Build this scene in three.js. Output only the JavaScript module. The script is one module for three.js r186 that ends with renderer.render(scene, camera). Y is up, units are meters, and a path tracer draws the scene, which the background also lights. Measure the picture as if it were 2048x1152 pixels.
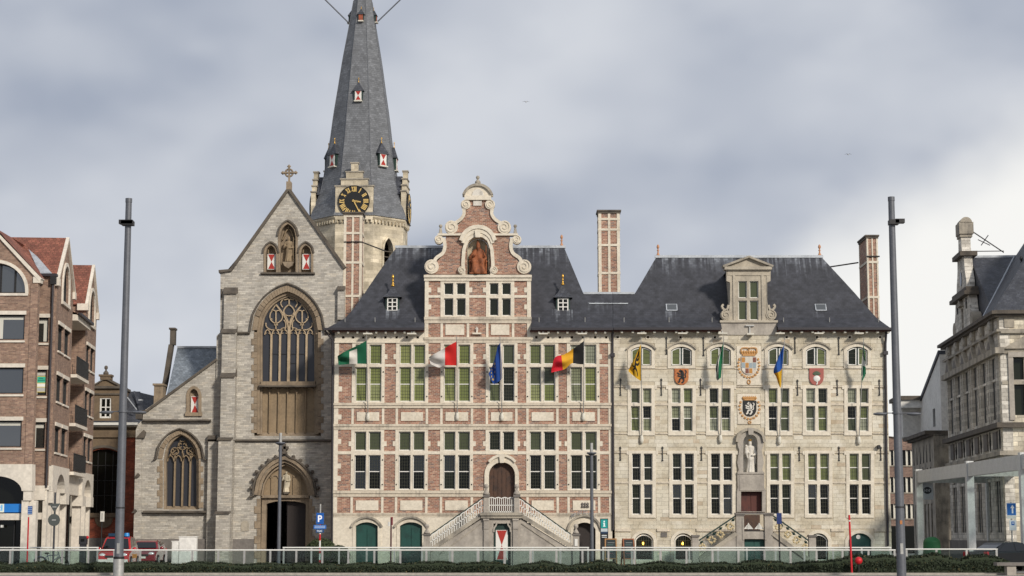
import * as THREE from 'three';
import { mergeGeometries, mergeVertices, toCreasedNormals } from 'three/addons/utils/BufferGeometryUtils.js';
import { MarchingCubes } from 'three/addons/objects/MarchingCubes.js';

// ---------- camera ----------
const EYE = 1.75, CAMZ = 112, FPX = 3700, HORIZON = 1070;
const PITCH = Math.atan((HORIZON - 576) / FPX), CT = Math.cos(PITCH), ST = Math.sin(PITCH);
const scene = new THREE.Scene();
const camera = new THREE.PerspectiveCamera(2 * Math.atan(576 / FPX) * 180 / Math.PI, 2048 / 1152, 0.5, 3000);
camera.position.set(0, EYE, CAMZ);
camera.rotation.set(PITCH, 0, 0);
const renderer = new THREE.WebGLRenderer({ antialias: true });
renderer.setSize(1024, 576);
renderer.toneMapping = THREE.LinearToneMapping;
renderer.toneMappingExposure = 1.0;
renderer.shadowMap.enabled = true;

// ---------- noise ----------
let seed = 12345;
const rnd = () => { seed |= 0; seed = seed + 0x6D2B79F5 | 0; let t = Math.imul(seed ^ seed >>> 15, 1 | seed); t = t + Math.imul(t ^ t >>> 7, 61 | t) ^ t; return ((t ^ t >>> 14) >>> 0) / 4294967296; };
const rr = (a, b) => a + (b - a) * rnd();
const hash = (x, y, s = 0) => { let h = Math.imul(x, 374761393) + Math.imul(y, 668265263) + Math.imul(s, 974634777); h = Math.imul(h ^ h >>> 13, 1274126177); return ((h ^ h >>> 16) >>> 0) / 4294967296; };
const sm = (t) => t * t * (3 - 2 * t), lerp = (a, b, t) => a + (b - a) * t, clamp = (v, a = 0, b = 1) => Math.min(b, Math.max(a, v));
const mod = (a, b) => ((a % b) + b) % b;
function vnoise(x, y, p, s) {           // value noise that repeats every p cells
  const xi = Math.floor(x), yi = Math.floor(y), fx = sm(x - xi), fy = sm(y - yi), w = (a) => mod(a, p);
  return lerp(lerp(hash(w(xi), w(yi), s), hash(w(xi + 1), w(yi), s), fx), lerp(hash(w(xi), w(yi + 1), s), hash(w(xi + 1), w(yi + 1), s), fx), fy);
}
function fbm(u, v, p, oct, s) { let a = 0, k = 0.5, n = 0; for (let i = 0; i < oct; i++) { a += k * vnoise(u * p, v * p, p, s + i); n += k; k *= 0.55; p *= 2; } return a / n; }
function hash3(x, y, z, s) { return hash(x + z * 57, y + z * 131, s); }
function noise3(x, y, z, s) {
  const xi = Math.floor(x), yi = Math.floor(y), zi = Math.floor(z), fx = sm(x - xi), fy = sm(y - yi), fz = sm(z - zi);
  const c = (i, j, k) => hash3(xi + i, yi + j, zi + k, s);
  return lerp(lerp(lerp(c(0, 0, 0), c(1, 0, 0), fx), lerp(c(0, 1, 0), c(1, 1, 0), fx), fy), lerp(lerp(c(0, 0, 1), c(1, 0, 1), fx), lerp(c(0, 1, 1), c(1, 1, 1), fx), fy), fz);
}
const fbm3 = (x, y, z, o, s) => { let a = 0, k = 0.5, n = 0; for (let i = 0; i < o; i++) { a += k * noise3(x, y, z, s + i); n += k; k *= 0.5; x *= 2.03; y *= 2.03; z *= 2.03; } return a / n; };

// ---------- sky: layered grey cloud with a break in it, computed by direction ----------
{
  const W = 2048, H = 1024, d = new Float32Array(W * H * 4);
  for (let j = 0; j < H; j++) for (let i = 0; i < W; i++) {
    const el = ((j + 0.5) / H - 0.5) * Math.PI, az = ((i + 0.5) / W - 0.5) * 2 * Math.PI;
    const x = Math.cos(el) * Math.cos(az), z = Math.cos(el) * Math.sin(az), y = Math.sin(el);
    let r, g, b;
    if (y < -0.03) { r = 0.2; g = 0.195; b = 0.185; } else {
      const yy = y * 1.7;
      const n1 = fbm3(x * 6 + 7.3, yy * 6 + 1.7, z * 6 + 3.1, 4, 11), n2 = fbm3(x * 12 + 1.3, yy * 12 + 5.2, z * 12 + 8.8, 6, 23);
      const bulk = sm(clamp((n1 - 0.3) / 0.4)), puff = sm(clamp((n2 - 0.3) / 0.4));
      const t = 0.68 * bulk + 0.32 * puff;                       // 0 dark cloud base, 1 thin bright cloud
      const c = [lerp(0.325, 0.645, t), lerp(0.372, 0.672, t), lerp(0.47, 0.725, t)];
      // thinner, whiter cloud low down to the right of the spire (north-west), spreading on round
      const a = Math.atan2(x, -z), edge = a < 0.166 ? 0.158 + 1.1 * (a - 0.166) : Math.min(0.27, 0.158 + 0.53 * (a - 0.166));
      const k = sm(clamp(((edge - y) / 0.075 + 0.75 * (n2 - 0.5)) * 1.1 + 0.35)) * clamp((2.2 - a) / 0.8) * (a > -0.1 ? 1 : 0);
      r = lerp(c[0], 0.93, k); g = lerp(c[1], 0.925, k); b = lerp(c[2], 0.90, k);
    }
    const o = (j * W + i) * 4; d[o] = r; d[o + 1] = g; d[o + 2] = b; d[o + 3] = 1;
  }
  const sky = new THREE.DataTexture(d, W, H, THREE.RGBAFormat, THREE.FloatType);
  sky.mapping = THREE.EquirectangularReflectionMapping; sky.magFilter = THREE.LinearFilter; sky.minFilter = THREE.LinearFilter; sky.needsUpdate = true;
  scene.background = sky; scene.environment = sky;
}
// ---------- sun: hazy, behind the photographer's right shoulder ----------
const sun = new THREE.DirectionalLight(new THREE.Color(1, 0.93, 0.84), 3.2);
sun.position.set(62, 62, 92); sun.target.position.set(0, 6, 0);
sun.castShadow = true; sun.shadow.radius = 13; sun.shadow.mapSize.set(4096, 4096);
Object.assign(sun.shadow.camera, { left: -60, right: 60, top: 60, bottom: -60, near: 1, far: 300 });
scene.add(sun, sun.target);

// ---------- textures and materials ----------
function tex(size, metres, fn, srgb = true) {
  const d = new Uint8Array(size * size * 4);
  for (let j = 0; j < size; j++) for (let i = 0; i < size; i++) {
    const c = fn((i + 0.5) / size, (j + 0.5) / size), o = (j * size + i) * 4;
    for (let k = 0; k < 3; k++) d[o + k] = clamp(Array.isArray(c) ? c[k] : c) * 255;
    d[o + 3] = 255;
  }
  const t = new THREE.DataTexture(d, size, size); t.wrapS = t.wrapT = THREE.RepeatWrapping; t.magFilter = THREE.LinearFilter; t.minFilter = THREE.LinearMipmapLinearFilter; t.generateMipmaps = true;
  if (srgb) t.colorSpace = THREE.SRGBColorSpace;
  if (typeof metres === 'number') t.repeat.set(1 / metres, 1 / metres); else t.repeat.set(1 / metres[0], 1 / metres[1]);
  t.needsUpdate = true; return t;
}
const hex = (h) => [(h >> 16 & 255) / 255, (h >> 8 & 255) / 255, (h & 255) / 255];
const mixc = (a, b, t) => [lerp(a[0], b[0], t), lerp(a[1], b[1], t), lerp(a[2], b[2], t)];
const mulc = (a, k) => [a[0] * k, a[1] * k, a[2] * k];
// masonry: cols x rows pieces in the tile, running bond, colours picked per piece
function masonry(size, metres, cols, rows, palette, mortar, joint, s, wear = 0.16) {
  return tex(size, metres, (u, v) => {
    const y = v * rows, ry = Math.floor(y), x = u * cols + (ry % 2) * 0.5 + 0.3 * hash(ry, 3, s), rx = Math.floor(x), fx = x - rx, fy = y - ry;
    const jx = joint * cols / rows * (rows / cols > 1.5 ? 1 : 1), g = 1 + wear * (fbm(u, v, 8, 5, s) - 0.5) * 2 + 0.12 * (fbm(u, v, 64, 2, s + 9) - 0.5);
    if (fx < jx || fy < joint) return mulc(mortar, g);
    const h = hash(mod(rx, cols), ry, s), p = palette[Math.floor(h * palette.length)];
    return mulc(p, g * (0.92 + 0.16 * hash(mod(rx, cols), ry, s + 5)));
  });
}
function mottled(size, metres, base, dark, s, amount = 0.3, streak = 0) {
  return tex(size, metres, (u, v) => {
    const a = fbm(u, v, 4, 6, s), b = fbm(u, v, 32, 3, s + 20), c = streak ? fbm(u * 1, v * 0.15, 24, 3, s + 31) : 0.5;
    const t = clamp((a - 0.42) * 2.4 * amount + streak * (c - 0.5));
    return mulc(mixc(hex(base), hex(dark), t), 1 + 0.16 * (b - 0.5));
  });
}
const grain = (() => { const c = {}; return (m) => c[m] ??= tex(256, m, (u, v) => 0.5 + 0.9 * (fbm(u, v, 8, 5, 77) - 0.5), false); })();
const courses = (size, metres, cols, rows, joint, s) => tex(size, metres, (u, v) => {
  const y = v * rows, ry = Math.floor(y), x = u * cols + (ry % 2) * 0.5 + 0.3 * hash(ry, 3, s), fx = x - Math.floor(x), fy = y - ry;
  return (fx < joint * cols / rows || fy < joint ? 0.2 : 0.75) + 0.3 * (fbm(u, v, 32, 3, s) - 0.5);
}, false);
const std = (o) => new THREE.MeshStandardMaterial({ roughness: 0.85, ...o });
const plain = (h, rough = 0.7, o = {}) => std({ color: h, roughness: rough, bumpMap: grain(0.7), bumpScale: 0.003, ...o });
const pal = (...h) => h.map(hex);
const M = {
  brickA: std({ map: masonry(1024, 3.36, 14, 38, pal(0x936552, 0x9a6d58, 0x83604f, 0xa67d67, 0x776058, 0x956957, 0xae8a74, 0x8a624f), hex(0xb5a695), 0.2, 3, 0.1), bumpMap: courses(512, 3.36, 14, 38, 0.2, 3), bumpScale: 0.008 }),
  brickB: std({ map: masonry(1024, 3.36, 16, 48, pal(0x8f7362, 0x856959, 0x987c69, 0x7f6558, 0x917665), hex(0x938677), 0.16, 5, 0.16), bumpMap: courses(512, 3.36, 16, 48, 0.16, 5), bumpScale: 0.008 }),
  brickRed: std({ map: masonry(1024, 3.36, 16, 48, pal(0x8e4630, 0x9a4f36, 0x84402d, 0x95482f), hex(0x8a6250), 0.14, 6, 0.25) }),
  brickFar: std({ map: masonry(512, 3.36, 16, 48, pal(0x7d6458, 0x725a4f, 0x866c5e), hex(0x857a70), 0.15, 7, 0.2) }),
  trim: std({ map: mottled(512, 3.1, 0xd9cfbc, 0xb6ab98, 8, 0.55), bumpMap: grain(1.3), bumpScale: 0.008 }),
  dormer: std({ map: mottled(512, 2.9, 0xb4aa98, 0x8d8578, 65, 0.7, 0.4), bumpMap: grain(1.3), bumpScale: 0.008 }),
  weathered: std({ map: mottled(512, 2.4, 0xcbbfab, 0x857e72, 64, 0.85, 0.8), bumpMap: grain(1.3), bumpScale: 0.01 }),
  trimDark: std({ map: mottled(512, 2.7, 0xa69d8d, 0x6f6a62, 9, 0.8, 0.7), bumpMap: grain(1.3), bumpScale: 0.01 }),
  church: std({ map: masonry(1024, [4.5, 4.48], 12, 40, pal(0xb0aa9f, 0xaca69b, 0xb6b0a4, 0xa8a297, 0xb2aa9c, 0xbab4a8, 0xaba59b, 0xa49e94), hex(0x9d978c), 0.16, 15, 0.1), bumpMap: courses(512, [4.5, 4.48], 12, 40, 0.16, 15), bumpScale: 0.01 }),
  churchTrim: std({ map: mottled(512, 2.3, 0x93826c, 0x6c6051, 16, 0.8, 0.5), bumpMap: grain(1.1), bumpScale: 0.012 }),
  churchPanel: std({ map: mottled(512, 2.9, 0x907d63, 0x7a6a54, 17, 0.6, 0.3), bumpMap: grain(1.1), bumpScale: 0.008 }),
  tracery: std({ map: mottled(256, 1.7, 0xb5a184, 0x937f64, 66, 0.7, 0.4), bumpMap: grain(0.9), bumpScale: 0.006 }),
  oldGlass: std({ color: 0x24231f, roughness: 0.75 }),
  brownStone: std({ map: mottled(256, 2.2, 0x75644f, 0x55493c, 62, 0.8, 0.4), bumpMap: grain(1.1), bumpScale: 0.01 }),
  paleSteel: std({ map: mottled(256, 2.3, 0xc9c9c5, 0xb4b4b0, 63, 0.5), roughness: 0.5 }),
  coping: std({ map: mottled(256, 1.9, 0x5f574d, 0x403b36, 18, 0.8), bumpMap: grain(0.9), bumpScale: 0.01 }),
  plinth: std({ map: mottled(256, 2.6, 0x76706a, 0x5b5753, 19, 0.8, 0.4), bumpMap: grain(1.2), bumpScale: 0.01 }),
  tower: std({ map: masonry(512, [4.8, 4.5], 8, 16, pal(0xc2b69d, 0xbbaf97, 0xc9bda5, 0xb5a991, 0xc5b9a1), hex(0xaca18b), 0.06, 21, 0.2), bumpMap: grain(1.5), bumpScale: 0.012 }),
  ashlar: std({ map: mottled(512, 3.4, 0xffffff, 0xcfc7ba, 25, 0.7), vertexColors: true, bumpMap: grain(0.9), bumpScale: 0.008 }),
  joint: std({ map: mottled(256, 3.1, 0xc2b7a1, 0xaca28e, 26, 0.6) }),
  stair: std({ map: mottled(512, 3.3, 0xaaa296, 0x7f7870, 27, 0.75, 0.5), bumpMap: grain(1.3), bumpScale: 0.01 }),
  greyStone: std({ map: masonry(512, [4.8, 4.5], 9, 18, pal(0xc4beb2, 0xbcb6aa, 0xcac4b8, 0xb5afa3), hex(0xa8a196), 0.1, 28, 0.22), bumpMap: courses(512, [4.8, 4.5], 9, 18, 0.1, 28), bumpScale: 0.02 }),
  render: std({ map: mottled(256, 5, 0xe4e2dc, 0xd0cdc6, 29, 0.6) }),
  slate: std({ map: masonry(1024, 4.2, 21, 28, pal(0x3e4046, 0x43454b, 0x3a3c42, 0x47494f, 0x3d3f47), hex(0x313236), 0.12, 31, 0.26), bumpMap: courses(512, 4.2, 21, 28, 0.12, 31), bumpScale: 0.012, roughness: 0.62 }),
  slateB: std({ map: masonry(1024, 4.2, 21, 28, pal(0x6c6e71, 0x67696c, 0x717376, 0x6a6c6f), hex(0x5b5d60), 0.12, 33, 0.14), bumpMap: courses(512, 4.2, 21, 28, 0.12, 33), bumpScale: 0.012, roughness: 0.62 }),
  slateC: std({ map: masonry(512, 4.2, 21, 28, pal(0x7a828a, 0x727a82, 0x828a92), hex(0x646b72), 0.12, 34, 0.18), bumpMap: courses(512, 4.2, 21, 28, 0.12, 31), bumpScale: 0.012, roughness: 0.6 }),
  tile: std({ map: masonry(1024, 4.2, 20, 24, pal(0x865243, 0x7e4b3e, 0x8e5848, 0x825041), hex(0x66402f + 0x000400), 0.14, 35, 0.2), bumpMap: courses(512, 4.2, 20, 24, 0.14, 35), bumpScale: 0.02 }),
  lead: std({ map: mottled(256, 2.1, 0xb8bcc0, 0x8c9196, 36, 0.7), roughness: 0.6, metalness: 0.2 }),
  concrete: std({ map: mottled(256, 4.1, 0xd8cfc0, 0xbdb4a5, 37, 0.5), bumpMap: grain(1.3), bumpScale: 0.004 }),
  paving: std({ map: masonry(1024, [6.4, 6.4], 16, 32, pal(0x8d8a84, 0x86837d, 0x95928b, 0x7f7c77), hex(0x73706b), 0.1, 41, 0.24), bumpMap: courses(512, [6.4, 6.4], 16, 32, 0.1, 41), bumpScale: 0.006 }),
  asphalt: std({ map: mottled(512, 5.3, 0x55555a, 0x47474b, 42, 0.8), bumpMap: grain(0.4), bumpScale: 0.006 }),
  white: plain(0xdcdad2, 0.5), offwhite: plain(0xcfcabb, 0.6), blackIron: plain(0x1d1c1c, 0.55), pipe: plain(0x2e2a2e, 0.5), darkWood: plain(0x2b2320, 0.7),
  gold: std({ color: 0xd8a94c, roughness: 0.35, metalness: 0.75 }), black: plain(0x121213, 0.6), clockGold: plain(0xd9b870, 0.5),
  brown: std({ map: mottled(256, 1.3, 0x4d3424, 0x2f2019, 44, 0.9, 1.2), roughness: 0.6 }), redBrown: std({ map: mottled(256, 1.6, 0x55291f, 0x3a1e19, 45, 0.8, 1.1), roughness: 0.6 }),
  green: std({ map: mottled(256, 1.7, 0x17473f, 0x10352f, 46, 0.7, 0.8), roughness: 0.5 }), darkGreen: plain(0x143029, 0.5),
  red: plain(0xa3281c, 0.55), sig: plain(0xc1121f, 0.5), blue: plain(0x1757a6, 0.45), steel: std({ color: 0xa8aaab, roughness: 0.4, metalness: 0.6 }),
  pole: std({ map: mottled(256, 1.9, 0x626469, 0x575a5f, 47, 0.6), roughness: 0.5, metalness: 0.25 }), galva: std({ map: mottled(128, 0.8, 0xb6b5b0, 0x96948e, 48, 0.7), roughness: 0.45, metalness: 0.5 }),
  glassG: std({ color: 0x777c4a, roughness: 0.3 }), glassG2: std({ color: 0x61683f, roughness: 0.25 }), glassG3: std({ color: 0x484e35, roughness: 0.2 }),
  GA: [0x80854f, 0x747b45, 0x878c5e, 0x6c7440].map((c) => std({ color: c, roughness: 0.28 })), GB: [0x61683f, 0x565d3c, 0x7c8064, 0x4a503a, 0x8b8e7a].map((c) => std({ color: c, roughness: 0.22 })),  // GB mixes in paler greyish tones: reflections put into the pane colour
  cames: plain(0x3f4030, 0.6), interior: plain(0x131210, 0.9), curtain: plain(0xc9c6ba, 0.9),  // the near-black one paints the shade inside openings that are not cut
  terracotta: std({ map: mottled(256, 0.7, 0x9a5a35, 0x5d3522, 50, 1), roughness: 0.75, bumpMap: grain(0.3), bumpScale: 0.01 }),
  marble: std({ map: mottled(256, 0.9, 0xd6d0c4, 0xa8a298, 51, 0.8), roughness: 0.7 }),
  rubber: plain(0x141414, 0.8), hub: std({ color: 0xa9abad, roughness: 0.35, metalness: 0.7 }),
};
const phys = (o) => new THREE.MeshPhysicalMaterial(o);
Object.assign(M, {
  glassD3: phys({ color: 0x1a1c18, roughness: 0.06, ior: 1.75 }), glassD: phys({ color: 0x12130f, roughness: 0.1, ior: 1.38 }), glassD2: phys({ color: 0x20241a, roughness: 0.12, ior: 1.4 }), glassB: phys({ color: 0x2f312f, roughness: 0.05, ior: 2.5 }),
  glassChurch: phys({ color: 0x2a2c33, roughness: 0.4, ior: 1.6 }),
  fenceGlass: phys({ color: 0xe6efee, roughness: 0.03, transmission: 1, thickness: 0, ior: 1.5 }),
  carRed: phys({ color: 0xb31414, roughness: 0.3, clearcoat: 1, clearcoatRoughness: 0.06 }), carDark: phys({ color: 0x7a1a24, roughness: 0.3, clearcoat: 1, clearcoatRoughness: 0.06 }),
  carBlack: phys({ color: 0x0d0e11, roughness: 0.3, clearcoat: 0.3, clearcoatRoughness: 0.1 }), carGlass: phys({ color: 0x0c0e10, roughness: 0.04, ior: 1.7 }),
  lens: phys({ color: 0xd9dadc, roughness: 0.1, clearcoat: 1 }),
});

// ---------- scene-building helpers ----------
const V = (x, y, z) => new THREE.Vector3(x, y, z);
const used = {};
const numbered = (n) => { used[n] = (used[n] ?? -1) + 1; return used[n] ? n + '_' + String(used[n]).padStart(3, '0') : n; };
function metricUV(g) {                    // texture coordinates in metres, by the way each face points
  if (g.index) g = g.toNonIndexed();
  const p = g.attributes.position, uv = new Float32Array(p.count * 2), a = V(0, 0, 0), b = V(0, 0, 0), c = V(0, 0, 0);
  for (let i = 0; i < p.count; i += 3) {
    a.fromBufferAttribute(p, i); b.fromBufferAttribute(p, i + 1).sub(a); c.fromBufferAttribute(p, i + 2).sub(a);
    b.cross(c); const nx = Math.abs(b.x), ny = Math.abs(b.y), nz = Math.abs(b.z);
    for (let k = 0; k < 3; k++) {
      const x = p.getX(i + k), y = p.getY(i + k), z = p.getZ(i + k), o = (i + k) * 2;
      if (nz >= nx && nz >= ny * 0.5) { uv[o] = x; uv[o + 1] = y * Math.hypot(1, ny / (nz || 1)); } else if (nx >= ny * 0.5) { uv[o] = z; uv[o + 1] = y * Math.hypot(1, ny / (nx || 1)); } else { uv[o] = x; uv[o + 1] = z; }
    }
  }
  g.setAttribute('uv', new THREE.BufferAttribute(uv, 2)); return g;
}
function join(gs) {
  gs = (Array.isArray(gs) ? gs.flat(9) : [gs]).filter(Boolean).map((g) => metricUV(g));
  for (const g of gs) for (const k of Object.keys(g.attributes)) if (!['position', 'normal', 'uv', 'color'].includes(k)) g.deleteAttribute(k);
  return gs.length === 1 ? gs[0] : mergeGeometries(gs);
}
function P(name, gs, m, parent, keepUV) {   // ONE named mesh under parent
  const g = keepUV ? gs : join(gs), o = new THREE.Mesh(g, m);
  o.name = name; o.castShadow = o.receiveShadow = true; parent.add(o); return o;
}
function thing(name, label, category, pos = [0, 0, 0], group, turn = 0) {
  const o = new THREE.Group(); o.name = numbered(name); o.position.set(...pos); o.rotation.y = turn; o.userData = { label, category };
  if (group) o.userData.group = group;
  scene.add(o); return o;
}
function struct(name, gs, m) { const o = P(name, gs, m, scene); o.userData.kind = 'structure'; return o; }

// frames: a vertical plane through O whose normal is turned by ang about y; pixels of the photograph fall on it along their ray
const rayT = (py, z) => { const b = (576 - py) / FPX; return (CAMZ - z) / (CT - b * ST); };
const WX = (px, py, z) => (px - 1024) / FPX * rayT(py, z);
const WY = (py, z) => EYE + rayT(py, z) * ((576 - py) / FPX * CT + ST);
const GX = (px, z) => (px - 1024) / FPX * rayT(HORIZON, z);
let fr;
function frame(group, x, z, ang = 0, ref) {
  const f = { u: V(Math.cos(ang), 0, -Math.sin(ang)), n: V(Math.sin(ang), 0, Math.cos(ang)), O: V(x, 0, z), group, ref };
  f.m = new THREE.Matrix4().makeBasis(f.u, V(0, 1, 0), f.n).setPosition(x - group.position.x, 0, z - group.position.z);
  return fr = f;
}
function PT(px, py) {
  const d = V((px - 1024) / FPX, (576 - py) / FPX * CT + ST, (576 - py) / FPX * ST - CT), C = V(0, EYE, CAMZ);
  const t = fr.n.dot(fr.O.clone().sub(C)) / fr.n.dot(d), p = C.addScaledVector(d, t);
  return [p.clone().sub(fr.O).dot(fr.u), p.y];
}
const X = (px, py) => PT(px, py ?? fr.ref)[0], Y = (py, px = 1024) => PT(px, py)[1];
const place = (g) => g.applyMatrix4(fr.m);
function box0(x0, x1, y0, y1, z0, z1) { return new THREE.BoxGeometry(Math.abs(x1 - x0), Math.abs(y1 - y0), Math.abs(z1 - z0)).translate((x0 + x1) / 2, (y0 + y1) / 2, (z0 + z1) / 2); }
const box = (...a) => place(box0(...a));
function pb(x0, y0, x1, y1, z0, z1, ref) {   // a box seen as the pixel rectangle x0..x1, y0..y1
  ref ??= (y0 + y1) / 2; const xm = (x0 + x1) / 2;
  return box(X(x0, ref), X(x1, ref), Y(y1, xm), Y(y0, xm), z0, z1);
}
function ext0(pts, z0, z1, holes = [], bevel = 0) {
  const s = new THREE.Shape(pts.map(([x, y]) => new THREE.Vector2(x, y)));
  for (const h of holes) s.holes.push(new THREE.Path(h.map(([x, y]) => new THREE.Vector2(x, y))));
  const g = new THREE.ExtrudeGeometry(s, { depth: z1 - z0 - 2 * bevel, bevelEnabled: bevel > 0, bevelSize: bevel, bevelThickness: bevel, bevelOffset: -bevel, bevelSegments: 1, curveSegments: 8 });
  return g.translate(0, 0, z0 + bevel);
}
const ext = (...a) => place(ext0(...a));
const px2 = (pts) => pts.map(([x, y]) => PT(x, y));
const pp = (pts, z0, z1, holes = [], bevel = 0) => ext(px2(pts), z0, z1, holes.map(px2), bevel);
const rect = (x0, y0, x1, y1) => [[x0, y1], [x1, y1], [x1, y0], [x0, y0]];
function arch(x0, x1, yb, ys, yt, kind = 'round', n = 14) {   // closed outline from bottom left, over the arch, to bottom right
  const pts = [[x0, yb]], c = (x0 + x1) / 2, h = (x1 - x0) / 2, r = ys - yt;
  for (let i = 0; i <= n; i++) {
    const t = i / n, s = t * 2 - 1; let y;
    if (kind === 'round') { const a = Math.PI * (1 - t); pts.push([c + h * Math.cos(a), ys - r * Math.sin(a)]); continue; }
    if (kind === 'seg') { const R = (h * h + r * r) / (2 * r); y = ys - (Math.sqrt(Math.max(0, R * R - s * s * h * h)) - (R - r)); }
    else { const R = (h * h + r * r) / (2 * h), a = Math.abs(s) * h, q = a + (R - h); y = ys - Math.sqrt(Math.max(0, R * R - q * q)); }
    pts.push([c + s * h, y]);
  }
  pts.push([x1, yb]); return pts;
}
const band = (outer, inner) => [...outer, ...inner.slice().reverse()];
const arcLine = (...a) => arch(...a).slice(1, -1);
function strip0(pts, w, z0, z1, closed = false) {   // a band of width w along a polyline
  const L = [], R = [], n = pts.length;
  for (let i = 0; i < n; i++) {
    const a = pts[closed ? (i + n - 1) % n : Math.max(0, i - 1)], b = pts[closed ? (i + 1) % n : Math.min(n - 1, i + 1)];
    let dx = b[0] - a[0], dy = b[1] - a[1]; const l = Math.hypot(dx, dy) || 1; dx /= l; dy /= l;
    L.push([pts[i][0] - dy * w / 2, pts[i][1] + dx * w / 2]); R.push([pts[i][0] + dy * w / 2, pts[i][1] - dx * w / 2]);
  }
  const out = [], q = [];
  const m = closed ? n : n - 1;
  const v = (p, z) => out.push(p[0], p[1], z);
  for (let i = 0; i < m; i++) {
    const j = (i + 1) % n, f = (a, b, c, d) => { v(...a); v(...b); v(...c); v(...a); v(...c); v(...d); };
    f([L[i], z1], [R[i], z1], [R[j], z1], [L[j], z1]); f([R[i], z0], [L[i], z0], [L[j], z0], [R[j], z0]);
    f([R[i], z1], [R[i], z0], [R[j], z0], [R[j], z1]); f([L[i], z0], [L[i], z1], [L[j], z1], [L[j], z0]);
  }
  if (!closed) for (const i of [0, n - 1]) { const f = (a, b, c, d) => { v(...a); v(...b); v(...c); v(...a); v(...c); v(...d); }; f([L[i], z0], [R[i], z0], [R[i], z1], [L[i], z1]); }
  const g = new THREE.BufferGeometry(); g.setAttribute('position', new THREE.Float32BufferAttribute(out, 3)); g.computeVertexNormals(); return g;
}
const ps = (pts, wpx, z0, z1, closed) => place(strip0(px2(pts), wpx / 33, z0, z1, closed));
const spline = (pts, n = 16) => new THREE.CatmullRomCurve3(pts.map(([x, y]) => V(x, y, 0))).getPoints(n).map((p) => [p.x, p.y]);
const lathe0 = (prof, seg = 12) => new THREE.LatheGeometry(prof.map(([r, y]) => new THREE.Vector2(r, y)), seg);
const cyl0 = (r0, r1, h, seg = 12) => new THREE.CylinderGeometry(r1, r0, h, seg).translate(0, h / 2, 0);
const tube0 = (pts, r, seg = 6, n) => new THREE.TubeGeometry(new THREE.CatmullRomCurve3(pts.map((p) => V(...p)), false, 'catmullrom', 0.2), n ?? pts.length * 3, r, seg);
function rod0(a, b, r, r1 = r, seg = 8) { const A = V(...a), B = V(...b), d = B.clone().sub(A), g = new THREE.CylinderGeometry(r1, r, d.length(), seg).translate(0, d.length() / 2, 0); return g.applyQuaternion(new THREE.Quaternion().setFromUnitVectors(V(0, 1, 0), d.normalize())).translate(...a); }
function faces(list) {                      // flat polygons given as corner lists
  const out = [];
  for (const f of list) for (let i = 1; i < f.length - 1; i++) out.push(...f[0], ...f[i], ...f[i + 1]);
  const g = new THREE.BufferGeometry(); g.setAttribute('position', new THREE.Float32BufferAttribute(out, 3)); g.computeVertexNormals(); return g;
}
function sdf(name, m, parent, [x0, y0, z0, size], res, f) {  // a continuous surface from a distance field
  const mc = new MarchingCubes(res, m, false, false, 60000), k = size / (res - 1) ; mc.isolation = 0;
  for (let c = 0; c < res; c++) for (let b = 0; b < res; b++) for (let a = 0; a < res; a++) mc.field[a + b * res + c * res * res] = -f(x0 + a * k, y0 + b * k, z0 + c * k);
  mc.update();
  const n = mc.count, g = new THREE.BufferGeometry(), pos = new Float32Array(mc.positionArray.slice(0, n * 3)), h = size / 2 * res / (res - 1);
  for (let i = 0; i < n; i++) { pos[i * 3] = (pos[i * 3] + 1) * h + x0; pos[i * 3 + 1] = (pos[i * 3 + 1] + 1) * h + y0; pos[i * 3 + 2] = (pos[i * 3 + 2] + 1) * h + z0; }
  g.setAttribute('position', new THREE.BufferAttribute(pos, 3)); g.setAttribute('normal', new THREE.BufferAttribute(new Float32Array(mc.normalArray.slice(0, n * 3)), 3));
  g.deleteAttribute('normal'); const w = mergeVertices(g, 1e-4); w.computeVertexNormals();
  return P(name, w, m, parent);
}
const smin = (a, b, k) => { const h = clamp(0.5 + 0.5 * (b - a) / k); return lerp(b, a, h) - k * h * (1 - h); };
function cap(x, y, z, a, b, ra, rb) { const px = x - a[0], py = y - a[1], pz = z - a[2], dx = b[0] - a[0], dy = b[1] - a[1], dz = b[2] - a[2], t = clamp((px * dx + py * dy + pz * dz) / (dx * dx + dy * dy + dz * dz)); return Math.hypot(px - dx * t, py - dy * t, pz - dz * t) - lerp(ra, rb, t); }

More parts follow.
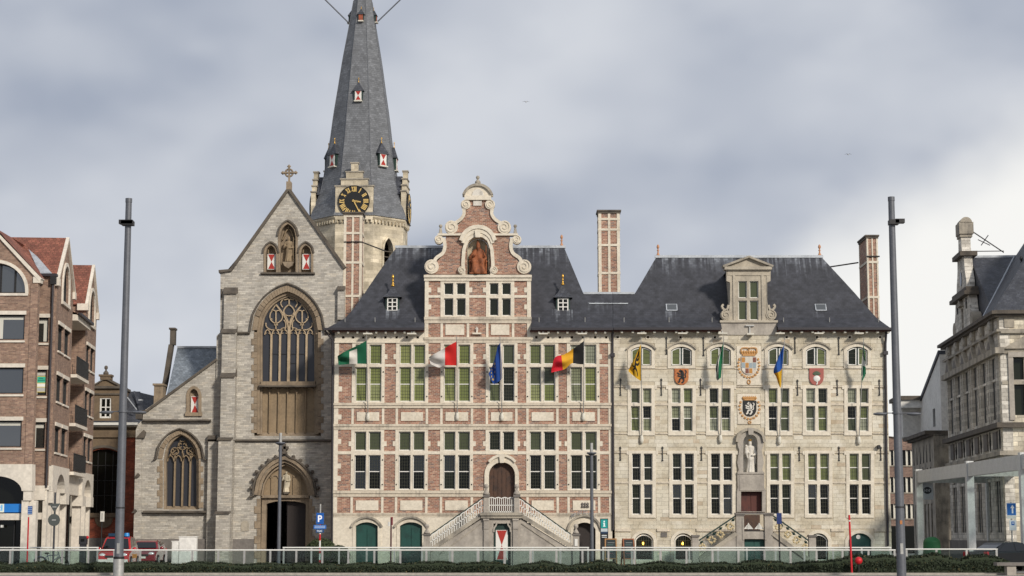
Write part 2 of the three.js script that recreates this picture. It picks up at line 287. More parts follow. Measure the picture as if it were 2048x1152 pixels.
// windows: white sash round a pane, with a bar and lead cames
function sash(parent, x0, y0, x1, y1, z, glass, { bar = [], frameMat = M.white, w = 1.45, cames = null, ref, name = 'sash' } = {}) {
  ref ??= (y0 + y1) / 2;
  const a = X(x0, ref), b = X(x1, ref), c = Y(y1), d = Y(y0), t = w / 33;
  const g = [box(a, a + t, c, d, z - 0.03, z + 0.04), box(b - t, b, c, d, z - 0.03, z + 0.04), box(a + t, b - t, c, c + t * 1.2, z - 0.03, z + 0.04), box(a + t, b - t, d - t, d, z - 0.03, z + 0.04)];
  for (const p of bar) { const y = Y(p); g.push(box(a + t, b - t, y - t * 0.6, y + t * 0.6, z - 0.03, z + 0.04)); }
  P(name, g, frameMat, parent);
  const ys = [c + t * 1.2, ...bar.map((p) => Y(p)).sort((p, q) => p - q), d - t];
  for (let i = 0; i + 1 < ys.length; i++) {
    const lo = ys[i] + (i ? t * 0.6 : 0), hi = ys[i + 1] - (i + 2 < ys.length ? t * 0.6 : 0), tilt = rr(-0.02, 0.02), g2 = new THREE.BoxGeometry(b - a - 2 * t, hi - lo, 0.012).rotateX(tilt).rotateY(rr(-0.015, 0.015)).translate((a + b) / 2, (hi + lo) / 2, z);
    P('pane', place(g2), Array.isArray(glass) ? glass[Math.floor(rnd() * glass.length)] : glass, parent);
    if (cames) {
      const gs = [], nx = cames[0], ny = Math.max(1, Math.round((hi - lo) / cames[1]));
      for (let k = 1; k < nx; k++) { const x = lerp(a + t, b - t, k / nx); gs.push(box(x - 0.007, x + 0.007, lo, hi, z + 0.006, z + 0.022)); }
      for (let k = 1; k < ny; k++) { const y = lerp(lo, hi, k / ny); gs.push(box(a + t, b - t, y - 0.007, y + 0.007, z + 0.006, z + 0.024)); }
      P('lead_cames', gs, M.cames, parent);
    }
  }
}
const finial0 = (h, k = 1) => lathe0([[0.001, 0], [0.3, 0], [0.3, 0.1], [0.2, 0.16], [0.12, 0.3], [0.1, 0.42], [0.2, 0.5], [0.1, 0.56], [0.09, 0.62], [0.2, 0.72], [0.22, 0.8], [0.15, 0.93], [0.04, 1], [0.001, 1]].map(([r, y]) => [r * h * k, y * h]), 10);
// ---------- ground ----------
struct('ground', new THREE.PlaneGeometry(1400, 1400).rotateX(-Math.PI / 2).translate(0, 0, -300), M.paving);
struct('road', new THREE.PlaneGeometry(140, 9).rotateX(-Math.PI / 2).translate(0, 0.004, 11.5), M.asphalt);
struct('side_street', new THREE.PlaneGeometry(6, 120).rotateX(-Math.PI / 2).translate(26, 0.004, -54), M.asphalt);
struct('kerb', box0(-60, 60, 0, 0.1, 29.5, 29.7), M.stair);

// spiral scroll stone: a disc with a raised spiral on its face
function volute(name, cx, cy, r, dir, m, parent, z0 = -0.3, z1 = 0.1) {
  const [u, y] = PT(cx, cy), R = r / 33, sp = [];
  for (let i = 0; i <= 26; i++) { const a = i / 26 * Math.PI * 3.4, q = R * (0.9 - 0.72 * i / 26); sp.push([u + dir * q * Math.cos(a + 1.6), y + q * Math.sin(a + 1.6)]); }
  return P(name, [place(new THREE.CylinderGeometry(R, R, z1 - z0, 20).rotateX(Math.PI / 2).translate(u, y, (z0 + z1) / 2)), place(strip0(sp, R * 0.16, z1 - 0.01, z1 + 0.05))], m, parent);
}
function moulding(x0, y0, x1, y1, d, ref) {   // string course: a bed and a drip of its own depth
  const h = y1 - y0; return [pb(x0, y0 + h * 0.42, x1, y1, -0.1, d * 0.55, ref), pb(x0 - 0.6, y0, x1 + 0.6, y0 + h * 0.45, -0.1, d, ref)];
}
// chimney: brick shaft, stone corner strips and cross bands, capping
function chimney(parent, x0, x1, yTop, yBot, bands, depth, ref, strips = true) {
  const a = X(x0, ref), b = X(x1, ref), t = Y(yTop), o = Y(yBot), w = (b - a);
  const c = P('chimney', box(a + 0.03, b - 0.03, o, t, -depth + 0.03, -0.03), M.brickA, parent);
  const s = w * 0.14;
  for (const [p, q] of [[a, a + s], [b - s, b], [(a + b) / 2 - s * 0.4, (a + b) / 2 + s * 0.4]]) P('stone_strip', box(p, q, o, t, -0.1, 0.012), M.trim, c);
  for (const p of [a, b]) P('stone_strip', [box(p - (p === a ? 0.004 : 0.06), p + (p === a ? 0.06 : 0.004), o, t, -depth, -depth + s), box(p - (p === a ? 0.004 : 0.06), p + (p === a ? 0.06 : 0.004), o, t, -s - 0.1, -0.105)], M.trim, c);
  for (const y of bands) { const q = Y(y); P('stone_band', box(a - 0.02, b + 0.02, q - 0.07, q + 0.07, -depth - 0.02, 0.025), M.trim, c); }
  P('capping', [box(a - 0.09, b + 0.09, t, t + 0.1, -depth - 0.09, 0.09), box(a - 0.04, b + 0.04, t - 0.12, t, -depth - 0.04, 0.04)], M.coping, c);
  return c;
}
// profile shared by the two town-hall roofs: pixel row of the hip line and how far it has come in from the eaves
const RZ = 0.6, PROF = [[658, 0], [637, 1.15], [618, 1.67], [595, 2.15], [587.5, 2.3], [564, 2.8], [522, 3.67], [514, 3.85], [494.5, 4.3]];
function hipRoof(name, parent, rows, zBack, extra, gap) {   // rows: [pixel row, inset, left pixel, right pixel]
  const ring = rows.map(([py, i, l, r]) => { const z = RZ - i, y = WY(py, z); return { y, l: WX(l, py, z) - parent.position.x, r: WX(r, py, z) - parent.position.x, f: z, b: zBack + i }; }), q = [];
  for (let k = 0; k + 1 < ring.length; k++) {
    const a = ring[k], b = ring[k + 1], c = (o, s, e) => [s ? o.r : o.l, o.y, e ? o.b : o.f];
    if (!k) { const g0 = WX(gap[0], 658, 0) - parent.position.x, g1 = WX(gap[1], 658, 0) - parent.position.x; q.push([c(a, 0, 0), [g0, a.y, a.f], [g0, b.y, b.f], c(b, 0, 0)], [[g1, a.y, a.f], c(a, 1, 0), c(b, 1, 0), [g1, b.y, b.f]]); } else q.push([c(a, 0, 0), c(a, 1, 0), c(b, 1, 0), c(b, 0, 0)]);
    q.push([c(a, 1, 0), c(a, 1, 1), c(b, 1, 1), c(b, 1, 0)], [c(a, 1, 1), c(a, 0, 1), c(b, 0, 1), c(b, 1, 1)], [c(a, 0, 1), c(a, 0, 0), c(b, 0, 0), c(b, 0, 1)]);
  }
  const a = ring[0]; q.push([[a.l, a.y, -0.3], [a.l, a.y, a.b], [a.r, a.y, a.b], [a.r, a.y, -0.3]]);
  const roof = P(name, faces(q), M.slate, parent);
  // the front slope carries its own weathering: pale streaks washed down from the lead ridge and the roof windows
  const lens = [0]; for (let k = 1; k < ring.length; k++) lens.push(lens[k - 1] + Math.hypot(ring[k].y - ring[k - 1].y, ring[k].f - ring[k - 1].f));
  const x0 = ring[0].l, x1 = ring[0].r, T = lens.at(-1), pos = [], uv = [], e = 0.03;
  for (let k = 0; k + 1 < ring.length; k++) { const a = ring[k], b = ring[k + 1]; if (lens[k + 1] - lens[k] < 0.01) continue;
    const g0 = WX(gap[0], 658, 0) - parent.position.x, g1 = WX(gap[1], 658, 0) - parent.position.x;
    const c = (o, s, l, X2) => { const x = X2 ?? (s ? o.r - 0.02 : o.l + 0.02); pos.push(x, o.y + e * 0.8, o.f + e); uv.push((x - x0) / (x1 - x0), l / T); };
    for (const [p, r2] of k ? [[undefined, undefined]] : [[undefined, g0], [g1, undefined]]) { c(a, 0, lens[k], p); c(a, 1, lens[k], r2); c(b, 1, lens[k + 1], r2); c(a, 0, lens[k], p); c(b, 1, lens[k + 1], r2); c(b, 0, lens[k + 1], p); } }
  const g = new THREE.BufferGeometry(); g.setAttribute('position', new THREE.Float32BufferAttribute(pos, 3)); g.setAttribute('uv', new THREE.Float32BufferAttribute(uv, 2)); g.computeVertexNormals();
  const W = 2048, H = 512, d = new Uint8Array(W * H * 4), wide = x1 - x0, base = hex(0x3b3c42), pale = hex(0x8d9298);
  for (let j = 0; j < H; j++) for (let i = 0; i < W; i++) {
    const x = i / W * wide, v = j / H, s = v * T, row = Math.floor(s / 0.16), cx = x / 0.22 + (row % 2) * 0.5, col = Math.floor(cx), edge = (s / 0.16 - row < 0.14 || cx - col < 0.06) ? 0.8 : 1;
    let st = 0; for (const [top, xa, xb, len, amt] of extra) if (v < top && x > xa && x < xb) { const n = fbm(mod(x / 20, 1), 0.5, 160, 3, 301), dn = (top - v) * T; st = Math.max(st, amt * clamp((n - 0.42) * 5) * clamp(1 - dn / (len * (0.4 + 1.2 * vnoise(x * 7, 1.5, 4096, 302))))); }
    const n2 = fbm(mod(x / 20, 1), mod(s / 20, 1), 64, 4, 303), k = edge * (0.8 + 0.16 * hash(col, row, 7) + 0.5 * (n2 - 0.4)), c = mulc(mixc(base, pale, clamp(st * (0.6 + 0.8 * hash(col, row, 9)))), k), o = (j * W + i) * 4;
    for (let q2 = 0; q2 < 3; q2++) d[o + q2] = clamp(c[q2]) * 255; d[o + 3] = 255;
  }
  const t = new THREE.DataTexture(d, W, H); t.magFilter = THREE.LinearFilter; t.minFilter = THREE.LinearMipmapLinearFilter; t.generateMipmaps = true; t.colorSpace = THREE.SRGBColorSpace; t.needsUpdate = true;
  P('roof_slates', g, std({ map: t, roughness: 0.62, bumpMap: null }), roof, true);
  return [roof, ring];
}
// small roof window: dark cheeks, white casement of six panes, swept pyramid roof, gilt finial
function roofDormer(parent, cx, x0, x1, yTop, yBot, apex, tip, z) {
  const keep = fr; frame(parent, parent.position.x, z);
  const a = X(x0, 600), b = X(x1, 600), c = X(cx, 600), y0 = Y(yBot), y1 = Y(yTop), h = Y(apex), w = (b - a) / 2;
  const d = P('dormer', box(c - w * 0.82, c + w * 0.82, y0 - 0.3, y1, -2, 0), M.darkGreen, parent);
  P('dormer_sill', box(c - w * 0.95, c + w * 0.95, y0 - 0.16, y0 - 0.04, -0.1, 0.1), M.lead, d);
  const pts = [[1.12, y1 - 0.05], [1.12, y1], [0.62, lerp(y1, h, 0.3)], [0.3, lerp(y1, h, 0.65)], [0.04, h]], q = [];
  for (let k = 0; k + 1 < pts.length; k++) for (let s = 0; s < 4; s++) {
    const v = ([r, y], i) => [c + w * r * [1, 1, -1, -1][i % 4], y, -0.35 + (0.35 + 0.14) * r * [1, -1, -1, 1][i % 4]];
    q.push([v(pts[k], s), v(pts[k], s + 1), v(pts[k + 1], s + 1), v(pts[k + 1], s)]);
  }
  P('dormer_roof', place(faces(q)), M.slate, d);
  P('finial', place(finial0(Y(tip) - h + 0.1, 0.5).translate(c, h - 0.08, -0.35)), M.gold, d);
  const s = w * 0.56, f = [];
  for (const k of [-1, 0, 1]) f.push(box(c + k * s - 0.035, c + k * s + 0.035, y0 + 0.06, y1 - 0.12, 0, 0.06));
  for (const k of [0, 1, 2, 3]) { const y = lerp(y0 + 0.06, y1 - 0.12, k / 3); f.push(box(c - s - 0.035, c + s + 0.035, y - 0.03, y + 0.03, 0.005, 0.065)); }
  P('casement', f, M.white, d);
  for (const k of [0, 1]) for (const j of [0, 1, 2]) P('pane', box(c + (k - 1) * s, c + k * s, lerp(y0 + 0.06, y1 - 0.12, j / 3), lerp(y0 + 0.06, y1 - 0.12, (j + 1) / 3), 0.002, 0.02), M.glassD, d);
  fr = keep;
}
function segDoor(parent, x0, x1, yTop, ySpring, { mat = M.green, hood = true, yHood, hx = 9, name = 'door', surround = M.trim, boards = 2, z = -0.18 } = {}) {
  const yb = 1127.5, hole = arch(x0, x1, yb, ySpring, yTop, 'seg');
  P('door_surround', pp(band(arch(x0 - 6.5, x1 + 6.5, yb, ySpring - 1, yTop - 6, 'seg'), hole), -0.2, 0.075), surround, parent);
  const d = P(name, pp(hole, z - 0.08, z), mat, parent);
  const c = (x0 + x1) / 2;
  if (boards) for (const s of [-1, 1]) P('door_leaf', pp(s < 0 ? rect(x0 + 2, ySpring + 4, c - 0.4, yb - 2) : rect(c + 0.4, ySpring + 4, x1 - 2, yb - 2), z + 0.002, z + 0.04), mat, d);
  if (hood) P('hood_mould', ps(arcLine(x0 - hx, x1 + hx, 0, ySpring + 2, yHood ?? yTop - 10, 'seg', 12), 4, 0.0, 0.2), M.trimDark, parent);
  return hole;
}

// ================= brick town hall =================
const hallX = WX(945, 1100, 0);
const hall = thing('town_hall', 'brick and pale stone town hall with a tall scrolled gable and a slate roof', 'building', [hallX, 0, 0]);
{
  frame(hall, hallX, 0, 0, 760);
  const cols = [[711, 733.5, 739, 762.7], [799, 822, 827, 850], [888, 911, 917, 940], [978.6, 1000.5, 1006, 1028.5], [1059.6, 1082, 1087.5, 1110.4], [1141, 1164, 1169.5, 1192.6]];
  const L = X(669.3), R = X(1222.3), hx = (x, r = 760) => X(x, r);
  const holes = [], rc = (x0, x1, y0, y1, ref = 760) => [[X(x0, ref), Y(y1)], [X(x1, ref), Y(y1)], [X(x1, ref), Y(y0)], [X(x0, ref), Y(y0)]];
  cols.forEach((c, i) => { holes.push(rc(c[0] - 3, c[3] + 3, 687.5, 804)); holes.push(rc(c[0] - 3, c[3] + 3, 862, i === 3 ? 902 : 980)); });
  holes.push(px2(arch(977, 1031, 1025, 950, 923, 'round')));
  P('wall', ext([[L, Y(1033)], [R, Y(1033)], [R, Y(685)], [L, Y(685)]], -0.5, 0, holes), M.brickA, hall);
  // ground floor of stone, with its doors
  const D1 = [711.7, 755.6, 1044.5, 1052], D2 = [800, 844.4, 1044.5, 1052], D3 = [1147, 1191, 1045, 1058];
  const gh = [D1, D2, D3].map((d) => px2(arch(d[0] - 1, d[1] + 1, 1127.8, d[3], d[2] - 1, 'seg')));
  P('stone_base', ext([[L, -0.05], [R, -0.05], [R, Y(1033)], [L, Y(1033)]], -0.5, 0.04, gh), M.trim, hall);
  segDoor(hall, ...D1, { yHood: 1034.5 }); segDoor(hall, ...D2, { yHood: 1034.5, hx: 11 });
  segDoor(hall, ...D3, { mat: M.darkWood, yHood: 1031, hx: 12, boards: 0, z: -0.4 });
  { const c = arcLine(1141, 1193, 0, 1034, 1024.5, 'seg', 22); for (let k = 1; k < 22; k++) if (k % 5) { const [u, y] = PT(...c[k]); P('arch_letter', [box(u - 0.012, u + 0.012, y - 0.09, y + 0.1, 0.21, 0.23), box(u, u + 0.05, y + (k % 2 ? 0.06 : -0.09), y + (k % 2 ? 0.1 : -0.05), 0.21, 0.23)], M.steel, hall); } }
  for (const x of [770, 784, 789, 861]) P('quoin', pb(x - 3, 1066, x + 3, 1074, -0.1, 0.055), M.trim, hall);
  // rear block that the roof stands on
  P('side_walls', [box(L, L + 0.4, 0, Y(668), -7.9, -0.5), box(R - 0.4, R, 0, Y(668), -7.9, -0.5), box(L, R, 0, Y(668), -8.3, -7.9)], M.brickA, hall);
  // string courses
  for (const [y0, y1, d] of [[806, 816.5, 0.13], [848, 859.5, 0.12], [981.5, 993.5, 0.13], [1026, 1034, 0.1]])
    for (const [a, b] of y0 === 981.5 ? [[668.6, 976.5], [1031.5, 1223]] : [[668.6, 1223]]) P('string_course', moulding(a, y0, b, y1, d, 760), M.weathered, hall);
  // corner strips
  for (const [a, b] of [[668.8, 677.5], [1216.5, 1223.2]]) for (const [y0, y1] of [[686, 805.8], [817, 847.8], [860, 981], [994, 1025.8]]) P('corner_strip', pb(a, y0, b, y1, -0.1, 0.035, 760), M.trim, hall);
  for (const [x, y] of [[680.5, 778], [680, 834], [680, 883], [680, 932], [680, 957]]) P('quoin', pb(x - 4, y - 5, x + 4, y + 5, -0.1, 0.03, 760), M.trim, hall);
  // windows
  const win = (c, top, bot, glassTop, glassBot, y0, y1) => {
    const lights = [[c[0], c[1]], [c[2], c[3]]], hs = [];
    for (const [a, b] of lights) { hs.push(rc(a - 0.4, b + 0.4, top[0], top[1])); if (bot) hs.push(rc(a - 0.4, b + 0.4, bot[0], bot[1])); }
    const w = P('window', ext(rc(c[0] - 7.2, c[3] + 6.6, y0, y1), -0.28, 0.045, hs), M.trim, hall);
    for (const [a, b] of lights) {
      sash(w, a, top[0], b, top[1], -0.16, glassTop, { ref: 760, cames: [4, 0.2] });
      if (bot) { sash(w, a, bot[0], b, bot[1], -0.16, glassBot, { ref: 760, bar: [bot[2]], cames: [4, 0.2] }); P('window_ledge', box(X(a - 0.4), X(b + 0.4), Y(bot[1] + 2.2), Y(bot[1]) - 0.002, -0.2, 0.02), M.blackIron, w); }
    }
    if (bot) for (const x of [c[0] - 4.5, c[3] + 4]) for (const y of [bot[0] + 10, bot[1] - 10]) P('hinge_pin', place(new THREE.SphereGeometry(0.045, 6, 4).translate(X(x), Y(y), 0.06)), M.blackIron, w);
  };
  cols.forEach((c, i) => {
    win(c, [689, 728], [734, 803, 768], i < 3 ? M.GA : M.GB, i < 3 ? M.GA : i === 3 ? [...M.GB, M.glassD2, M.glassD2] : [...M.GA, ...M.GB], 686.2, 805.8);
    win(c, [863, 901], i === 3 ? null : [910, 979, 943], i < 3 ? M.glassG3 : [M.glassD2, M.glassG3, M.glassD], i === 5 ? M.glassD2 : [M.glassD, M.glassD, M.glassD2, M.glassD3], 859.8, i === 3 ? 909 : 981);
    // panels under the windows
    for (const [y0, y1, q0, q1] of [[817, 847.8, 824.3, 841.8], [994, 1025.8, 1001, 1020.5]]) {
      if (y0 > 900 && i === 3) continue;
      for (const [a, b] of [[c[0] - 7.2, c[0] - 2.4], [c[3] + 1.8, c[3] + 6.6]]) P('panel_strip', pb(a, y0, b, y1, -0.1, 0.035, 760), M.trim, hall);
      P('stone_panel', pb(c[0] + 3.5, q0, c[3] - 3.5, q1, -0.1, 0.05, 760), M.trim, hall);
    }
  });
  const pier = [[677.6, 703.7], ...cols.slice(0, 5).map((c, i) => [c[3] + 6.7, cols[i + 1][0] - 7.3]), [1199.3, 1216.4]];
  pier.forEach(([a, b], i) => {
    for (const [y0, y1] of [[728.5, 733.5], [902.5, 908.5]]) P('transom_band', pb(a, y0, b, y1, -0.1, 0.04, 760), M.trim, hall);
    for (const y of [713.5, 887.5]) { if (i) P('quoin', pb(a - 0.3, y - 5, a + 5, y + 5, -0.1, 0.036, 760), M.trim, hall); if (i < 6) P('quoin', pb(b - 5, y - 5, b + 0.3, y + 5, -0.1, 0.036, 760), M.trim, hall); }
  });
  // arched main door with its stone surround
  P('door_surround', pp(band(arch(969, 1038, 1025, 950, 914, 'round'), arch(978, 1030, 1025, 950, 924.5, 'round')), -0.4, 0.1), M.trim, hall);
  P('hood_mould', ps(arcLine(978, 1031, 0, 924, 911, 'seg'), 5, 0, 0.22), M.trim, hall);
  P('keystone', pp([[1000, 926], [1008, 926], [1010, 908], [998, 908]], 0, 0.24), M.trim, hall);
  { const d = P('door', pp(arch(978, 1030, 1025, 950, 924.5, 'round'), -0.4, -0.3), M.brown, hall); for (let k = 0; k < 6; k++) P('plank', pb(979.5 + k * 8.2, 942, 987 + k * 8.2, 1024, -0.3, -0.27), M.brown, d); }
  { const [u, y] = PT(1170, 1010); P('relief', [-1, 0, 1].map((k) => place(lathe0([[0.001, -0.16], [0.1, -0.14], [0.05, 0], [0.09, 0.06], [0.04, 0.14], [0.001, 0.16]], 8).translate(u + k * 0.16, y, 0.06))), M.plinth, hall); }
  // frieze with putlog holes, soffit, beam ends, gutter
  for (const [a, b, xs] of [[668.6, 849, [685.5, 705, 726, 749, 770, 792.5, 813, 835]], [1062.5, 1223, [1073, 1096.5, 1120, 1144, 1167, 1191, 1213]]]) {
    P('frieze', ext([[X(a), Y(686)], [X(b), Y(686)], [X(b), Y(664)], [X(a), Y(664)]], -0.35, 0.05, xs.map((x) => rc(x - 2.4, x + 2.4, 672.4, 677.2))), M.trim, hall);
    P('frieze_lip', pb(a - 0.5, 683.4, b + 0.5, 686.2, -0.1, 0.1, 760), M.trim, hall);
    P('hole_backing', pb(a, 668, b, 682, -0.75, -0.6, 760), M.brickA, hall);
    P('soffit', pb(a - 3, 662, b, 664.6, -0.3, 0.52), M.redBrown, hall);
  }
  for (const [a, n] of [[678.5, 9], [1078, 8]]) for (let k = 0; k < n; k++) P('beam_end', pb(a + k * 18.8 - 2, 663, a + k * 18.8 + 2, 668.2, -0.1, 0.5), M.offwhite, hall);
  for (const x of [737, 824.6, 1086, 1163.5]) { const c = P('floodlight', pb(x - 9, 668.4, x + 9, 671, 0.35, 0.75), M.offwhite, hall); P('bracket', pb(x - 1.2, 663, x + 1.2, 668.4, 0.2, 0.5), M.galva, c); }
  P('gutter', pb(650, 658, 849, 662.5, 0.45, 0.72), M.pipe, hall); P('gutter', pb(1063, 658, 1225.5, 662.5, 0.45, 0.72), M.pipe, hall);
  const pr = (x, pts) => P('downpipe', place(tube0(pts.map(([px, py, z]) => [...PT(px, py), z]), 0.065, 8)), M.pipe, hall);
  pr(665, [[651, 663, 0.4], [654, 668, 0.35], [665, 676, 0.12], [665.5, 700, 0.1], [665, 900, 0.1], [664, 1127, 0.1]]);
  pr(1225, [[1225, 662, 0.4], [1225, 672, 0.18], [1225, 690, 0.12], [1225.5, 900, 0.12], [1226, 1060, 0.12]]);
  { const [u, y] = PT(1225, 710); P('pipe_hopper', box(u - 0.13, u + 0.13, y - 0.12, y + 0.1, 0, 0.24), M.pipe, hall); }
  // roof
  const left = [652, 690, 707, 723, 728.5, 744, 773, 778.5, 793.5], right = [1225.6, 1225.6, 1225.6, 1225.6, 1225.6, 1157, 1139.5, 1136, 1128], rows = [];
  PROF.forEach(([py, i], k) => { rows.push([py, i, left[k], right[k]]); if (py === 587.5) rows.push([py, i + 0.001, left[k], 1167]); });
  const wx = (px) => (px - 652) / 33; const [, ring] = hipRoof('roof', hall, rows, RZ - 8.6, [[1, 0, 20, 1.6, 0.75], [0.3, wx(768), wx(802), 1.1, 0.8], [0.3, wx(1105), wx(1147), 1.3, 0.8], [0.38, wx(1178), wx(1226), 0.9, 0.4]], [849.5, 1062]);
  const t = ring.at(-1);
  P('ridge_cap', box0(t.l - 0.1, t.r + 0.1, t.y - 0.06, t.y + 0.1, t.f - 0.12, t.f + 0.12), M.lead, hall);
  { const q = ring[4]; P('ridge_cap', box0(WX(1167, 587, q.f) - hallX, WX(1225, 587, q.f) - hallX, q.y - 0.03, q.y + 0.1, q.f - 0.2, q.f + 0.1), M.lead, hall); }
  P('ridge_finial', finial0(0.75, 0.55).translate(t.r - 0.15, t.y + 0.05, t.f), plain(0xb9855f), hall);
  { const z = RZ - 1.85, y = WY(608, z); P('snow_rail', box0(WX(1178, 608, z) - hallX, WX(1225, 608, z) - hallX, y, y + 0.06, z - 0.02, z + 0.08), M.lead, hall); }
  for (const x of [690, 750, 830, 1078, 1170]) { const z = RZ - 0.7, y = WY(645, z); P('roof_hook', rod0([WX(x, 645, z) - hallX, y - 0.05, z], [WX(x, 645, z) - hallX, y + 0.3, z + 0.05], 0.025), M.galva, hall); }
  roofDormer(hall, 784.8, 768.5, 801.5, 593, 623, 569, 548, -1.0); roofDormer(hall, 1126, 1109, 1143, 594, 624, 566, 547, -1.0);
  { const keep = fr; frame(hall, hallX, -3.2); chimney(hall, 687, 723.5, 427, 650, [432, 466, 525, 592], 1.5, 520); chimney(hall, 1197, 1240, 423, 600, [438, 459, 490, 546], 1.3, 500);
    P('brace_rod', place(rod0([X(688, 484), Y(484), 0.03], [X(723, 484), Y(484), 0.03], 0.04)), M.blackIron, hall); P('brace_rod', place(rod0([X(723, 484), Y(484), 0.03], [X(770, 500), Y(502), 0.03], 0.04)), M.blackIron, hall); fr = keep; }
  // ---- gable
  const gw = [[888, 906.7, 913, 931.5], [979, 997, 1003.7, 1021.7]], gh2 = gw.map((c) => px2(rect(c[0] - 2, 563, c[3] + 2, 633)));
  P('gable_wall', ext(px2(rect(851.5, 549, 1060.5, 686)), -3, 0.0, gh2), M.brickA, hall);
  for (const [a, b] of [[849.5, 857], [1054, 1062]]) P('corner_strip', pb(a, 561, b, 684, -0.2, 0.05), M.trim, hall);
  P('cornice', moulding(848.5, 550.5, 1063, 562, 0.2), M.trim, hall);
  P('string_course', moulding(849, 634, 1062.5, 646.5, 0.12), M.weathered, hall); P('string_course', moulding(849, 674.5, 1062.5, 686, 0.12), M.weathered, hall);
  for (const c of gw) {
    const lights = [[c[0], c[1]], [c[2], c[3]]], hs = [];
    for (const [a, b] of lights) hs.push(rect(a, 566, b, 589.5), rect(a, 596.5, b, 631.5));
    const w = P('window', pp(rect(c[0] - 7, 562, c[3] + 7, 634), -0.28, 0.045, hs), M.trim, hall);
    for (const [a, b] of lights) { sash(w, a, 566, b, 589.5, -0.14, M.glassD2); sash(w, a, 596.5, b, 631.5, -0.14, M.glassD2); }
    for (const [a, b] of [[c[0] - 7, c[0] - 2], [c[3] + 2, c[3] + 7]]) P('panel_strip', pb(a, 646.6, b, 674.4, -0.1, 0.04), M.trim, hall);
    P('stone_panel', pb(c[0] + 3, 649, c[3] - 3, 670, -0.1, 0.05), M.trim, hall);
  }
  for (const [a, b] of [[857.2, 880.8], [938.7, 971.8], [1028.9, 1053.8]]) P('transom_band', pb(a, 590.5, b, 595.5, -0.1, 0.04), M.trim, hall);
  for (const x of [859.5, 878, 941.5, 969, 1031.5, 1051.5]) P('quoin', pb(x - 3, 575, x + 3, 585, -0.1, 0.036), M.trim, hall);
  for (const x of [859.5, 1051.5]) P('quoin', pb(x - 3, 609, x + 3, 619, -0.1, 0.036), M.trim, hall);
  P('figure_bracket', pb(945, 666, 963, 669, 0, 0.2), M.trim, hall);
  // upper tiers of the gable: brick fields between scrolled stone edges
  const lo = spline([[868, 548], [874, 524], [888, 508], [891, 490], [892, 470]]), mir = (p) => p.map(([x, y]) => [1911.6 - x, y]);
  P('gable_field', pp([...lo, ...mir(lo).reverse(), [978, 548], ...arcLine(934, 978, 0, 495, 474.5, 'round').reverse(), [934, 548]], -0.38, -0.02), M.brickA, hall);
  const up = spline([[903, 470], [914, 452], [928, 436], [931, 418], [934, 400]]);
  P('gable_field', pp([...up, ...mir(up).reverse()], -0.38, -0.02), M.brickA, hall);
  const sl = spline([[866, 530], [872, 517], [886, 506], [890, 492], [887, 476]], 14), su = spline([[911, 446], [922, 438], [928, 428], [927, 414]], 12);
  for (const f of [(p) => p, mir]) { P('scroll_edge', ps(f(sl), 7, -0.42, 0.08), M.trim, hall); P('scroll_edge', ps(f(su), 6.5, -0.42, 0.08), M.trim, hall); }
  for (const [x, y, r] of [[863.4, 533.5, 14.5], [877.8, 479.3, 9], [902.9, 454.6, 13.5], [931.5, 409.3, 10]]) { volute('scroll', x, y, r, 1, M.trim, hall, -0.42); volute('scroll', 1911.6 - x, y, r, -1, M.trim, hall, -0.42); }
  P('ledge', pb(875.5, 467.5, 1036, 471.5, -0.45, 0.15), M.trim, hall);
  for (const x of [881, 1030.5]) { const [u, y] = PT(x, 467.5), f = P('gable_finial', [place(new THREE.CylinderGeometry(0.09, 0.17, 0.36, 4, 1).rotateY(Math.PI / 4).translate(u, y + 0.18, -0.15)), place(new THREE.SphereGeometry(0.11, 10, 8).translate(u, y + 0.5, -0.15)), place(cyl0(0.05, 0.05, 0.12).translate(u, y + 0.34, -0.15))], M.trimDark, hall); }
  P('pediment_base', pb(929, 392, 982.5, 400.5, -0.45, 0.16), M.trim, hall);
  P('pediment', pp(arch(925, 986, 392, 391.8, 368, 'seg', 16), -0.42, 0.08), M.trim, hall); P('pediment_arch', ps(arcLine(927, 984, 0, 390, 370, 'seg', 16), 5, -0.45, 0.22), M.trimDark, hall);
  P('pediment_shell', pp(arch(944, 968, 392, 391.6, 379, 'seg', 10), 0.05, 0.14), M.marble, hall);
  { const [u, y] = PT(955.5, 368.5); P('gable_finial', place(lathe0([[0.001, 0], [0.18, 0], [0.17, 0.22], [0.1, 0.3], [0.05, 0.36], [0.1, 0.42], [0.12, 0.5], [0.07, 0.58], [0.001, 0.6]], 12).translate(u, y - 0.03, -0.15)), M.trimDark, hall); }
  P('date_stone', pb(946.5, 401, 963.5, 411.5, -0.1, 0.06), M.marble, hall);
  // niche of the gable
  P('niche', [pp(arch(935, 977, 551, 495, 475.5, 'round'), -0.72, -0.62), ps(arch(933, 979, 551.5, 495, 473.5, 'round'), 3, -0.7, -0.02)], M.tower, hall);
  P('niche_surround', [ps([[928, 551], [926, 528], [928, 500], [931, 490], [935, 480], [945, 472.5], [956, 470], [967, 472.5], [977, 480], [981, 490], [984, 500], [986, 528], [984, 551]], 7, -0.3, 0.14), ps(arcLine(922, 990, 0, 482, 454.5, 'seg', 14), 8, -0.3, 0.26), ps(arcLine(926, 986, 0, 487, 463, 'seg', 14), 7, -0.3, 0.2)], M.trim, hall);
  volute('scroll', 923.5, 541, 8, 1, M.trim, hall, -0.2, 0.16); volute('scroll', 987.5, 541, 8, -1, M.trim, hall, -0.2, 0.16);
  P('keystone', pp([[951, 476], [960, 476], [961.5, 462], [949.5, 462]], 0, 0.3), M.trim, hall);
  P('niche_floor', pb(934, 549.6, 978, 551.8, -0.95, 0.1), M.trim, hall);
}
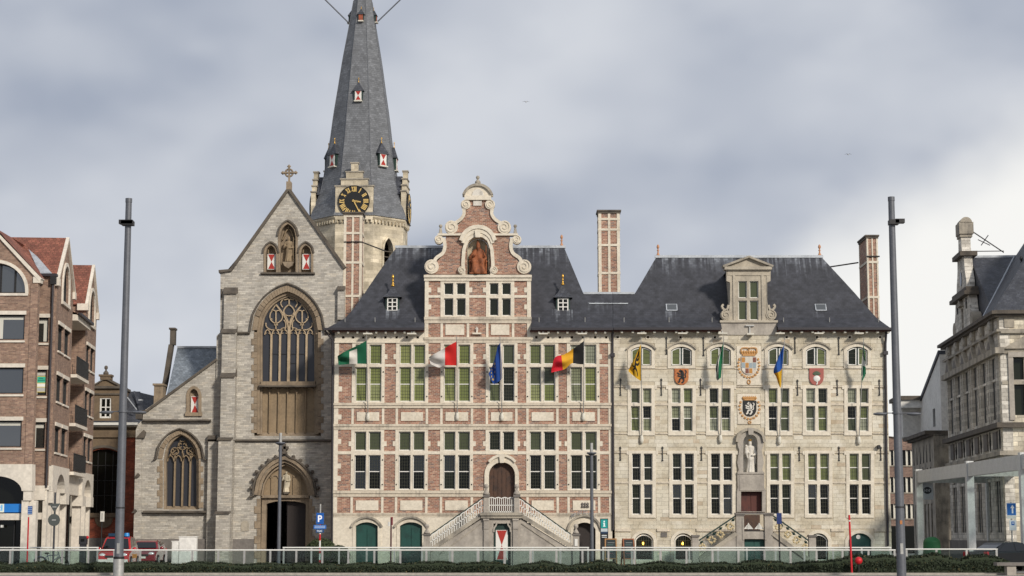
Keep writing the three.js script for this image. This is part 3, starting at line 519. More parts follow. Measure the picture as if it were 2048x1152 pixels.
// ================= stone-fronted house =================
const houseX = WX(1500, 1100, 0);
const house = thing('stone_house', 'cream stone town house with coats of arms, arched attic windows and a slate roof', 'building', [houseX, 0, 0]);
const stoneColor = () => { const v = rnd(), c = v < 0.03 ? [0.55, 0.46, 0.34] : v < 0.2 ? [0.69, 0.635, 0.52] : v < 0.3 ? [0.58, 0.53, 0.425] : [0.635, 0.58, 0.46], k = rr(0.95, 1.05); return c.map((q) => q * k); };
function coursed(parent, a, b, y0, y1, openings, h, zf, color = stoneColor) {
  const list = [], n = Math.round((y1 - y0) / h), hh = (y1 - y0) / n;
  for (let r = 0; r < n; r++) {
    const lo = y0 + r * hh, hi = lo + hh; let free = [[a, b]];
    for (const o of openings) if (o[3] > lo + 0.02 && o[2] < hi - 0.02) free = free.flatMap(([p, q]) => o[1] <= p || o[0] >= q ? [[p, q]] : [[p, Math.max(p, o[0])], [Math.min(q, o[1]), q]].filter(([s, t]) => t - s > 0.03));
    for (const [p, q] of free) {
      let x = p, first = true;
      while (q - x > 0.03) {
        let w = rr(0.34, 0.72) * (first && r % 2 ? 0.6 : 1); first = false; if (q - x - w < 0.25) w = q - x;
        const g = box(x + 0.004, x + w - 0.004, lo + 0.004, hi - 0.004, zf - 0.04, zf + rr(0, 0.01)), c = color(), col = new Float32Array(g.attributes.position.count * 3);
        for (let i = 0; i < col.length; i += 3) { col[i] = c[0]; col[i + 1] = c[1]; col[i + 2] = c[2]; }
        g.setAttribute('color', new THREE.BufferAttribute(col, 3)); list.push([w * hh, g]); x += w;
      }
    }
  }
  list.sort((p, q) => q[0] - p[0]);
  list.slice(0, 300).forEach(([, g]) => P('stone', g, M.ashlar, parent));
  if (list.length > 300) P('stone_courses', list.slice(300).map((q) => q[1]), M.ashlar, parent).userData.kind = 'stuff';
}
{
  frame(house, houseX, 0, 0, 820);
  const L = X(1228), R = X(1776), T = Y(664);
  const attic = [[1262, 1303], [1342, 1383.7], [1420, 1461.6], [1536, 1577], [1611.6, 1652.6], [1694.4, 1735.2]];
  const mid = [[1262, 1303], [1343, 1385], [1418.7, 1461], [1537, 1578.6], [1612, 1654.5], [1695, 1737]];
  const low = [[1264, 1305], [1345, 1387.5], [1421.8, 1464.5], [1540, 1582], [1616, 1658], [1699, 1741.5]];
  const cell = [[1269, 1307, 'w'], [1348, 1386, 'w'], [1618, 1656, 'w'], [1697, 1742.5, 'd']];
  const U = (x0, x1, y0, y1) => { const m = (y0 + y1) / 2; return [X(x0, m), X(x1, m), Y(y1), Y(y0)]; };
  const holes = [], ops = [];
  attic.forEach(([a, b]) => { holes.push(px2(arch(a - 1, b + 1, 732, 701, 692.5, 'seg'))); ops.push(U(a - 7, b + 7, 688, 737)); });
  mid.forEach(([a, b]) => { holes.push(px2(rect(a - 1, 775, b + 1, 863.5))); ops.push(U(a - 7, b + 7, 770, 872)); });
  low.forEach(([a, b]) => { holes.push(px2(rect(a - 1, 906, b + 1, 1030.5))); ops.push(U(a - 7, b + 7, 901, 1036)); });
  cell.forEach(([a, b]) => { holes.push(px2(arch(a - 1, b + 1, 1127.5, 1080, 1065.5, 'seg'))); ops.push(U(a - 7, b + 7, 1062, 1129)); });
  holes.push(px2(rect(1480, 981, 1525, 1027)), px2(arch(1484, 1516, 946, 885, 867, 'round')));
  for (const x of [1235.5, 1296, 1361, 1430, 1573.5, 1634, 1699.5, 1760]) { holes.push(px2(rect(x - 2.2, 672.3, x + 2.2, 676.8))); ops.push(U(x - 5, x + 5, 670, 679)); }
  ops.push(U(1473, 1523, 692, 770), U(1474, 1521, 787, 849), U(1473, 1531, 858, 1034), U(1472, 1545, 1020, 1130));
  const sl = [[1228, 736, 1776, 738.2, 0.02], [1228, 771.5, 1776, 774.5, 0.035], [1228, 806.5, 1776, 811, 0.03], [1228, 866, 1776, 868.5, 0.03], [1228, 903, 1776, 906, 0.035], [1228, 963, 1776, 967, 0.03], [1228, 1057, 1776, 1063, 0.06]];
  P('wall', ext([[L, -0.05], [R, -0.05], [R, T], [L, T]], -0.5, -0.022, holes), M.joint, house);
  // flat string courses run between the window surrounds
  for (const [, y0, , y1, d] of sl) {
    const lo = Y(y1), hi = Y(y0); let free = [[L, R]];
    for (const o of ops) if (o[3] > lo && o[2] < hi) free = free.flatMap(([p, q]) => o[1] <= p || o[0] >= q ? [[p, q]] : [[p, o[0]], [o[1], q]].filter(([s, t]) => t - s > 0.05));
    for (const [p, q] of free) P('string_course', box(p, q, lo, hi, -0.08, d), M.weathered, house);
    ops.push([L, R, lo, hi]);
  }
  coursed(house, L, R, 0.02, T, ops, 0.232, 0);
  P('side_walls', [box(L, L + 0.4, 0, T, -7.0, -0.5), box(R - 0.4, R, 0, T, -7.0, -0.5), box(L, R, 0, T, -7.4, -7.0)], M.greyStone, house);
  const G = [M.glassG3, M.glassG2, M.glassD2], GW = [...M.GB, M.glassD2];
  for (const [a, b] of attic) {
    const m = (a + b) / 2, w = P('window', pp(arch(a - 6.8, b + 6.8, 737, 700, 686.5, 'seg'), -0.25, 0.05, [arch(a, b, 731, 701, 693.5, 'seg')]), M.trim, house);
    P('hood_mould', ps(arcLine(a - 9, b + 9, 0, 699, 685, 'seg', 12), 3, -0.02, 0.16), M.trimDark, w);
    P('dark_frame', [ps([...arch(a + 0.8, b - 0.8, 730, 701, 694.4, 'seg'), [a + 0.8, 730]], 2.2, -0.2, -0.08), pb(m - 2.2, 694, m + 2.2, 730.5, -0.2, -0.08)], M.darkGreen, w);
    for (const [p, q] of [[a + 2, m - 2.6], [m + 2.6, b - 2]]) {
      const pts = arch(a + 2, b - 2, 729, 702, 695.8, 'seg').filter(([x]) => x >= p - 0.1 && x <= q + 0.1), o = [[p, 729], ...pts.filter(([, y]) => y < 728.9), [q, 729]];
      P('casement', ps([...o, o[0]], 2, -0.14, -0.06), M.white, w);
      P('pane', pp(o, -0.12, -0.108), G[Math.floor(rnd() * 3)], w);
      P('lead_cames', [1, 2].map((k) => pb(p, 697 + k * 9, q, 697.5 + k * 9, -0.106, -0.09)), M.cames, w);
    }
  }
  const cross = (a, b, top, bot, y0, y1, glT, glB, barsT, barsB) => {
    const m = (a + b) / 2, Ls = [[a, m - 3], [m + 3, b]], hs = [];
    for (const [p, q] of Ls) hs.push(rect(p, top[0], q, top[1]), rect(p, bot[0], q, bot[1]));
    const w = P('window', pp(rect(a - 6.8, y0, b + 6.8, y1), -0.28, 0.05, hs), M.trim, house);
    for (const s of [-1, 1]) P('surround_ear', pb(s < 0 ? a - 11 : b + 7, y0 + 0.6, s < 0 ? a - 7 : b + 11, y0 + 8, -0.1, 0.05), M.trim, w);
    for (const [p, q] of Ls) { sash(w, p, ...[top[0]], q, top[1], -0.17, glT(), { bar: barsT, cames: [3, 0.24] }); sash(w, p, bot[0], q, bot[1], -0.17, glB(), { bar: barsB, cames: [3, 0.24] }); }
  };
  mid.forEach(([a, b]) => cross(a, b, [776.5, 806.5], [812, 862.5], 770.5, 871, () => GW, () => [...M.GB, M.glassD2, M.glassD], [], [836.5]));
  low.forEach(([a, b], i) => cross(a, b, [907, 961.5], [968.5, 1029], 901.5, 1035.5, () => i > 2 ? [M.glassG2, M.glassG3] : [M.glassD, M.glassD2], () => [M.glassD, M.glassD, M.glassD2, M.glassD3], [935], [996.5]));
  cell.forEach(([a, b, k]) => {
    P('cellar_surround', pp(band(arch(a - 7, b + 7, 1127.5, 1079, 1060, 'seg'), arch(a, b, 1127.5, 1080, 1066.5, 'seg')), -0.2, 0.05), M.trim, house);
    if (k === 'd') { const d = P('cellar_door', pp(arch(a, b, 1127, 1080, 1066.5, 'seg'), -0.2, -0.12), M.green, house), [u, y] = PT(1717, 1074); P('round_plate', place(new THREE.CylinderGeometry(0.13, 0.13, 0.03, 14).rotateX(Math.PI / 2).translate(u, y, -0.1)), M.white, d); return; }
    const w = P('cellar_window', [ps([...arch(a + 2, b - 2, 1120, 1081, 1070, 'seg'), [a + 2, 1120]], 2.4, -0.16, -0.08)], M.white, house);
    P('pane', pp(arch(a + 1, b - 1, 1120, 1081, 1069, 'seg'), -0.2, -0.15), M.glassD, w);
    P('window_grille', [...[1, 2, 3, 4, 5, 6, 7].map((q) => pb(lerp(a, b, q / 8) - 0.25, 1074, lerp(a, b, q / 8) + 0.25, 1120, -0.149, -0.13)), ...[0, 1, 2, 3].map((q) => pb(a + 2, 1081 + q * 10, b - 2, 1081.5 + q * 10, -0.148, -0.128))], M.cames, w);
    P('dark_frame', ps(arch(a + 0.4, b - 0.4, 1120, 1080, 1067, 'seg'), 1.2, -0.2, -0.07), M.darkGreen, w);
    if (a < 1400) { const lx = (a + b) / 2 - 1.5, [u, y] = PT(lx, 1087); P('window_lamp', place(new THREE.SphereGeometry(0.06, 10, 8).scale(1, 1.7, 0.8).translate(u, y, -0.1)), std({ color: 0xf2d27a, emissive: 0xffc648, emissiveIntensity: 1.6, roughness: 0.5 }), w); const pl = new THREE.PointLight(0xffc860, 0.25, 6); pl.position.copy(V(u, y, 0.0).applyMatrix4(fr.m)); pl.castShadow = true; w.add(pl); }
    P('cellar_sill', pb(a, 1120, b, 1127.5, -0.3, 0.02), M.trim, house);
  });
  // wall anchors
  for (const [x, y0, y1] of [[1241, 757, 791], [1322.8, 757, 791], [1401.3, 757, 791], [1595, 759, 791], [1674.5, 759, 791], [1758.7, 759, 791], [1240.7, 893, 921], [1325, 893, 922], [1403, 893, 921], [1598.6, 893, 922], [1678, 893, 922], [1761.5, 893, 921], [1333, 674, 709], [1407, 674, 712], [1590, 674, 707], [1677.5, 674, 710]])
    P('wall_anchor', [pb(x - 0.8, y0, x + 0.8, y1, 0, 0.07), pb(x - 2, y0 + 2, x + 2, y0 + 4, 0.01, 0.06), pb(x - 1.8, y1 - 2, x + 1.8, y1, 0.01, 0.06)], M.blackIron, house);
  for (const x of [1235.5, 1296, 1361, 1430, 1573.5, 1634, 1699.5, 1760]) { P('putlog_stone', pp(rect(x - 5, 670, x + 5, 679), -0.05, 0.03, [rect(x - 2.2, 672.3, x + 2.2, 676.8)]), M.trim, house); }
  // eaves
  for (const [a, b] of [[1226.5, 1440], [1553, 1779]]) { P('soffit', pb(a, 661.5, b, 664.2, -0.3, 0.52), M.redBrown, house); P('gutter', pb(a, 657.5, b + (b > 1700 ? 5 : 0), 662, 0.45, 0.72), M.pipe, house); }
  for (const [a, n] of [[1243, 10], [1558, 11]]) for (let k = 0; k < n; k++) P('beam_end', pb(a + k * 21.6 - 2.2, 662.5, a + k * 21.6 + 2.2, 667.5, -0.1, 0.5), M.offwhite, house);
  for (const x of [1282, 1363, 1443, 1557, 1634, 1714]) { const c = P('floodlight', pb(x - 9, 667.7, x + 9, 670.2, 0.35, 0.75), M.offwhite, house); P('bracket', pb(x - 1.2, 663, x + 1.2, 667.7, 0.2, 0.5), M.galva, c); }
  { const c = P('floodlight', pb(1492, 668, 1506, 671, 0.1, 0.5), M.offwhite, house); P('bracket', [pb(1497.6, 653, 1500.4, 668, 0.05, 0.15), pb(1490.5, 650.5, 1507.5, 653, 0.05, 0.2)], M.galva, c); }
  P('downpipe', place(tube0([[1770, 662, 0.4], [1770, 672, 0.18], [1770, 700, 0.12], [1772, 900, 0.12], [1775, 1092, 0.12]].map(([a, b, z]) => [...PT(a, b), z]), 0.075, 8)), M.pipe, house);
  { const [u, y] = PT(1770, 706); P('pipe_hopper', box(u - 0.14, u + 0.14, y - 0.12, y + 0.1, 0, 0.26), M.pipe, house); }
  P('door_plaque', pb(1322, 1065, 1334, 1074, 0, 0.06), M.plinth, house);
  P('security_camera', pb(1754, 890.5, 1759, 897, 0, 0.3), M.blackIron, house);
  // roof
  const left = [1225.6, 1225.6, 1225.6, 1225.6, 1225.6, 1283.5, 1308, 1313], right = [1783, 1754, 1737, 1717, 1710.5, 1689, 1650, 1642.5], rows = [];
  PROF.slice(0, 8).forEach(([py, i], k) => { rows.push([py, i, left[k], right[k]]); if (py === 587.5) rows.push([py, i + 0.001, 1269.5, right[k]]); });
  const [, ring] = hipRoof('roof', house, rows, RZ - 7.7, [[1, 0, 20, 1.5, 0.7], [0.34, 3.2, 3.95, 1.2, 0.7], [0.34, 12.3, 13.0, 1.0, 0.5]], [1441.5, 1553]), t = ring.at(-1);
  P('ridge_cap', box0(t.l - 0.1, t.r + 0.1, t.y - 0.06, t.y + 0.1, t.f - 0.12, t.f + 0.12), M.lead, house);
  { const q = ring[4]; P('ridge_cap', box0(WX(1225.6, 587, q.f) - houseX, WX(1269, 587, q.f) - houseX, q.y - 0.03, q.y + 0.1, q.f - 0.2, q.f + 0.1), M.lead, house); }
  for (const x of [t.l + 0.1, t.r - 0.1]) P('ridge_finial', finial0(0.75, 0.55).translate(x, t.y + 0.05, t.f), plain(0xb9855f), house);
  { const z = RZ - 1.85, y = WY(608, z); P('snow_rail', box0(WX(1225.6, 608, z) - houseX, WX(1256, 608, z) - houseX, y, y + 0.06, z - 0.02, z + 0.08), M.lead, house); }
  for (const x of [1248, 1338, 1424, 1567, 1659, 1757]) { const z = RZ - 0.7, y = WY(645, z); P('roof_hook', rod0([WX(x, 645, z) - houseX, y - 0.05, z], [WX(x, 645, z) - houseX, y + 0.3, z + 0.05], 0.025), M.galva, house); }
  for (const x of [1343.5, 1642]) {   // roof lights
    const z = RZ - 1.55, y = WY(621, z), u = WX(x, 621, z) - houseX, w = 0.32, up = (dx, s) => [u + dx, y + s * 0.42, z + 0.06 - s * 0.3];
    const f = P('skylight', [rod0(up(-w, 0), up(-w, 1), 0.04), rod0(up(w, 0), up(w, 1), 0.04), rod0(up(-w, 0), up(w, 0), 0.045), rod0(up(-w, 1), up(w, 1), 0.02)], M.lead, house);
    P('pane', faces([[up(-w, 0), up(w, 0), up(w, 1), up(-w, 1)].map((p) => [p[0], p[1], p[2] + 0.01])]), M.glassB, f);
  }
  { const keep = fr; frame(house, houseX, -3.2); chimney(house, 1735, 1757.5, 473, 660, [524, 594], 2.6, 560);
    const b = [X(1728, 516), Y(516), -2]; P('brace_rod', place(rod0([X(1660, 533), Y(533), -0.2], b, 0.045)), M.blackIron, house); P('brace_rod', place(rod0([X(1733, 513), Y(513), 0.04], [X(1759, 513), Y(513), 0.04], 0.045)), M.blackIron, house); fr = keep; }
  // ---- stone dormer
  P('dormer_base', pp(rect(1441.5, 645, 1553, 670), -2, 0.06), M.stair, house);
  P('ledge', pb(1439.5, 641, 1555, 645.5, -1, 0.16), M.dormer, house);
  const dw = [[1477, 1494], [1499.5, 1517]], dh = [];
  for (const [a, b] of dw) dh.push(rect(a, 562, b, 595.8), rect(a, 601, b, 640));
  const dormer = P('dormer', pp(rect(1461, 540, 1533, 641), -2.6, 0.0, dh), M.dormer, house);
  for (const s of [-1, 1]) {
    const c = 1497, f = (p) => p.map(([x, y]) => [c + s * (x - c), y]);
    P('dormer_pilaster', [pp(f([[1533, 641], [1538, 641], [1534, 600], [1534, 565], [1541, 562], [1541, 541], [1533, 541]]), -0.35, 0.03), pb(s < 0 ? 1466 : 1523, 541, s < 0 ? 1471 : 1528, 641, 0, 0.06)], M.dormer, dormer);
    volute('scroll', c + s * 45.5, 630, 10.5, -s, M.dormer, dormer, -0.3, 0.06);
    P('scroll_edge', ps(f(spline([[1537, 610], [1540, 619], [1546, 619], [1550, 612], [1547, 609]], 10)), 4, -0.3, 0.06), M.dormer, dormer);
  }
  for (const [a, b] of dw) { sash(dormer, a, 562, b, 595.8, -0.16, M.glassG3); sash(dormer, a, 601, b, 640, -0.16, M.glassG3); }
  P('frieze', pb(1455, 540, 1540, 551, -0.4, 0.05), M.dormer, dormer);
  const cor = P('cornice', [pb(1448.5, 534, 1543, 540, -0.5, 0.25), pb(1452, 538.5, 1541, 542, -0.5, 0.14)], M.dormer, dormer);
  P('pediment', pp([[1450, 534.5], [1542, 534.5], [1497, 516]], -0.45, 0.05), M.dormer, dormer);
  P('pediment_rake', [ps([[1445.5, 533.5], [1497, 514.5], [1545.5, 533.5]], 4.2, -0.5, 0.28)], M.trimDark, dormer);
  P('dormer_roof', place(faces([[[X(1455, 540), Y(540), -0.3], [X(1497, 516), Y(516), -0.3], [X(1497, 516), Y(516), -4], [X(1455, 540), Y(540), -4]], [[X(1540, 540), Y(540), -0.3], [X(1497, 516), Y(516), -0.3], [X(1497, 516), Y(516), -4], [X(1540, 540), Y(540), -4]]])), M.slate, dormer);
  // ---- centre bay: arms, statue niche, door
  const dark = (gs) => P('arms_panel', gs, M.trim, house);
  const p1 = dark(pb(1473.5, 692, 1522.5, 770, -0.1, 0.04)), p2 = dark(pb(1474.5, 787.5, 1520.5, 848.5, -0.1, 0.04));
  const shield = (x0, x1, y0, y1, z0, z1, m, parent, name = 'shield') => P(name, pp([[x0, y0], [x0, lerp(y0, y1, 0.55)], ...arcLine(x0, x1, 0, -lerp(y0, y1, 0.55), -y1, 'round', 10).map(([x, y]) => [x, -y]), [x1, y0]].reverse(), z0, z1, [], 0.012), m, parent);
  const gold = plain(0xb98a52, 0.55), chain = (cx, cy, rx, ry, n, parent, a0 = -0.15, a1 = 1.15) => { for (let k = 0; k <= n; k++) { const a = Math.PI * lerp(a0, a1, k / n); const [u, y] = PT(cx + rx * Math.cos(a), cy + ry * Math.sin(a)); P('chain_link', place(new THREE.BoxGeometry(0.12, 0.12, 0.06).rotateZ(a + 0.8).translate(u, y, 0.07)), gold, parent); } };
  const crown = (cx, y0, y1, w, n, parent, closed) => {
    P('crown', [pb(cx - w * 0.8, y1 - 3.5, cx + w * 0.8, y1, 0.03, 0.14), ...Array.from({ length: n }, (_, k) => { const t = k / (n - 1) * 2 - 1, [u, y] = PT(cx + t * w * 0.92, lerp(y0, y1, 0.5) + 1); return place(new THREE.OctahedronGeometry(0.12).scale(0.8, 1.2, 0.5).translate(u, y, 0.09)); }), pp([[cx - w * 0.8, y1 - 3], [cx + w * 0.8, y1 - 3], [cx + w, lerp(y0, y1, 0.45)], [cx - w, lerp(y0, y1, 0.45)]].reverse(), 0.03, 0.09),
      ...(closed ? [-1, 0, 1].map((k) => ps(spline([[cx + k * w, lerp(y0, y1, 0.5)], [cx + k * w * 0.9, y0 + 2], [cx + k * w * 0.3, y0 + 1], [cx, y0 + 2]], 8), 2.4, 0.05, 0.13)) : [])], gold, parent);
  };
  crown(1497.5, 695, 712.5, 16, 7, p1, true);
  { const s = shield(1482, 1513, 713, 750, 0.03, 0.1, M.marble, p1); const q = [plain(0xb5803f), plain(0x94a0a4), plain(0x7a4a3c), plain(0xc9c2b2)]; [[0, 0, 0], [1, 0, 3], [0, 1, 1], [1, 1, 0], [2, 0, 3], [3, 0, 2], [2, 1, 1], [3, 1, 1], [1, 2, 2], [2, 2, 0]].forEach(([i, j, k]) => P('shield_quarter', pb(1483 + i * 7.4, 715 + j * 11, 1489.6 + i * 7.4, 725 + j * 11, 0.09, 0.108), q[k], s)); }
  chain(1497.5, 730, 21, 25, 15, p1);
  { const [u, y] = PT(1497.5, 764); P('pendant', place(new THREE.TorusGeometry(0.09, 0.035, 6, 12).scale(1, 1.3, 1).translate(u, y, 0.07)), gold, p1); }
  crown(1498.5, 790, 801, 13, 7, p2, false);
  { const s = shield(1485.5, 1512.5, 802, 833, 0.03, 0.09, M.black, p2); const w = M.marble; lion(s, 1499, 817, 10.5, 13, w, 0.09, 0.11); }
  chain(1499, 815, 20, 23, 13, p2);
  { const [u, y] = PT(1499, 845); P('pendant', place(new THREE.TorusGeometry(0.07, 0.03, 6, 12).scale(1.2, 1, 1).translate(u, y, 0.07)), gold, p2); }
  { const s = shield(1348.5, 1377, 737.5, 770, 0, 0.09, std({ map: mottled(128, 0.5, 0xb9743f, 0x9a4f2c, 61, 0.9), roughness: 0.7 }), house, 'lion_shield'); lion(s, 1363, 753, 11, 14.5, M.black, 0.09, 0.11); }
  { const s = shield(1618, 1647, 736.5, 771, 0, 0.09, plain(0xa15a50, 0.7), house, 'turnip_shield'); const [u, y] = PT(1633, 757.5); P('turnip', [place(new THREE.SphereGeometry(0.24, 14, 10).scale(0.9, 0.82, 0.25).translate(u, y, 0.09)), place(strip0([[u, y - 0.15], [u + 0.03, y - 0.26], [u - 0.02, y - 0.36]], 0.06, 0.08, 0.13))], M.white, s); for (let k = -3; k <= 3; k++) P('turnip_leaf', place(new THREE.SphereGeometry(0.1, 8, 6).scale(0.55, 1.35, 0.3).translate(0, 0.14, 0).rotateZ(-k * 0.38).translate(u, y + 0.2, 0.1)), plain(0x4d5a45), s); }
  // aedicule with statue niche over the door
  P('niche_surround', pp([[1473, 1024], [1473, 981], [1475, 976], [1474, 946], [1477, 940], [1474, 925], [1478, 900], [1475, 892], [1474, 880], [1478, 869], [1487, 861], [1500, 858], [1513, 861], [1522, 869], [1527, 880], [1526, 892], [1523, 900], [1527, 925], [1524, 940], [1528, 946], [1528, 976], [1531, 981], [1531, 1024]].map(([x, y]) => [x, y]).reverse(), -0.2, 0.14, [arch(1486, 1514.5, 945, 885, 869, 'round'), rect(1481.5, 983, 1523.8, 1023)]), M.stair, house);
  P('niche', [pp(arch(1485, 1515.5, 946, 885, 868, 'round'), -0.75, -0.65), ps(arch(1484.5, 1516, 946, 885, 867.5, 'round'), 2, -0.7, 0.0)], M.render, house);
  P('hood_mould', ps(spline([[1473, 884], [1477, 869], [1488, 861], [1500, 858.5], [1512, 861], [1524, 869], [1528, 884]], 16), 5.5, 0.1, 0.3), M.trimDark, house);
  P('keystone', pp([[1496, 870], [1505, 870], [1506.5, 857], [1494.5, 857]], 0.1, 0.34), M.stair, house);
  P('niche_floor', pb(1474, 944.5, 1527, 948, -0.7, 0.2), M.stair, house);
  P('door_lintel', pb(1478, 950, 1527, 981, 0.1, 0.17), M.stair, house);
  { const d = P('door', pb(1481.5, 983, 1523.8, 1026, -0.4, -0.32), M.redBrown, house); for (const k of [0, 1]) P('door_leaf', pb(1483 + k * 20.4, 985, 1502 + k * 20.4, 1025, -0.33, -0.29), M.redBrown, d); }
}
function lion(parent, cx, cy, w, h, m, z0, z1) {    // rampant lion as a flat charge
  const L = (pts, t) => ps(spline(pts.map(([x, y]) => [cx + x * w, cy + y * h]), 10), t * w / 10, z0 - 0.004, z1);
  P('lion', [L([[-0.1, -0.75], [0.15, -0.45], [0.2, -0.1], [0.05, 0.25]], 5.2), L([[-0.4, -0.85], [-0.15, -0.7], [0.05, -0.6]], 4.6), L([[0.05, -0.35], [-0.4, -0.3], [-0.8, -0.5]], 2.6), L([[0.1, -0.1], [-0.35, 0], [-0.75, -0.12]], 2.6), L([[0.05, 0.2], [-0.35, 0.4], [-0.4, 0.75], [-0.7, 0.8]], 2.8), L([[0.12, 0.2], [0.4, 0.5], [0.2, 0.8], [0, 0.9]], 2.8), L([[0.2, 0.2], [0.7, 0.15], [0.65, -0.3], [0.85, -0.65], [0.6, -0.85]], 2)], m, parent);
}
// ================= church =================
const churchZ = -3, churchX = WX(550, 1100, churchZ);
const church = thing('church', 'grey stone gothic church with a tall slate spire, clock and red and white shutters', 'church', [churchX, 0, churchZ]);
function shutter(parent, x0, y0, x1, y1, z) {
  const s = P('shutter', pb(x0, y0, x1, y1, z - 0.05, z), M.white, parent), c = (x0 + x1) / 2, m = (y0 + y1) / 2, e = (x1 - x0) * 0.09;
  P('red_triangle', pp([[x0 + e, y0 + 1], [x1 - e, y0 + 1], [c, m]], z - 0.02, z + 0.012), M.red, s); P('red_triangle', pp([[x0 + e, y1 - 1], [x1 - e, y1 - 1], [c, m]], z - 0.02, z + 0.012), M.red, s);
  return s;
}
const toothed = (parent, x, dir, y0, y1, step, m, w = 6, z = 0.03) => { for (let y = y0, k = 0; y < y1 - 2; y += step, k++) P('jamb_stone', pb(dir < 0 ? x - w - (k % 2 ? 5 : 0) : x, y + 0.3, dir < 0 ? x : x + w + (k % 2 ? 5 : 0), Math.min(y1, y + step) - 0.3, -0.3, z + 0.01 * (k % 2)), m, parent); };
function voussoirs(parent, outer, inner, m, z0, z1) { for (let i = 0; i + 1 < outer.length; i++) { const g = 0.04, L = (a, b, t) => [lerp(a[0], b[0], t), lerp(a[1], b[1], t)]; P('arch_stone', pp([L(outer[i], outer[i + 1], g), L(outer[i], outer[i + 1], 1 - g), L(inner[i], inner[i + 1], 1 - g), L(inner[i], inner[i + 1], g)], z0, z1 + 0.012 * (i % 2)), m, parent); } }
{
  const f0 = frame(church, churchX, churchZ, 0, 820);
  const yb = 1128.3;
  // west front
  const bigWin = arch(508, 642, 872, 660, 572, 'point'), portal = arch(520, 620, yb, 992, 921, 'point', 16);
  const niM = arch(560, 592, 545, 470, 446, 'point', 10), niL = arch(530, 555, 545, 503, 487, 'point', 10), niR = arch(599, 624, 545, 503, 487, 'point', 10);
  P('west_front', pp([[433, yb + 2], [672, yb + 2], [680, 900], [684, 700], [686, 531], [577.4, 380], [462, 541], [441, 544], [440, 665], [433, 672]], -0.9, 0, [bigWin, portal, niM, niL, niR]), M.church, church);
  const rake = [[438, 543.5], [462, 540.5], [575, 381], [580, 381], [690, 536]];
  P('gable_coping', ps(rake, 6, -1.0, 0.16), M.coping, church);
  { const c = [577.4, 378]; P('gable_cross', [pb(572.5, 363, 582, 380, -0.6, 0.05), ps([[577.2, 366], [577, 331]], 3.6, -0.4, -0.2), ps([[564, 344], [591, 343.5]], 3.6, -0.41, -0.19), place(new THREE.TorusGeometry(0.24, 0.06, 6, 16).translate(...PT(577, 344), -0.3)), ...[[577, 331], [564.5, 344], [590.5, 343.5]].map((p) => place(new THREE.OctahedronGeometry(0.14).scale(1, 1, 0.7).translate(...PT(...p), -0.3)))], M.churchTrim, church); }
  // nave roof behind the gable
  P('nave_roof', faces([[[443, 545], [577, 384]], [[711, 560], [577, 384]]].map(([a, b]) => { const A = PT(...a), B = PT(...b); return [[...A, -0.9], [...B, -0.9], [...B, -24], [...A, -24]]; })).applyMatrix4(f0.m), M.slate, church);
  P('nave_wall', [pp([[441, yb], [446, yb], [446, 545], [441, 545]], -24, -0.95), pp([[690, yb], [695, yb], [700, 552], [694, 552]], -24, -0.95), pp([[441, yb], [695, yb], [695, 552], [577, 386], [441, 547]], -24.4, -24)], M.church, church);
  // string courses
  const string = (x0, x1, y, d = 0.2, h = 3.4) => P('string_course', [pb(x0, y - h, x1, y, -0.1, d), pb(x0, y, x1, y + 1.4, -0.1, d * 0.5)], M.coping, church);
  string(415, 668, 882.5); string(475, 500, 667.5); string(649, 668, 667.5); string(286, 422, 842.5); string(287, 413, 1025.5, 0.24, 4);
  // buttresses with sloped caps
  const buttress = (x0, x1, yTop, yBot, d, cap = 12) => { P('buttress', pb(x0, yTop + cap, x1, yBot, -0.1, d), M.church, church); const A = PT(x0 - 1, yTop + cap), B = PT(x1 + 1, yTop + cap), T = Y(yTop); P('buttress_cap', place(faces([[[A[0], A[1], d + 0.1], [B[0], A[1], d + 0.1], [B[0], T, 0], [A[0], T, 0]], [[A[0], A[1] - 0.08, d + 0.1], [B[0], A[1] - 0.08, d + 0.1], [B[0], A[1], d + 0.1], [A[0], A[1], d + 0.1]], [[A[0], A[1], 0], [A[0], A[1], d + 0.1], [A[0], T, 0]], [[B[0], A[1], d + 0.1], [B[0], A[1], 0], [B[0], T, 0]]])), M.coping, church); };
  buttress(449, 475, 575, 668, 0.28, 12); buttress(446, 474, 652, 757, 0.5, 14); buttress(445, 473, 737, 881, 0.8, 18); buttress(441, 469, 868, 1026, 1.1, 12); buttress(438, 466, 1014, yb, 1.4, 12);
  buttress(676, 690, 572, 640, 0.3, 8);
  P('buttress', pb(431.5, 672, 441, 880, -1.2, -0.02), M.church, church); P('buttress', pb(415.5, 884, 437, yb, -1.2, 0.3), M.church, church); P('buttress', pb(416, 871, 433, 884, -1.0, 0.2), M.coping, church);
  P('buttress', pb(441, 578, 444.5, 600, -0.3, 0.02), M.coping, church);
  // great window
  const hoodO = arcLine(500, 650, 0, 664, 567, 'point', 26), arO = arcLine(504, 646, 0, 662, 571, 'point', 26), arI = arcLine(514, 636, 0, 661, 583, 'point', 26);
  P('hood_mould', ps(hoodO, 2.6, -0.05, 0.2), M.coping, church);
  voussoirs(church, arO, arI, M.churchTrim, -0.5, 0.05);
  toothed(church, 514, -1, 664, 866, 13, M.churchTrim); toothed(church, 636, 1, 664, 866, 13, M.churchTrim);
  const W = P('great_window', [ps(arch(516, 634, 868, 661, 586, 'point', 24), 5.5, -0.65, -0.2), ps(arch(521, 629.5, 868, 660, 590.5, 'point', 24), 4, -0.75, -0.36)], M.churchTrim, church);
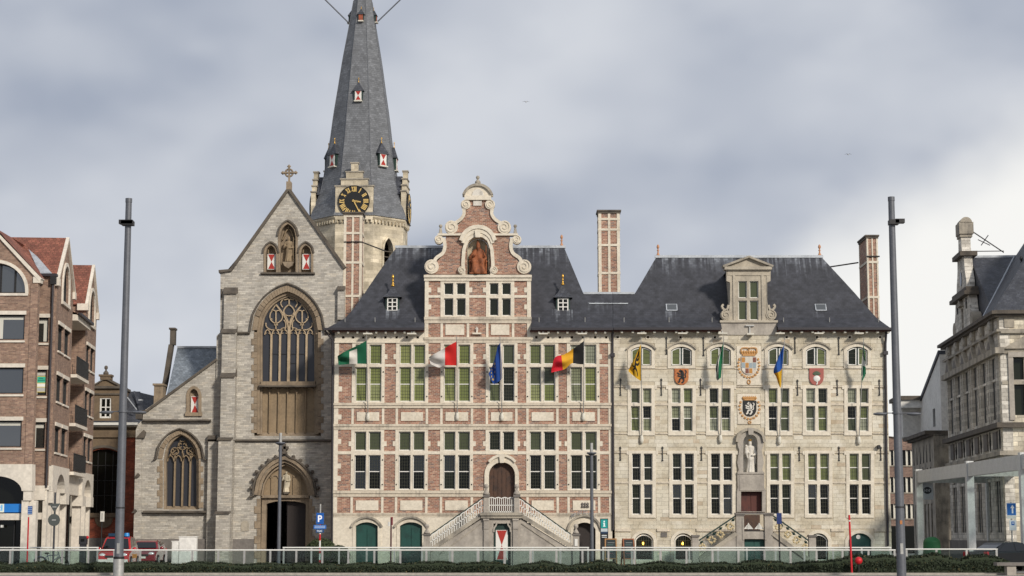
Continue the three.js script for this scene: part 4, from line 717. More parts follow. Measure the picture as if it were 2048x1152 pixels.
  const sx = (x) => 500 + x / 5.006, sy = (y) => 560 + y / 5.006, cv = (pts, w = 2.4, mirror = true) => { const p = spline(pts.map(([x, y]) => [sx(x), sy(y)]), 14); return [ps(p, w, -0.62, -0.44), ...(mirror ? [ps(p.map(([x, y]) => [2 * sx(382) - x, y]), w, -0.62, -0.44)] : [])]; };
  P('glazing', pp(arch(522, 629, 765, 660, 591, 'point', 20), -0.62, -0.57), M.glassChurch, W);
  for (const x of [203, 290, 470, 557]) P('mullion', pb(sx(x) - 1.9, sy(535), sx(x) + 1.9, 763, -0.66, -0.42, 700), M.tracery, W);
  P('mullion', pb(sx(380) - 2.7, sy(480), sx(380) + 2.7, 763, -0.66, -0.4, 700), M.tracery, W);
  const lanc = [130, 203, 290, 380, 470, 557, 632];
  for (let k = 0; k < 6; k++) P('lancet_head', [ps(arcLine(sx(lanc[k]) + 1.4, sx(lanc[k + 1]) - 1.4, 0, sy(540), sy(488), 'point', 8), 2, -0.62, -0.44), ps([[sx(lanc[k]) + 2, sy(530)], [sx(lanc[k] * 0.62 + lanc[k + 1] * 0.38), sy(522)]], 1.4, -0.6, -0.46), ps([[sx(lanc[k + 1]) - 2, sy(530)], [sx(lanc[k] * 0.38 + lanc[k + 1] * 0.62), sy(522)]], 1.4, -0.6, -0.46)], M.tracery, W);
  P('tracery', [cv([[380, 540], [372, 450], [335, 350], [250, 235]], 3), cv([[383, 432], [345, 345], [328, 305], [345, 268], [383, 235]], 2.4), cv([[383, 235], [383, 175]], 2.4, false), cv([[318, 265], [298, 222], [330, 172]], 2), cv([[335, 190], [383, 178]], 2),
    cv([[250, 490], [250, 420], [250, 310]], 2.2), cv([[250, 430], [205, 400], [188, 345], [222, 290], [250, 305], [282, 292], [318, 350], [300, 400], [250, 430]], 2), cv([[150, 420], [152, 455], [200, 490], [250, 488], [340, 488], [348, 420], [330, 390]], 2), cv([[205, 300], [250, 240]], 2), cv([[345, 340], [383, 350], [425, 340]], 1.8, false), cv([[190, 375], [215, 385]], 1.8), cv([[232, 445], [250, 430], [270, 445]], 1.8), cv([[300, 480], [345, 465]], 1.6)].flat(3), M.tracery, W);
  P('saddle_bar', [pb(542, 706, 608, 706.8, -0.56, -0.52), pb(576, 724.6, 592, 725.4, -0.56, -0.52)], M.blackIron, W);
  P('window_sill', [pb(521, 762.5, 630, 768, -0.7, -0.1), pb(519, 768, 631, 773, -0.7, 0.02)], M.churchTrim, W);
  P('sill_drip', pb(518, 771, 631.5, 774, -0.5, 0.1), M.coping, W);
  P('blind_panel', pb(519, 772, 630, 868, -0.7, -0.55), M.churchPanel, W);
  for (const x of [537, 555, 573, 591, 609]) P('panel_rib', pb(x - 0.9, 774, x + 0.9, 866, -0.56, -0.4), M.churchPanel, W);
  for (let k = 0; k < 6; k++) P('panel_head', ps(arcLine(520 + k * 18.2, 536 + k * 18.2, 0, 785, 775, 'round', 8), 1.6, -0.56, -0.42), M.churchTrim, W);
  P('lower_sill', place(faces([[[X(506, 866), Y(882), 0.06], [X(644, 866), Y(882), 0.06], [X(640, 866), Y(864), -0.56], [X(510, 866), Y(864), -0.56]]])), M.churchTrim, W);
  // gable niches
  for (const [x0, x1, ys, yt, d] of [[555, 597, 472, 441, 3.4], [526, 558, 506, 484, 3], [596, 628, 506, 484, 3]]) { P('niche_hood', ps(arcLine(x0, x1, 0, ys, yt, 'point', 12), d, -0.2, 0.14), M.coping, church); P('niche_surround', ps(arch(x0 + 3.5, x1 - 3.5, 546, ys, yt + 4.5, 'point', 12), 4.5, -0.5, 0.04), M.churchTrim, church); P('niche_back', pp(arch(x0 + 3, x1 - 3, 547, ys, yt + 4, 'point', 12), -0.8, -0.5), M.churchTrim, church); }
  P('niche_tracery', [ps(arcLine(568, 584, 0, 470, 456, 'point', 8), 2, -0.5, -0.3), ps([[564, 478], [568, 470]], 2, -0.5, -0.3), ps([[588, 478], [584, 470]], 2, -0.5, -0.3), ps([[576, 456], [576, 449]], 2, -0.5, -0.3)], M.churchPanel, church);
  P('statue_corbel', pp([[565, 524], [588, 524], [584, 532], [577, 537], [569, 532]], -0.5, 0.12), M.churchTrim, church);
  shutter(church, 534, 507, 550.5, 538, -0.2); shutter(church, 604, 507, 620.5, 538, -0.2);
  for (const [a, b] of [[534, 550.5], [604, 620.5]]) P('trefoil_head', [ps(arcLine(a + 1, b - 1, 0, 505, 492, 'round', 8), 2.4, -0.5, -0.3)], M.churchPanel, church);
  string(522, 630, 548.5, 0.2, 3);
  // portal
  P('portal_arch', [ps(arcLine(512, 627, 0, 990, 916, 'point', 22), 7, -0.3, 0.22), ps(arcLine(518, 621, 0, 991, 923, 'point', 22), 5, -0.5, 0.05), ps(arcLine(523, 617, 0, 992, 929, 'point', 22), 3, -0.7, -0.15)], M.churchTrim, church);
  P('portal_hood', [ps([...spline([[508, 994], [508, 975], [514, 955], [527, 936], [545, 920], [560, 914], [568, 905]], 16)], 3.2, -0.1, 0.3), ps([...spline([[631, 994], [631, 975], [625, 955], [612, 936], [594, 920], [579, 914], [571, 905]], 16)], 3.2, -0.1, 0.3), pb(499, 992, 509, 994.6, -0.1, 0.3), pb(630, 992, 638, 994.6, -0.1, 0.3)], M.coping, church);
  for (const [x, y] of [[503, 976], [507, 960], [514, 944], [525, 932], [538, 921], [552, 914]]) for (const s of [0, 1]) { const [u, v] = PT(s ? 1139.5 - x : x, y); P('crocket', place(new THREE.DodecahedronGeometry(0.13).scale(1.1, 0.95, 0.9).rotateZ(s ? -0.5 : 0.5).translate(u, v, 0.2)), M.coping, church); }
  P('portal_finial', [pb(567.8, 888, 572.6, 908, 0.1, 0.3), pb(563, 893, 578, 898.5, 0.1, 0.3), pb(565, 904, 575, 908, 0.08, 0.34)], M.coping, church);
  P('tympanum', pp(arch(522, 618, 996, 992, 928, 'point', 16), -0.7, -0.5), M.churchPanel, church);
  for (const x of [541, 556, 585, 600]) P('tympanum_rib', pb(x - 0.8, 950, x + 0.8, 992, -0.52, -0.42), M.churchPanel, church);
  for (const x of [533, 548.5, 592, 607]) P('tympanum_head', ps(arcLine(x - 6.5, x + 6.5, 0, 956, 950, 'round', 6), 1.5, -0.52, -0.42), M.churchTrim, church);
  P('statue_corbel', pp([[566, 984], [578.5, 984], [576, 988], [568, 988]], -0.55, -0.1), M.coping, church);
  P('portal_lintel', [pb(522, 990, 617, 995.5, -0.75, -0.22), pp([[522, 995], [617, 995], [617, 1008], [612, 1010], [605, 1006], [590, 1002.5], [569.5, 1001.5], [549, 1002.5], [535, 1006], [528, 1010], [522, 1008]], -0.75, -0.45)], M.churchTrim, church);
  for (const [a, b] of [[521, 530], [609.5, 618.5]]) P('portal_jamb', pb(a, 1004, b, yb, -0.8, -0.4), M.churchTrim, church);
  toothed(church, 521, -1, 997, yb, 15, M.churchTrim, 7, 0.04); toothed(church, 618.5, 1, 997, yb, 15, M.churchTrim, 6, 0.04);
  const dr = P('portal_door', pp([[569.8, yb], [611, yb], ...arcLine(529, 611, 0, 1018, 1000, 'seg').reverse().filter(([x]) => x > 569.8), [569.8, 1000]], -1.1, -0.95), M.darkWood, church);
  P('open_leaf', pb(570.8, 1004, 610.5, 1126, -0.96, -0.88), M.darkWood, dr);
  P('wall_plaque', pp(arch(482, 498, 1062, 1048, 1041, 'round', 8), -0.02, 0.03), M.trimDark, church);
  // plinth
  for (const [a, b] of [[413, 508], [632, 668], [272, 413]]) P('plinth', pb(a, 1078, b, yb, -0.2, 0.1 + 0.01 * (a % 7)), M.plinth, church);
  // ---- aisle, left of the front
  P('aisle_front', pp([[268, yb + 2], [433, yb + 2], [433, 719], [286, 822], [284, 846], [272, 870]], -0.9, -0.12, [arch(326, 397, 1019, 919, 862, 'point', 14), arch(377, 399, 826, 790, 776, 'point', 10)]), M.church, church);
  P('aisle_coping', ps([[276, 825], [293, 822], [434, 718.5]], 4.6, -1.1, 0.06), M.coping, church);
  P('aisle_corner', pb(272, 826, 284, 838, -0.8, 0.12), M.coping, church); P('corner_buttress', pp([[266, yb], [272, 860], [277, 848], [283, 842], [284, yb]], -1.0, 0.05), M.church, church);
  for (const [x0, y0, x1, y1] of [[273, 860, 292, 876], [269, 946, 281, 955], [264, 1018, 275, 1026]]) P('buttress_cap', pp([[x0, y1], [x1 - 3, y1], [x1, y0 + 4], [x1 - 4, y0]], -0.8, 0.2), M.coping, church);
  P('hood_mould', ps([[307, 919.5], ...arcLine(312, 408, 0, 918, 857, 'point', 20), [413, 919.5]], 2.6, -0.2, 0.12), M.coping, church);
  voussoirs(church, arcLine(315, 405, 0, 918, 860, 'point', 18), arcLine(324, 397, 0, 918, 868, 'point', 18), M.churchTrim, -0.6, -0.06);
  toothed(church, 325, -1, 920, 1016, 12, M.churchTrim, 6, -0.08); toothed(church, 397, 1, 920, 1016, 12, M.churchTrim, 4, -0.08);
  const A = P('aisle_window', [ps(arch(328, 394, 1018, 918, 868, 'point', 18), 4.5, -0.7, -0.3)], M.churchTrim, church);
  P('glazing', pp(arch(329, 393, 1014, 918, 869, 'point', 14), -0.75, -0.7), M.glassChurch, A);
  for (const x of [346, 362, 377]) P('mullion', pb(x - 1.5, 906, x + 1.5, 1013, -0.72, -0.5), M.churchPanel, A);
  for (let k = 0; k < 4; k++) P('lancet_head', ps(arcLine(331.5 + k * 15.4, 345 + k * 15.4, 0, 922, 910, 'point', 8), 1.8, -0.7, -0.5), M.churchPanel, A);
  const ring = (cx, cy, r, n = 12) => ps(Array.from({ length: n }, (_, k) => [cx + r * Math.cos(k / n * 6.283), cy + r * Math.sin(k / n * 6.283)]), 1.8, -0.7, -0.5, true);
  P('tracery', [ring(346.5, 902, 7.5), ring(378, 902, 7.5), ring(362, 890, 8.5), ...[[346.5, 902], [378, 902], [362, 890]].flatMap(([x, y]) => [0, 1, 2, 3].map((k) => ps([[x + 7 * Math.cos(k * 1.571 + 0.785), y + 7 * Math.sin(k * 1.571 + 0.785)], [x + 3 * Math.cos(k * 1.571 + 0.785), y + 3 * Math.sin(k * 1.571 + 0.785)]], 1.8, -0.7, -0.5))), ps([[362, 920], [362, 898]], 2, -0.7, -0.5), ps(spline([[331, 918], [338, 908], [352, 896], [358, 880]], 8), 1.8, -0.7, -0.5), ps(spline([[393, 918], [386, 908], [372, 896], [366, 880]], 8), 1.8, -0.7, -0.5)], M.churchPanel, A);
  P('window_sill', place(faces([[[X(320), Y(1024), 0.02], [X(402), Y(1024), 0.02], [X(398), Y(1012), -0.7], [X(324), Y(1012), -0.7]]])), M.churchTrim, A);
  P('small_window', [ps(arch(375, 399.5, 828, 790, 774.5, 'point', 10), 6, -0.4, -0.05), pb(370, 825, 404, 832, -0.5, 0.02)], M.churchTrim, church);
  P('niche_back', pp(arch(376, 399, 828, 790, 775, 'point', 10), -0.6, -0.42), M.churchTrim, church);
  shutter(church, 380, 792, 396, 825, -0.34);
  // transept roof and its stepped coping, seen over the aisle
  const A2 = PT(322, 806), D2 = PT(436, 716); frame(church, churchX, churchZ - 4.5); const B2 = PT(352, 694), C2 = PT(436, 694); fr = f0;
  P('transept_roof', place(faces([[[A2[0], A2[1], -1.2], [D2[0], A2[1], -1.2], [C2[0] + 0.3, C2[1], -5], [B2[0], B2[1], -5]], [[B2[0], B2[1], -5], [C2[0] + 0.3, C2[1], -5], [C2[0] + 0.3, A2[1], -9], [A2[0], A2[1], -9]]])), M.slateC, church);
  P('ridge_cap', box(B2[0], C2[0] + 0.3, C2[1] - 0.04, C2[1] + 0.1, -5.1, -4.9), M.lead, church);
  frame(church, churchX, churchZ - 4.5); P('transept_coping', [ps([[322, 806], [332, 760], [343, 690]], 9, -0.3, 0.3), pb(341.5, 659, 351, 690, -0.3, 0.3), pb(340, 656.5, 352.5, 660, -0.4, 0.4)], M.coping, church); fr = f0;
  P('corner_pier', [pb(304, 769, 322, 806, -1.6, -0.6), pb(302, 765.5, 324, 769.5, -1.7, -0.5)], M.churchTrim, church);
  P('aisle_wall', pp([[284, yb], [290, yb], [290, 822], [284, 822]], -12, -0.95), M.church, church);
  // ---- tower
  const tz = -19, tcx = WX(713.5, 420, tz) - churchX, tcz = tz - 3.4 - churchZ, R = 3.7, turn = -0.055;
  const keep = frame(church, churchX, tz);
  const yE = Y(431), oct = (r, a0 = Math.PI / 8 + turn) => Array.from({ length: 8 }, (_, k) => [Math.sin(a0 + k * Math.PI / 4) * r, Math.cos(a0 + k * Math.PI / 4) * r]);
  const rings = (list, skip = []) => { const q = []; for (let k = 0; k + 1 < list.length; k++) { const a = oct(list[k][0]), b = oct(list[k + 1][0]); for (let s = 0; s < 8; s++) { if (skip.includes(s)) continue; const n = (s + 1) % 8; q.push([[tcx + a[s][0], list[k][1], tcz + a[s][1]], [tcx + a[n][0], list[k][1], tcz + a[n][1]], [tcx + b[n][0], list[k + 1][1], tcz + b[n][1]], [tcx + b[s][0], list[k + 1][1], tcz + b[s][1]]]); } } return faces(q); };
  const tower = P('tower', rings([[R - 0.1, 0], [R - 0.1, yE - 0.12]], [0, 6]), M.tower, church);
  P('tower_cornice', rings([[R - 0.08, yE - 0.3], [R + 0.06, yE - 0.12], [R + 0.06, yE + 0.02], [R - 0.2, yE + 0.02]]), M.tower, tower);
  for (let s = 0; s < 8; s++) { const a = oct(R - 0.02), n = (s + 1) % 8; for (let k = 0; k < 9; k++) { const t = (k + 0.5) / 9, x = lerp(a[s][0], a[n][0], t), z = lerp(a[s][1], a[n][1], t); if (z > -0.5) P('corbel', new THREE.BoxGeometry(0.13, 0.22, 0.2).rotateY(Math.atan2(x, z)).translate(tcx + x, yE - 0.4, tcz + z), M.tower, tower); } }
  const Ys = (py) => WY(py, tz - 3);
  const prof = [[3.84, 431], [3.46, 415], [3.16, 398], [2.86, 365], [2.62, 320], [2.4, 288], [2.13, 230], [1.86, 184], [1.5, 120], [1.0, 46], [0.72, 0], [0.06, -115]];
  const spire = P('spire', rings(prof.map(([r, py]) => [r, py === 431 ? yE : Ys(py)])), M.slateB, church);
  const rAt = (py) => { for (let k = 0; k + 1 < prof.length; k++) if (py <= prof[k][1] && py >= prof[k + 1][1]) return lerp(prof[k][0], prof[k + 1][0], (prof[k][1] - py) / (prof[k][1] - prof[k + 1][1])); return 1; };
  for (let s = 0; s < 8; s++) { const pts = prof.slice(0, 11).map(([r, py]) => { const a = oct(r + 0.01)[s]; return [tcx + a[0], py === 431 ? yE : Ys(py), tcz + a[1]]; }); if (oct(1)[s][1] > -0.5) P('hip_lead', tube0(pts, 0.02, 5, 24), M.pole, spire); }
  // lucarnes on the spire: ang is the way the face points
  const lucarne = (ang, py, h, open) => {
    const r = rAt(py) * Math.cos(Math.PI / 8), y = Ys(py), w = h * 0.3, M4 = new THREE.Matrix4().makeRotationY(ang + turn).setPosition(tcx, y, tcz), T = (g) => g.applyMatrix4(M4);
    const b = P('lucarne', T(box0(-w * 0.75, w * 0.75, 0, h * 0.55, r - 0.9, r + 0.12)), M.darkGreen, spire);
    const q = r + 0.2; P('lucarne_roof', T(faces([[[-w, h * 0.5, q], [w, h * 0.5, q], [0, h, q - 0.25]], [[-w, h * 0.5, q], [0, h, q - 0.25], [0, h, q - 1.4], [-w, h * 0.5, q - 1.4]], [[w, h * 0.5, q], [w, h * 0.5, q - 1.4], [0, h, q - 1.4], [0, h, q - 0.25]]])), M.slate, b);
    P('finial', T(finial0(h * 0.26, 0.4).translate(0, h - 0.05, q - 0.28)), M.gold, b);
    P('shutter', T(box0(-w * 0.55, w * 0.55, 0.02, h * 0.5, r + 0.121, r + 0.15)), open ? M.brickRed : M.white, b);
    if (!open) for (const s of [0, 1]) P('red_triangle', T(faces([[[-w * 0.45, s ? 0.05 : h * 0.48, r + 0.156], [w * 0.45, s ? 0.05 : h * 0.48, r + 0.156], [0, h * 0.26, r + 0.156]]])), M.red, b);
    P('lucarne_sill', T(box0(-w * 0.7, w * 0.7, -0.08, 0.01, r, r + 0.25)), M.offwhite, b);
  };
  lucarne(0, 211, 1.45); lucarne(-Math.PI / 4, 340, 1.75); lucarne(Math.PI / 4, 340, 1.75); lucarne(0, 46, 0.95, true); lucarne(Math.PI / 2, 42, 0.95, true); lucarne(-Math.PI / 2, 42, 0.95, true); lucarne(Math.PI / 2, 340, 1.75); lucarne(-Math.PI / 2, 340, 1.75);
  for (const s of [-1, 1]) { const y = Ys(44), r = rAt(44) + 0.05; P('spire_pole', rod0([tcx + s * r, y, tcz + 0.2], [tcx + s * (r + 2.3), y + 2.3, tcz + 0.2], 0.05), M.pole, spire); }
  // four stepped gables with clock faces
  for (let k = 0; k < 4; k++) {
    const ang = k * Math.PI / 2, r = R * Math.cos(Math.PI / 8) + 0.06, M4 = new THREE.Matrix4().makeRotationY(ang + turn).setPosition(tcx, 0, tcz), T = (g) => g.applyMatrix4(M4), s = 1 / 28.3, y = (py) => Y(py);
    const steps = [[38.5, 373.5], [27.5, 359.5], [17, 345], [7, 327.5]], o = [[-38.5 * s, yE - 0.3]];
    const half = []; steps.forEach(([w, py], i) => { half.push([w * s, i ? y(steps[i - 1][1]) : yE - 0.3], [w * s, y(py)]); });
    const g = P('stepped_gable', T(ext0([...half.map(([a, b]) => [-a, b]), ...half.slice().reverse()], r - 0.34, r)), M.tower, church);
    for (const [w, py] of steps) P('step_coping', T(box0(-w * s - 0.07, w * s + 0.07, y(py), y(py) + 0.1, r - 0.4, r + 0.05)), M.trimDark, g);
    P('gable_roof', T(faces([[[-36 * s, y(378), r - 0.4], [-3 * s, y(336), r - 0.4], [-3 * s, y(336), 0], [-36 * s, y(378), 0]], [[36 * s, y(378), r - 0.4], [3 * s, y(336), r - 0.4], [3 * s, y(336), 0], [36 * s, y(378), 0]]])), M.slate, g);
    const cy = y(403), cr = 31.5 * s, fz = r + 0.12;
    const c = P('clock_face', T(new THREE.CylinderGeometry(cr, cr, 0.12, 40).rotateX(Math.PI / 2).translate(0, cy, r + 0.06)), M.black, g);
    P('clock_rim', T(new THREE.TorusGeometry(cr, 0.035, 6, 48).translate(0, cy, fz)), M.black, c);
    for (let h = 0; h < 12; h++) {   // roman numerals as raised strokes
      const a = h / 12 * Math.PI * 2, num = ['XII', 'I', 'II', 'III', 'IIII', 'V', 'VI', 'VII', 'VIII', 'IX', 'X', 'XI'][h], gs = []; const cw = { I: 0.1, V: 0.17, X: 0.19 }; let tw = 0; for (const q of num) tw += cw[q]; let x = -tw / 2;
      for (const q of num) { const m = x + cw[q] / 2, hh = cr * 0.165; const bar = (x0, x1, w = 0.065) => strip0([[x0, -hh], [x1, hh]], w, fz, fz + 0.02); if (q === 'I') gs.push(bar(m, m, 0.07)); else if (q === 'V') gs.push(bar(m, m - 0.055), bar(m, m + 0.055, 0.035)); else gs.push(bar(m + 0.06, m - 0.06), bar(m - 0.06, m + 0.06, 0.035)); x += cw[q]; }
      P('numeral', T(mergeGeometries(gs.map((q) => metricUV(q))).translate(0, cr * 0.78, 0).rotateZ(-a).translate(0, cy, 0)), M.clockGold, c);
    }
    const hand = (a, l, w) => T(strip0([[0, -0.12], [0, l * 0.7], [0, l]], w, fz + 0.03, fz + 0.06).rotateZ(-a).translate(0, cy, 0));
    P('hour_hand', [hand(Math.PI * 2 * 3.3 / 12, cr * 0.45, 0.08), hand(Math.PI * 2 * 3.3 / 12, cr * 0.3, 0.12)], M.clockGold, c); P('minute_hand', hand(Math.PI * 2 * 25.5 / 60, cr * 0.8, 0.07), M.clockGold, c);
  }
  // belfry openings
  for (const ang of [Math.PI / 4, -Math.PI / 4]) {
    const r = (R - 0.1) * Math.cos(Math.PI / 8), hf = (R - 0.1) * Math.sin(Math.PI / 8), M4 = new THREE.Matrix4().makeRotationY(ang + turn).setPosition(tcx, 0, tcz), T = (g) => g.applyMatrix4(M4), y1 = Y(472), w = 0.42, y0 = y1 - 3.2, ap = (q) => arch(-w - q, w + q, -y0, -(y1 - 0.9), -(y1 + q), 'point', 12).map(([x, y]) => [x, -y]);
    P('belfry_wall', T(ext0([[-hf, 0], [hf, 0], [hf, yE - 0.12], [-hf, yE - 0.12]], r - 0.45, r, [ap(0)])), M.tower, tower); const b = P('belfry_opening', T(ext0(ap(0.16), r - 0.05, r + 0.08, [ap(0)])), M.tower, tower);
    for (let k = 0; k < 6; k++) P('louvre', T(box0(-w, w, y0 + 0.2 + k * 0.4, y0 + 0.26 + k * 0.4, r - 0.3, r - 0.1)), M.coping, b);
  }
  fr = keep;
}

// ---------- statues ----------
function robed(name, label, m, px, pyFoot, h, z, f, group) {
  const x = WX(px, pyFoot, z), y = WY(pyFoot, z), t = thing(name, label, 'statue', [x, y, z], group);
  const w = h * 0.6; sdf('figure', m, t, [-h * 0.55, -0.02 * h, -h * 0.55, h * 1.1], 64, (a, b, c) => f(a / h, b / h, c / h) * h); return t;
}
const standing = (lean = 0, child = 0, mitre = 0) => (x, y, z) => {
  let d = cap(x, y, z, [0, 0.03, 0], [0.01 * lean, 0.42, 0], 0.135, 0.1); d += 0.012 * Math.sin(Math.atan2(z, x) * 9 + y * 4) * clamp(1 - y / 0.5);
  d = smin(d, cap(x, y, z, [0, 0.42, 0], [0, 0.74, 0], 0.1, 0.095), 0.06); d = smin(d, cap(x, y, z, [-0.1, 0.75, 0], [0.1, 0.75, 0], 0.06, 0.06), 0.05);
  d = smin(d, cap(x, y, z, [0, 0.8, 0], [0, 0.84, 0.01], 0.035, 0.035), 0.03); d = smin(d, cap(x, y, z, [0, 0.885, 0.015], [0, 0.925, 0.01], 0.052, 0.05), 0.015);
  if (mitre) d = smin(d, cap(x, y, z, [0, 0.94, 0], [0, 1.03, 0], 0.05, 0.012), 0.015);
  d = smin(d, cap(x, y, z, [-0.13, 0.74, 0], [-0.17, 0.56, 0.05], 0.05, 0.042), 0.03); d = smin(d, cap(x, y, z, [-0.17, 0.56, 0.05], [-0.06, 0.6, 0.14], 0.04, 0.028), 0.02);
  d = smin(d, cap(x, y, z, [0.13, 0.74, 0], [0.17, 0.56, 0.05], 0.05, 0.042), 0.03); d = smin(d, cap(x, y, z, [0.17, 0.56, 0.05], [0.05, 0.52, 0.14], 0.04, 0.028), 0.02);
  d = smin(d, cap(x, y, z, [0.17, 0.6, 0], [0.13, 0.25, 0.02], 0.045, 0.03), 0.04);
  if (child) { d = smin(d, cap(x, y, z, [-0.13, 0.6, 0.1], [-0.13, 0.73, 0.08], 0.06, 0.045), 0.02); d = smin(d, cap(x, y, z, [-0.13, 0.8, 0.09], [-0.13, 0.81, 0.09], 0.042, 0.042), 0.012); d = smin(d, cap(x, y, z, [-0.13, 0.58, 0.12], [-0.1, 0.44, 0.13], 0.03, 0.02), 0.02); }
  if (mitre) d = Math.min(d, cap(x, y, z, [0.19, 0, 0.1], [0.19, 0.95, 0.1], 0.012, 0.012));
  return d;
};
const seated = (x, y, z) => {
  const fold = 0.014 * Math.sin(Math.atan2(x, z + 0.12) * 11 + y * 6);
  let d = cap(x, y, z, [0, 0.7, -0.03], [0, 0.42, -0.02], 0.075, 0.15);                       // cope, widening to the elbows
  for (const s of [-1, 1]) {
    d = smin(d, cap(x, y, z, [s * 0.1, 0.66, -0.02], [s * 0.19, 0.48, 0.04], 0.055, 0.06), 0.05);
    d = smin(d, cap(x, y, z, [s * 0.19, 0.48, 0.04], [s < 0 ? -0.09 : 0.2, s < 0 ? 0.54 : 0.42, s < 0 ? 0.17 : 0.2], 0.05, 0.034), 0.025);
    d = smin(d, cap(x, y, z, [s * 0.07, 0.36, 0.02], [s * 0.1, 0.36, 0.2], 0.085, 0.08), 0.05);
    d = smin(d, cap(x, y, z, [s * 0.1, 0.35, 0.2], [s * 0.12, 0.08, 0.2], 0.075, 0.085), 0.06) + 0.1 * fold;
  }
  d = smin(d, cap(x, y, z, [0, 0.3, 0.14], [0, 0.06, 0.17], 0.1, 0.13), 0.07) + fold * clamp(1.1 - y * 1.6);
  let t = 1; for (const s of [-1, 1]) t = Math.min(t, Math.max(Math.abs(x - s * 0.215) - 0.03, Math.abs(y - 0.17) - 0.17, Math.abs(z + 0.02) - 0.12), cap(x, y, z, [s * 0.215, 0.36, -0.1], [s * 0.215, 0.36, 0.12], 0.04, 0.045));
  t = Math.min(t, Math.max(Math.abs(x) - 0.24, Math.abs(y - 0.02) - 0.025, Math.abs(z - 0.06) - 0.2));
  d = smin(d, t, 0.015);
  d = smin(d, cap(x, y, z, [0, 0.71, -0.01], [0, 0.75, 0], 0.04, 0.036), 0.03); d = smin(d, cap(x, y, z, [0, 0.79, 0.02], [0, 0.825, 0.015], 0.058, 0.055), 0.012); d = smin(d, cap(x, y, z, [0, 0.75, 0.05], [0, 0.68, 0.06], 0.035, 0.02), 0.02);
  d = smin(d, cap(x, y, z, [-0.005, 0.865, 0.01], [-0.015, 0.985, 0], 0.056, 0.012), 0.01);
  return Math.min(d, cap(x, y, z, [0.215, 0.04, 0.2], [0.215, 0.8, 0.16], 0.014, 0.014));
};
robed('seated_statue', 'rust brown seated bishop statue in the scrolled gable niche', M.terracotta, 956.5, 549.8, 2.2, -0.28, seated);
{ const s = robed('madonna_statue', 'white stone statue of a woman holding a child, in niche above door', M.marble, 1501, 944.6, 1.95, -0.24, standing(1, 1));
  P('gilt_crown', lathe0([[0.09, 0], [0.12, 0.1], [0.11, 0.1], [0.085, 0.01]], 10).translate(0, 1.88, 0.02), M.gold, s); }
robed('saint_statue', 'weathered stone saint with mitre under the pointed canopy of church gable', M.churchPanel, 577, 523.5, 1.6, churchZ - 0.22, standing(0, 0, 1));
robed('portal_statue', 'small pale stone figure standing above the church doors', M.tower, 572.3, 984, 1.3, churchZ - 0.3, standing(0, 0));
robed('figurine', 'tiny white stone figurine on a bracket under the gable windows', M.marble, 953.5, 666.2, 0.42, 0.12, standing(0, 0));
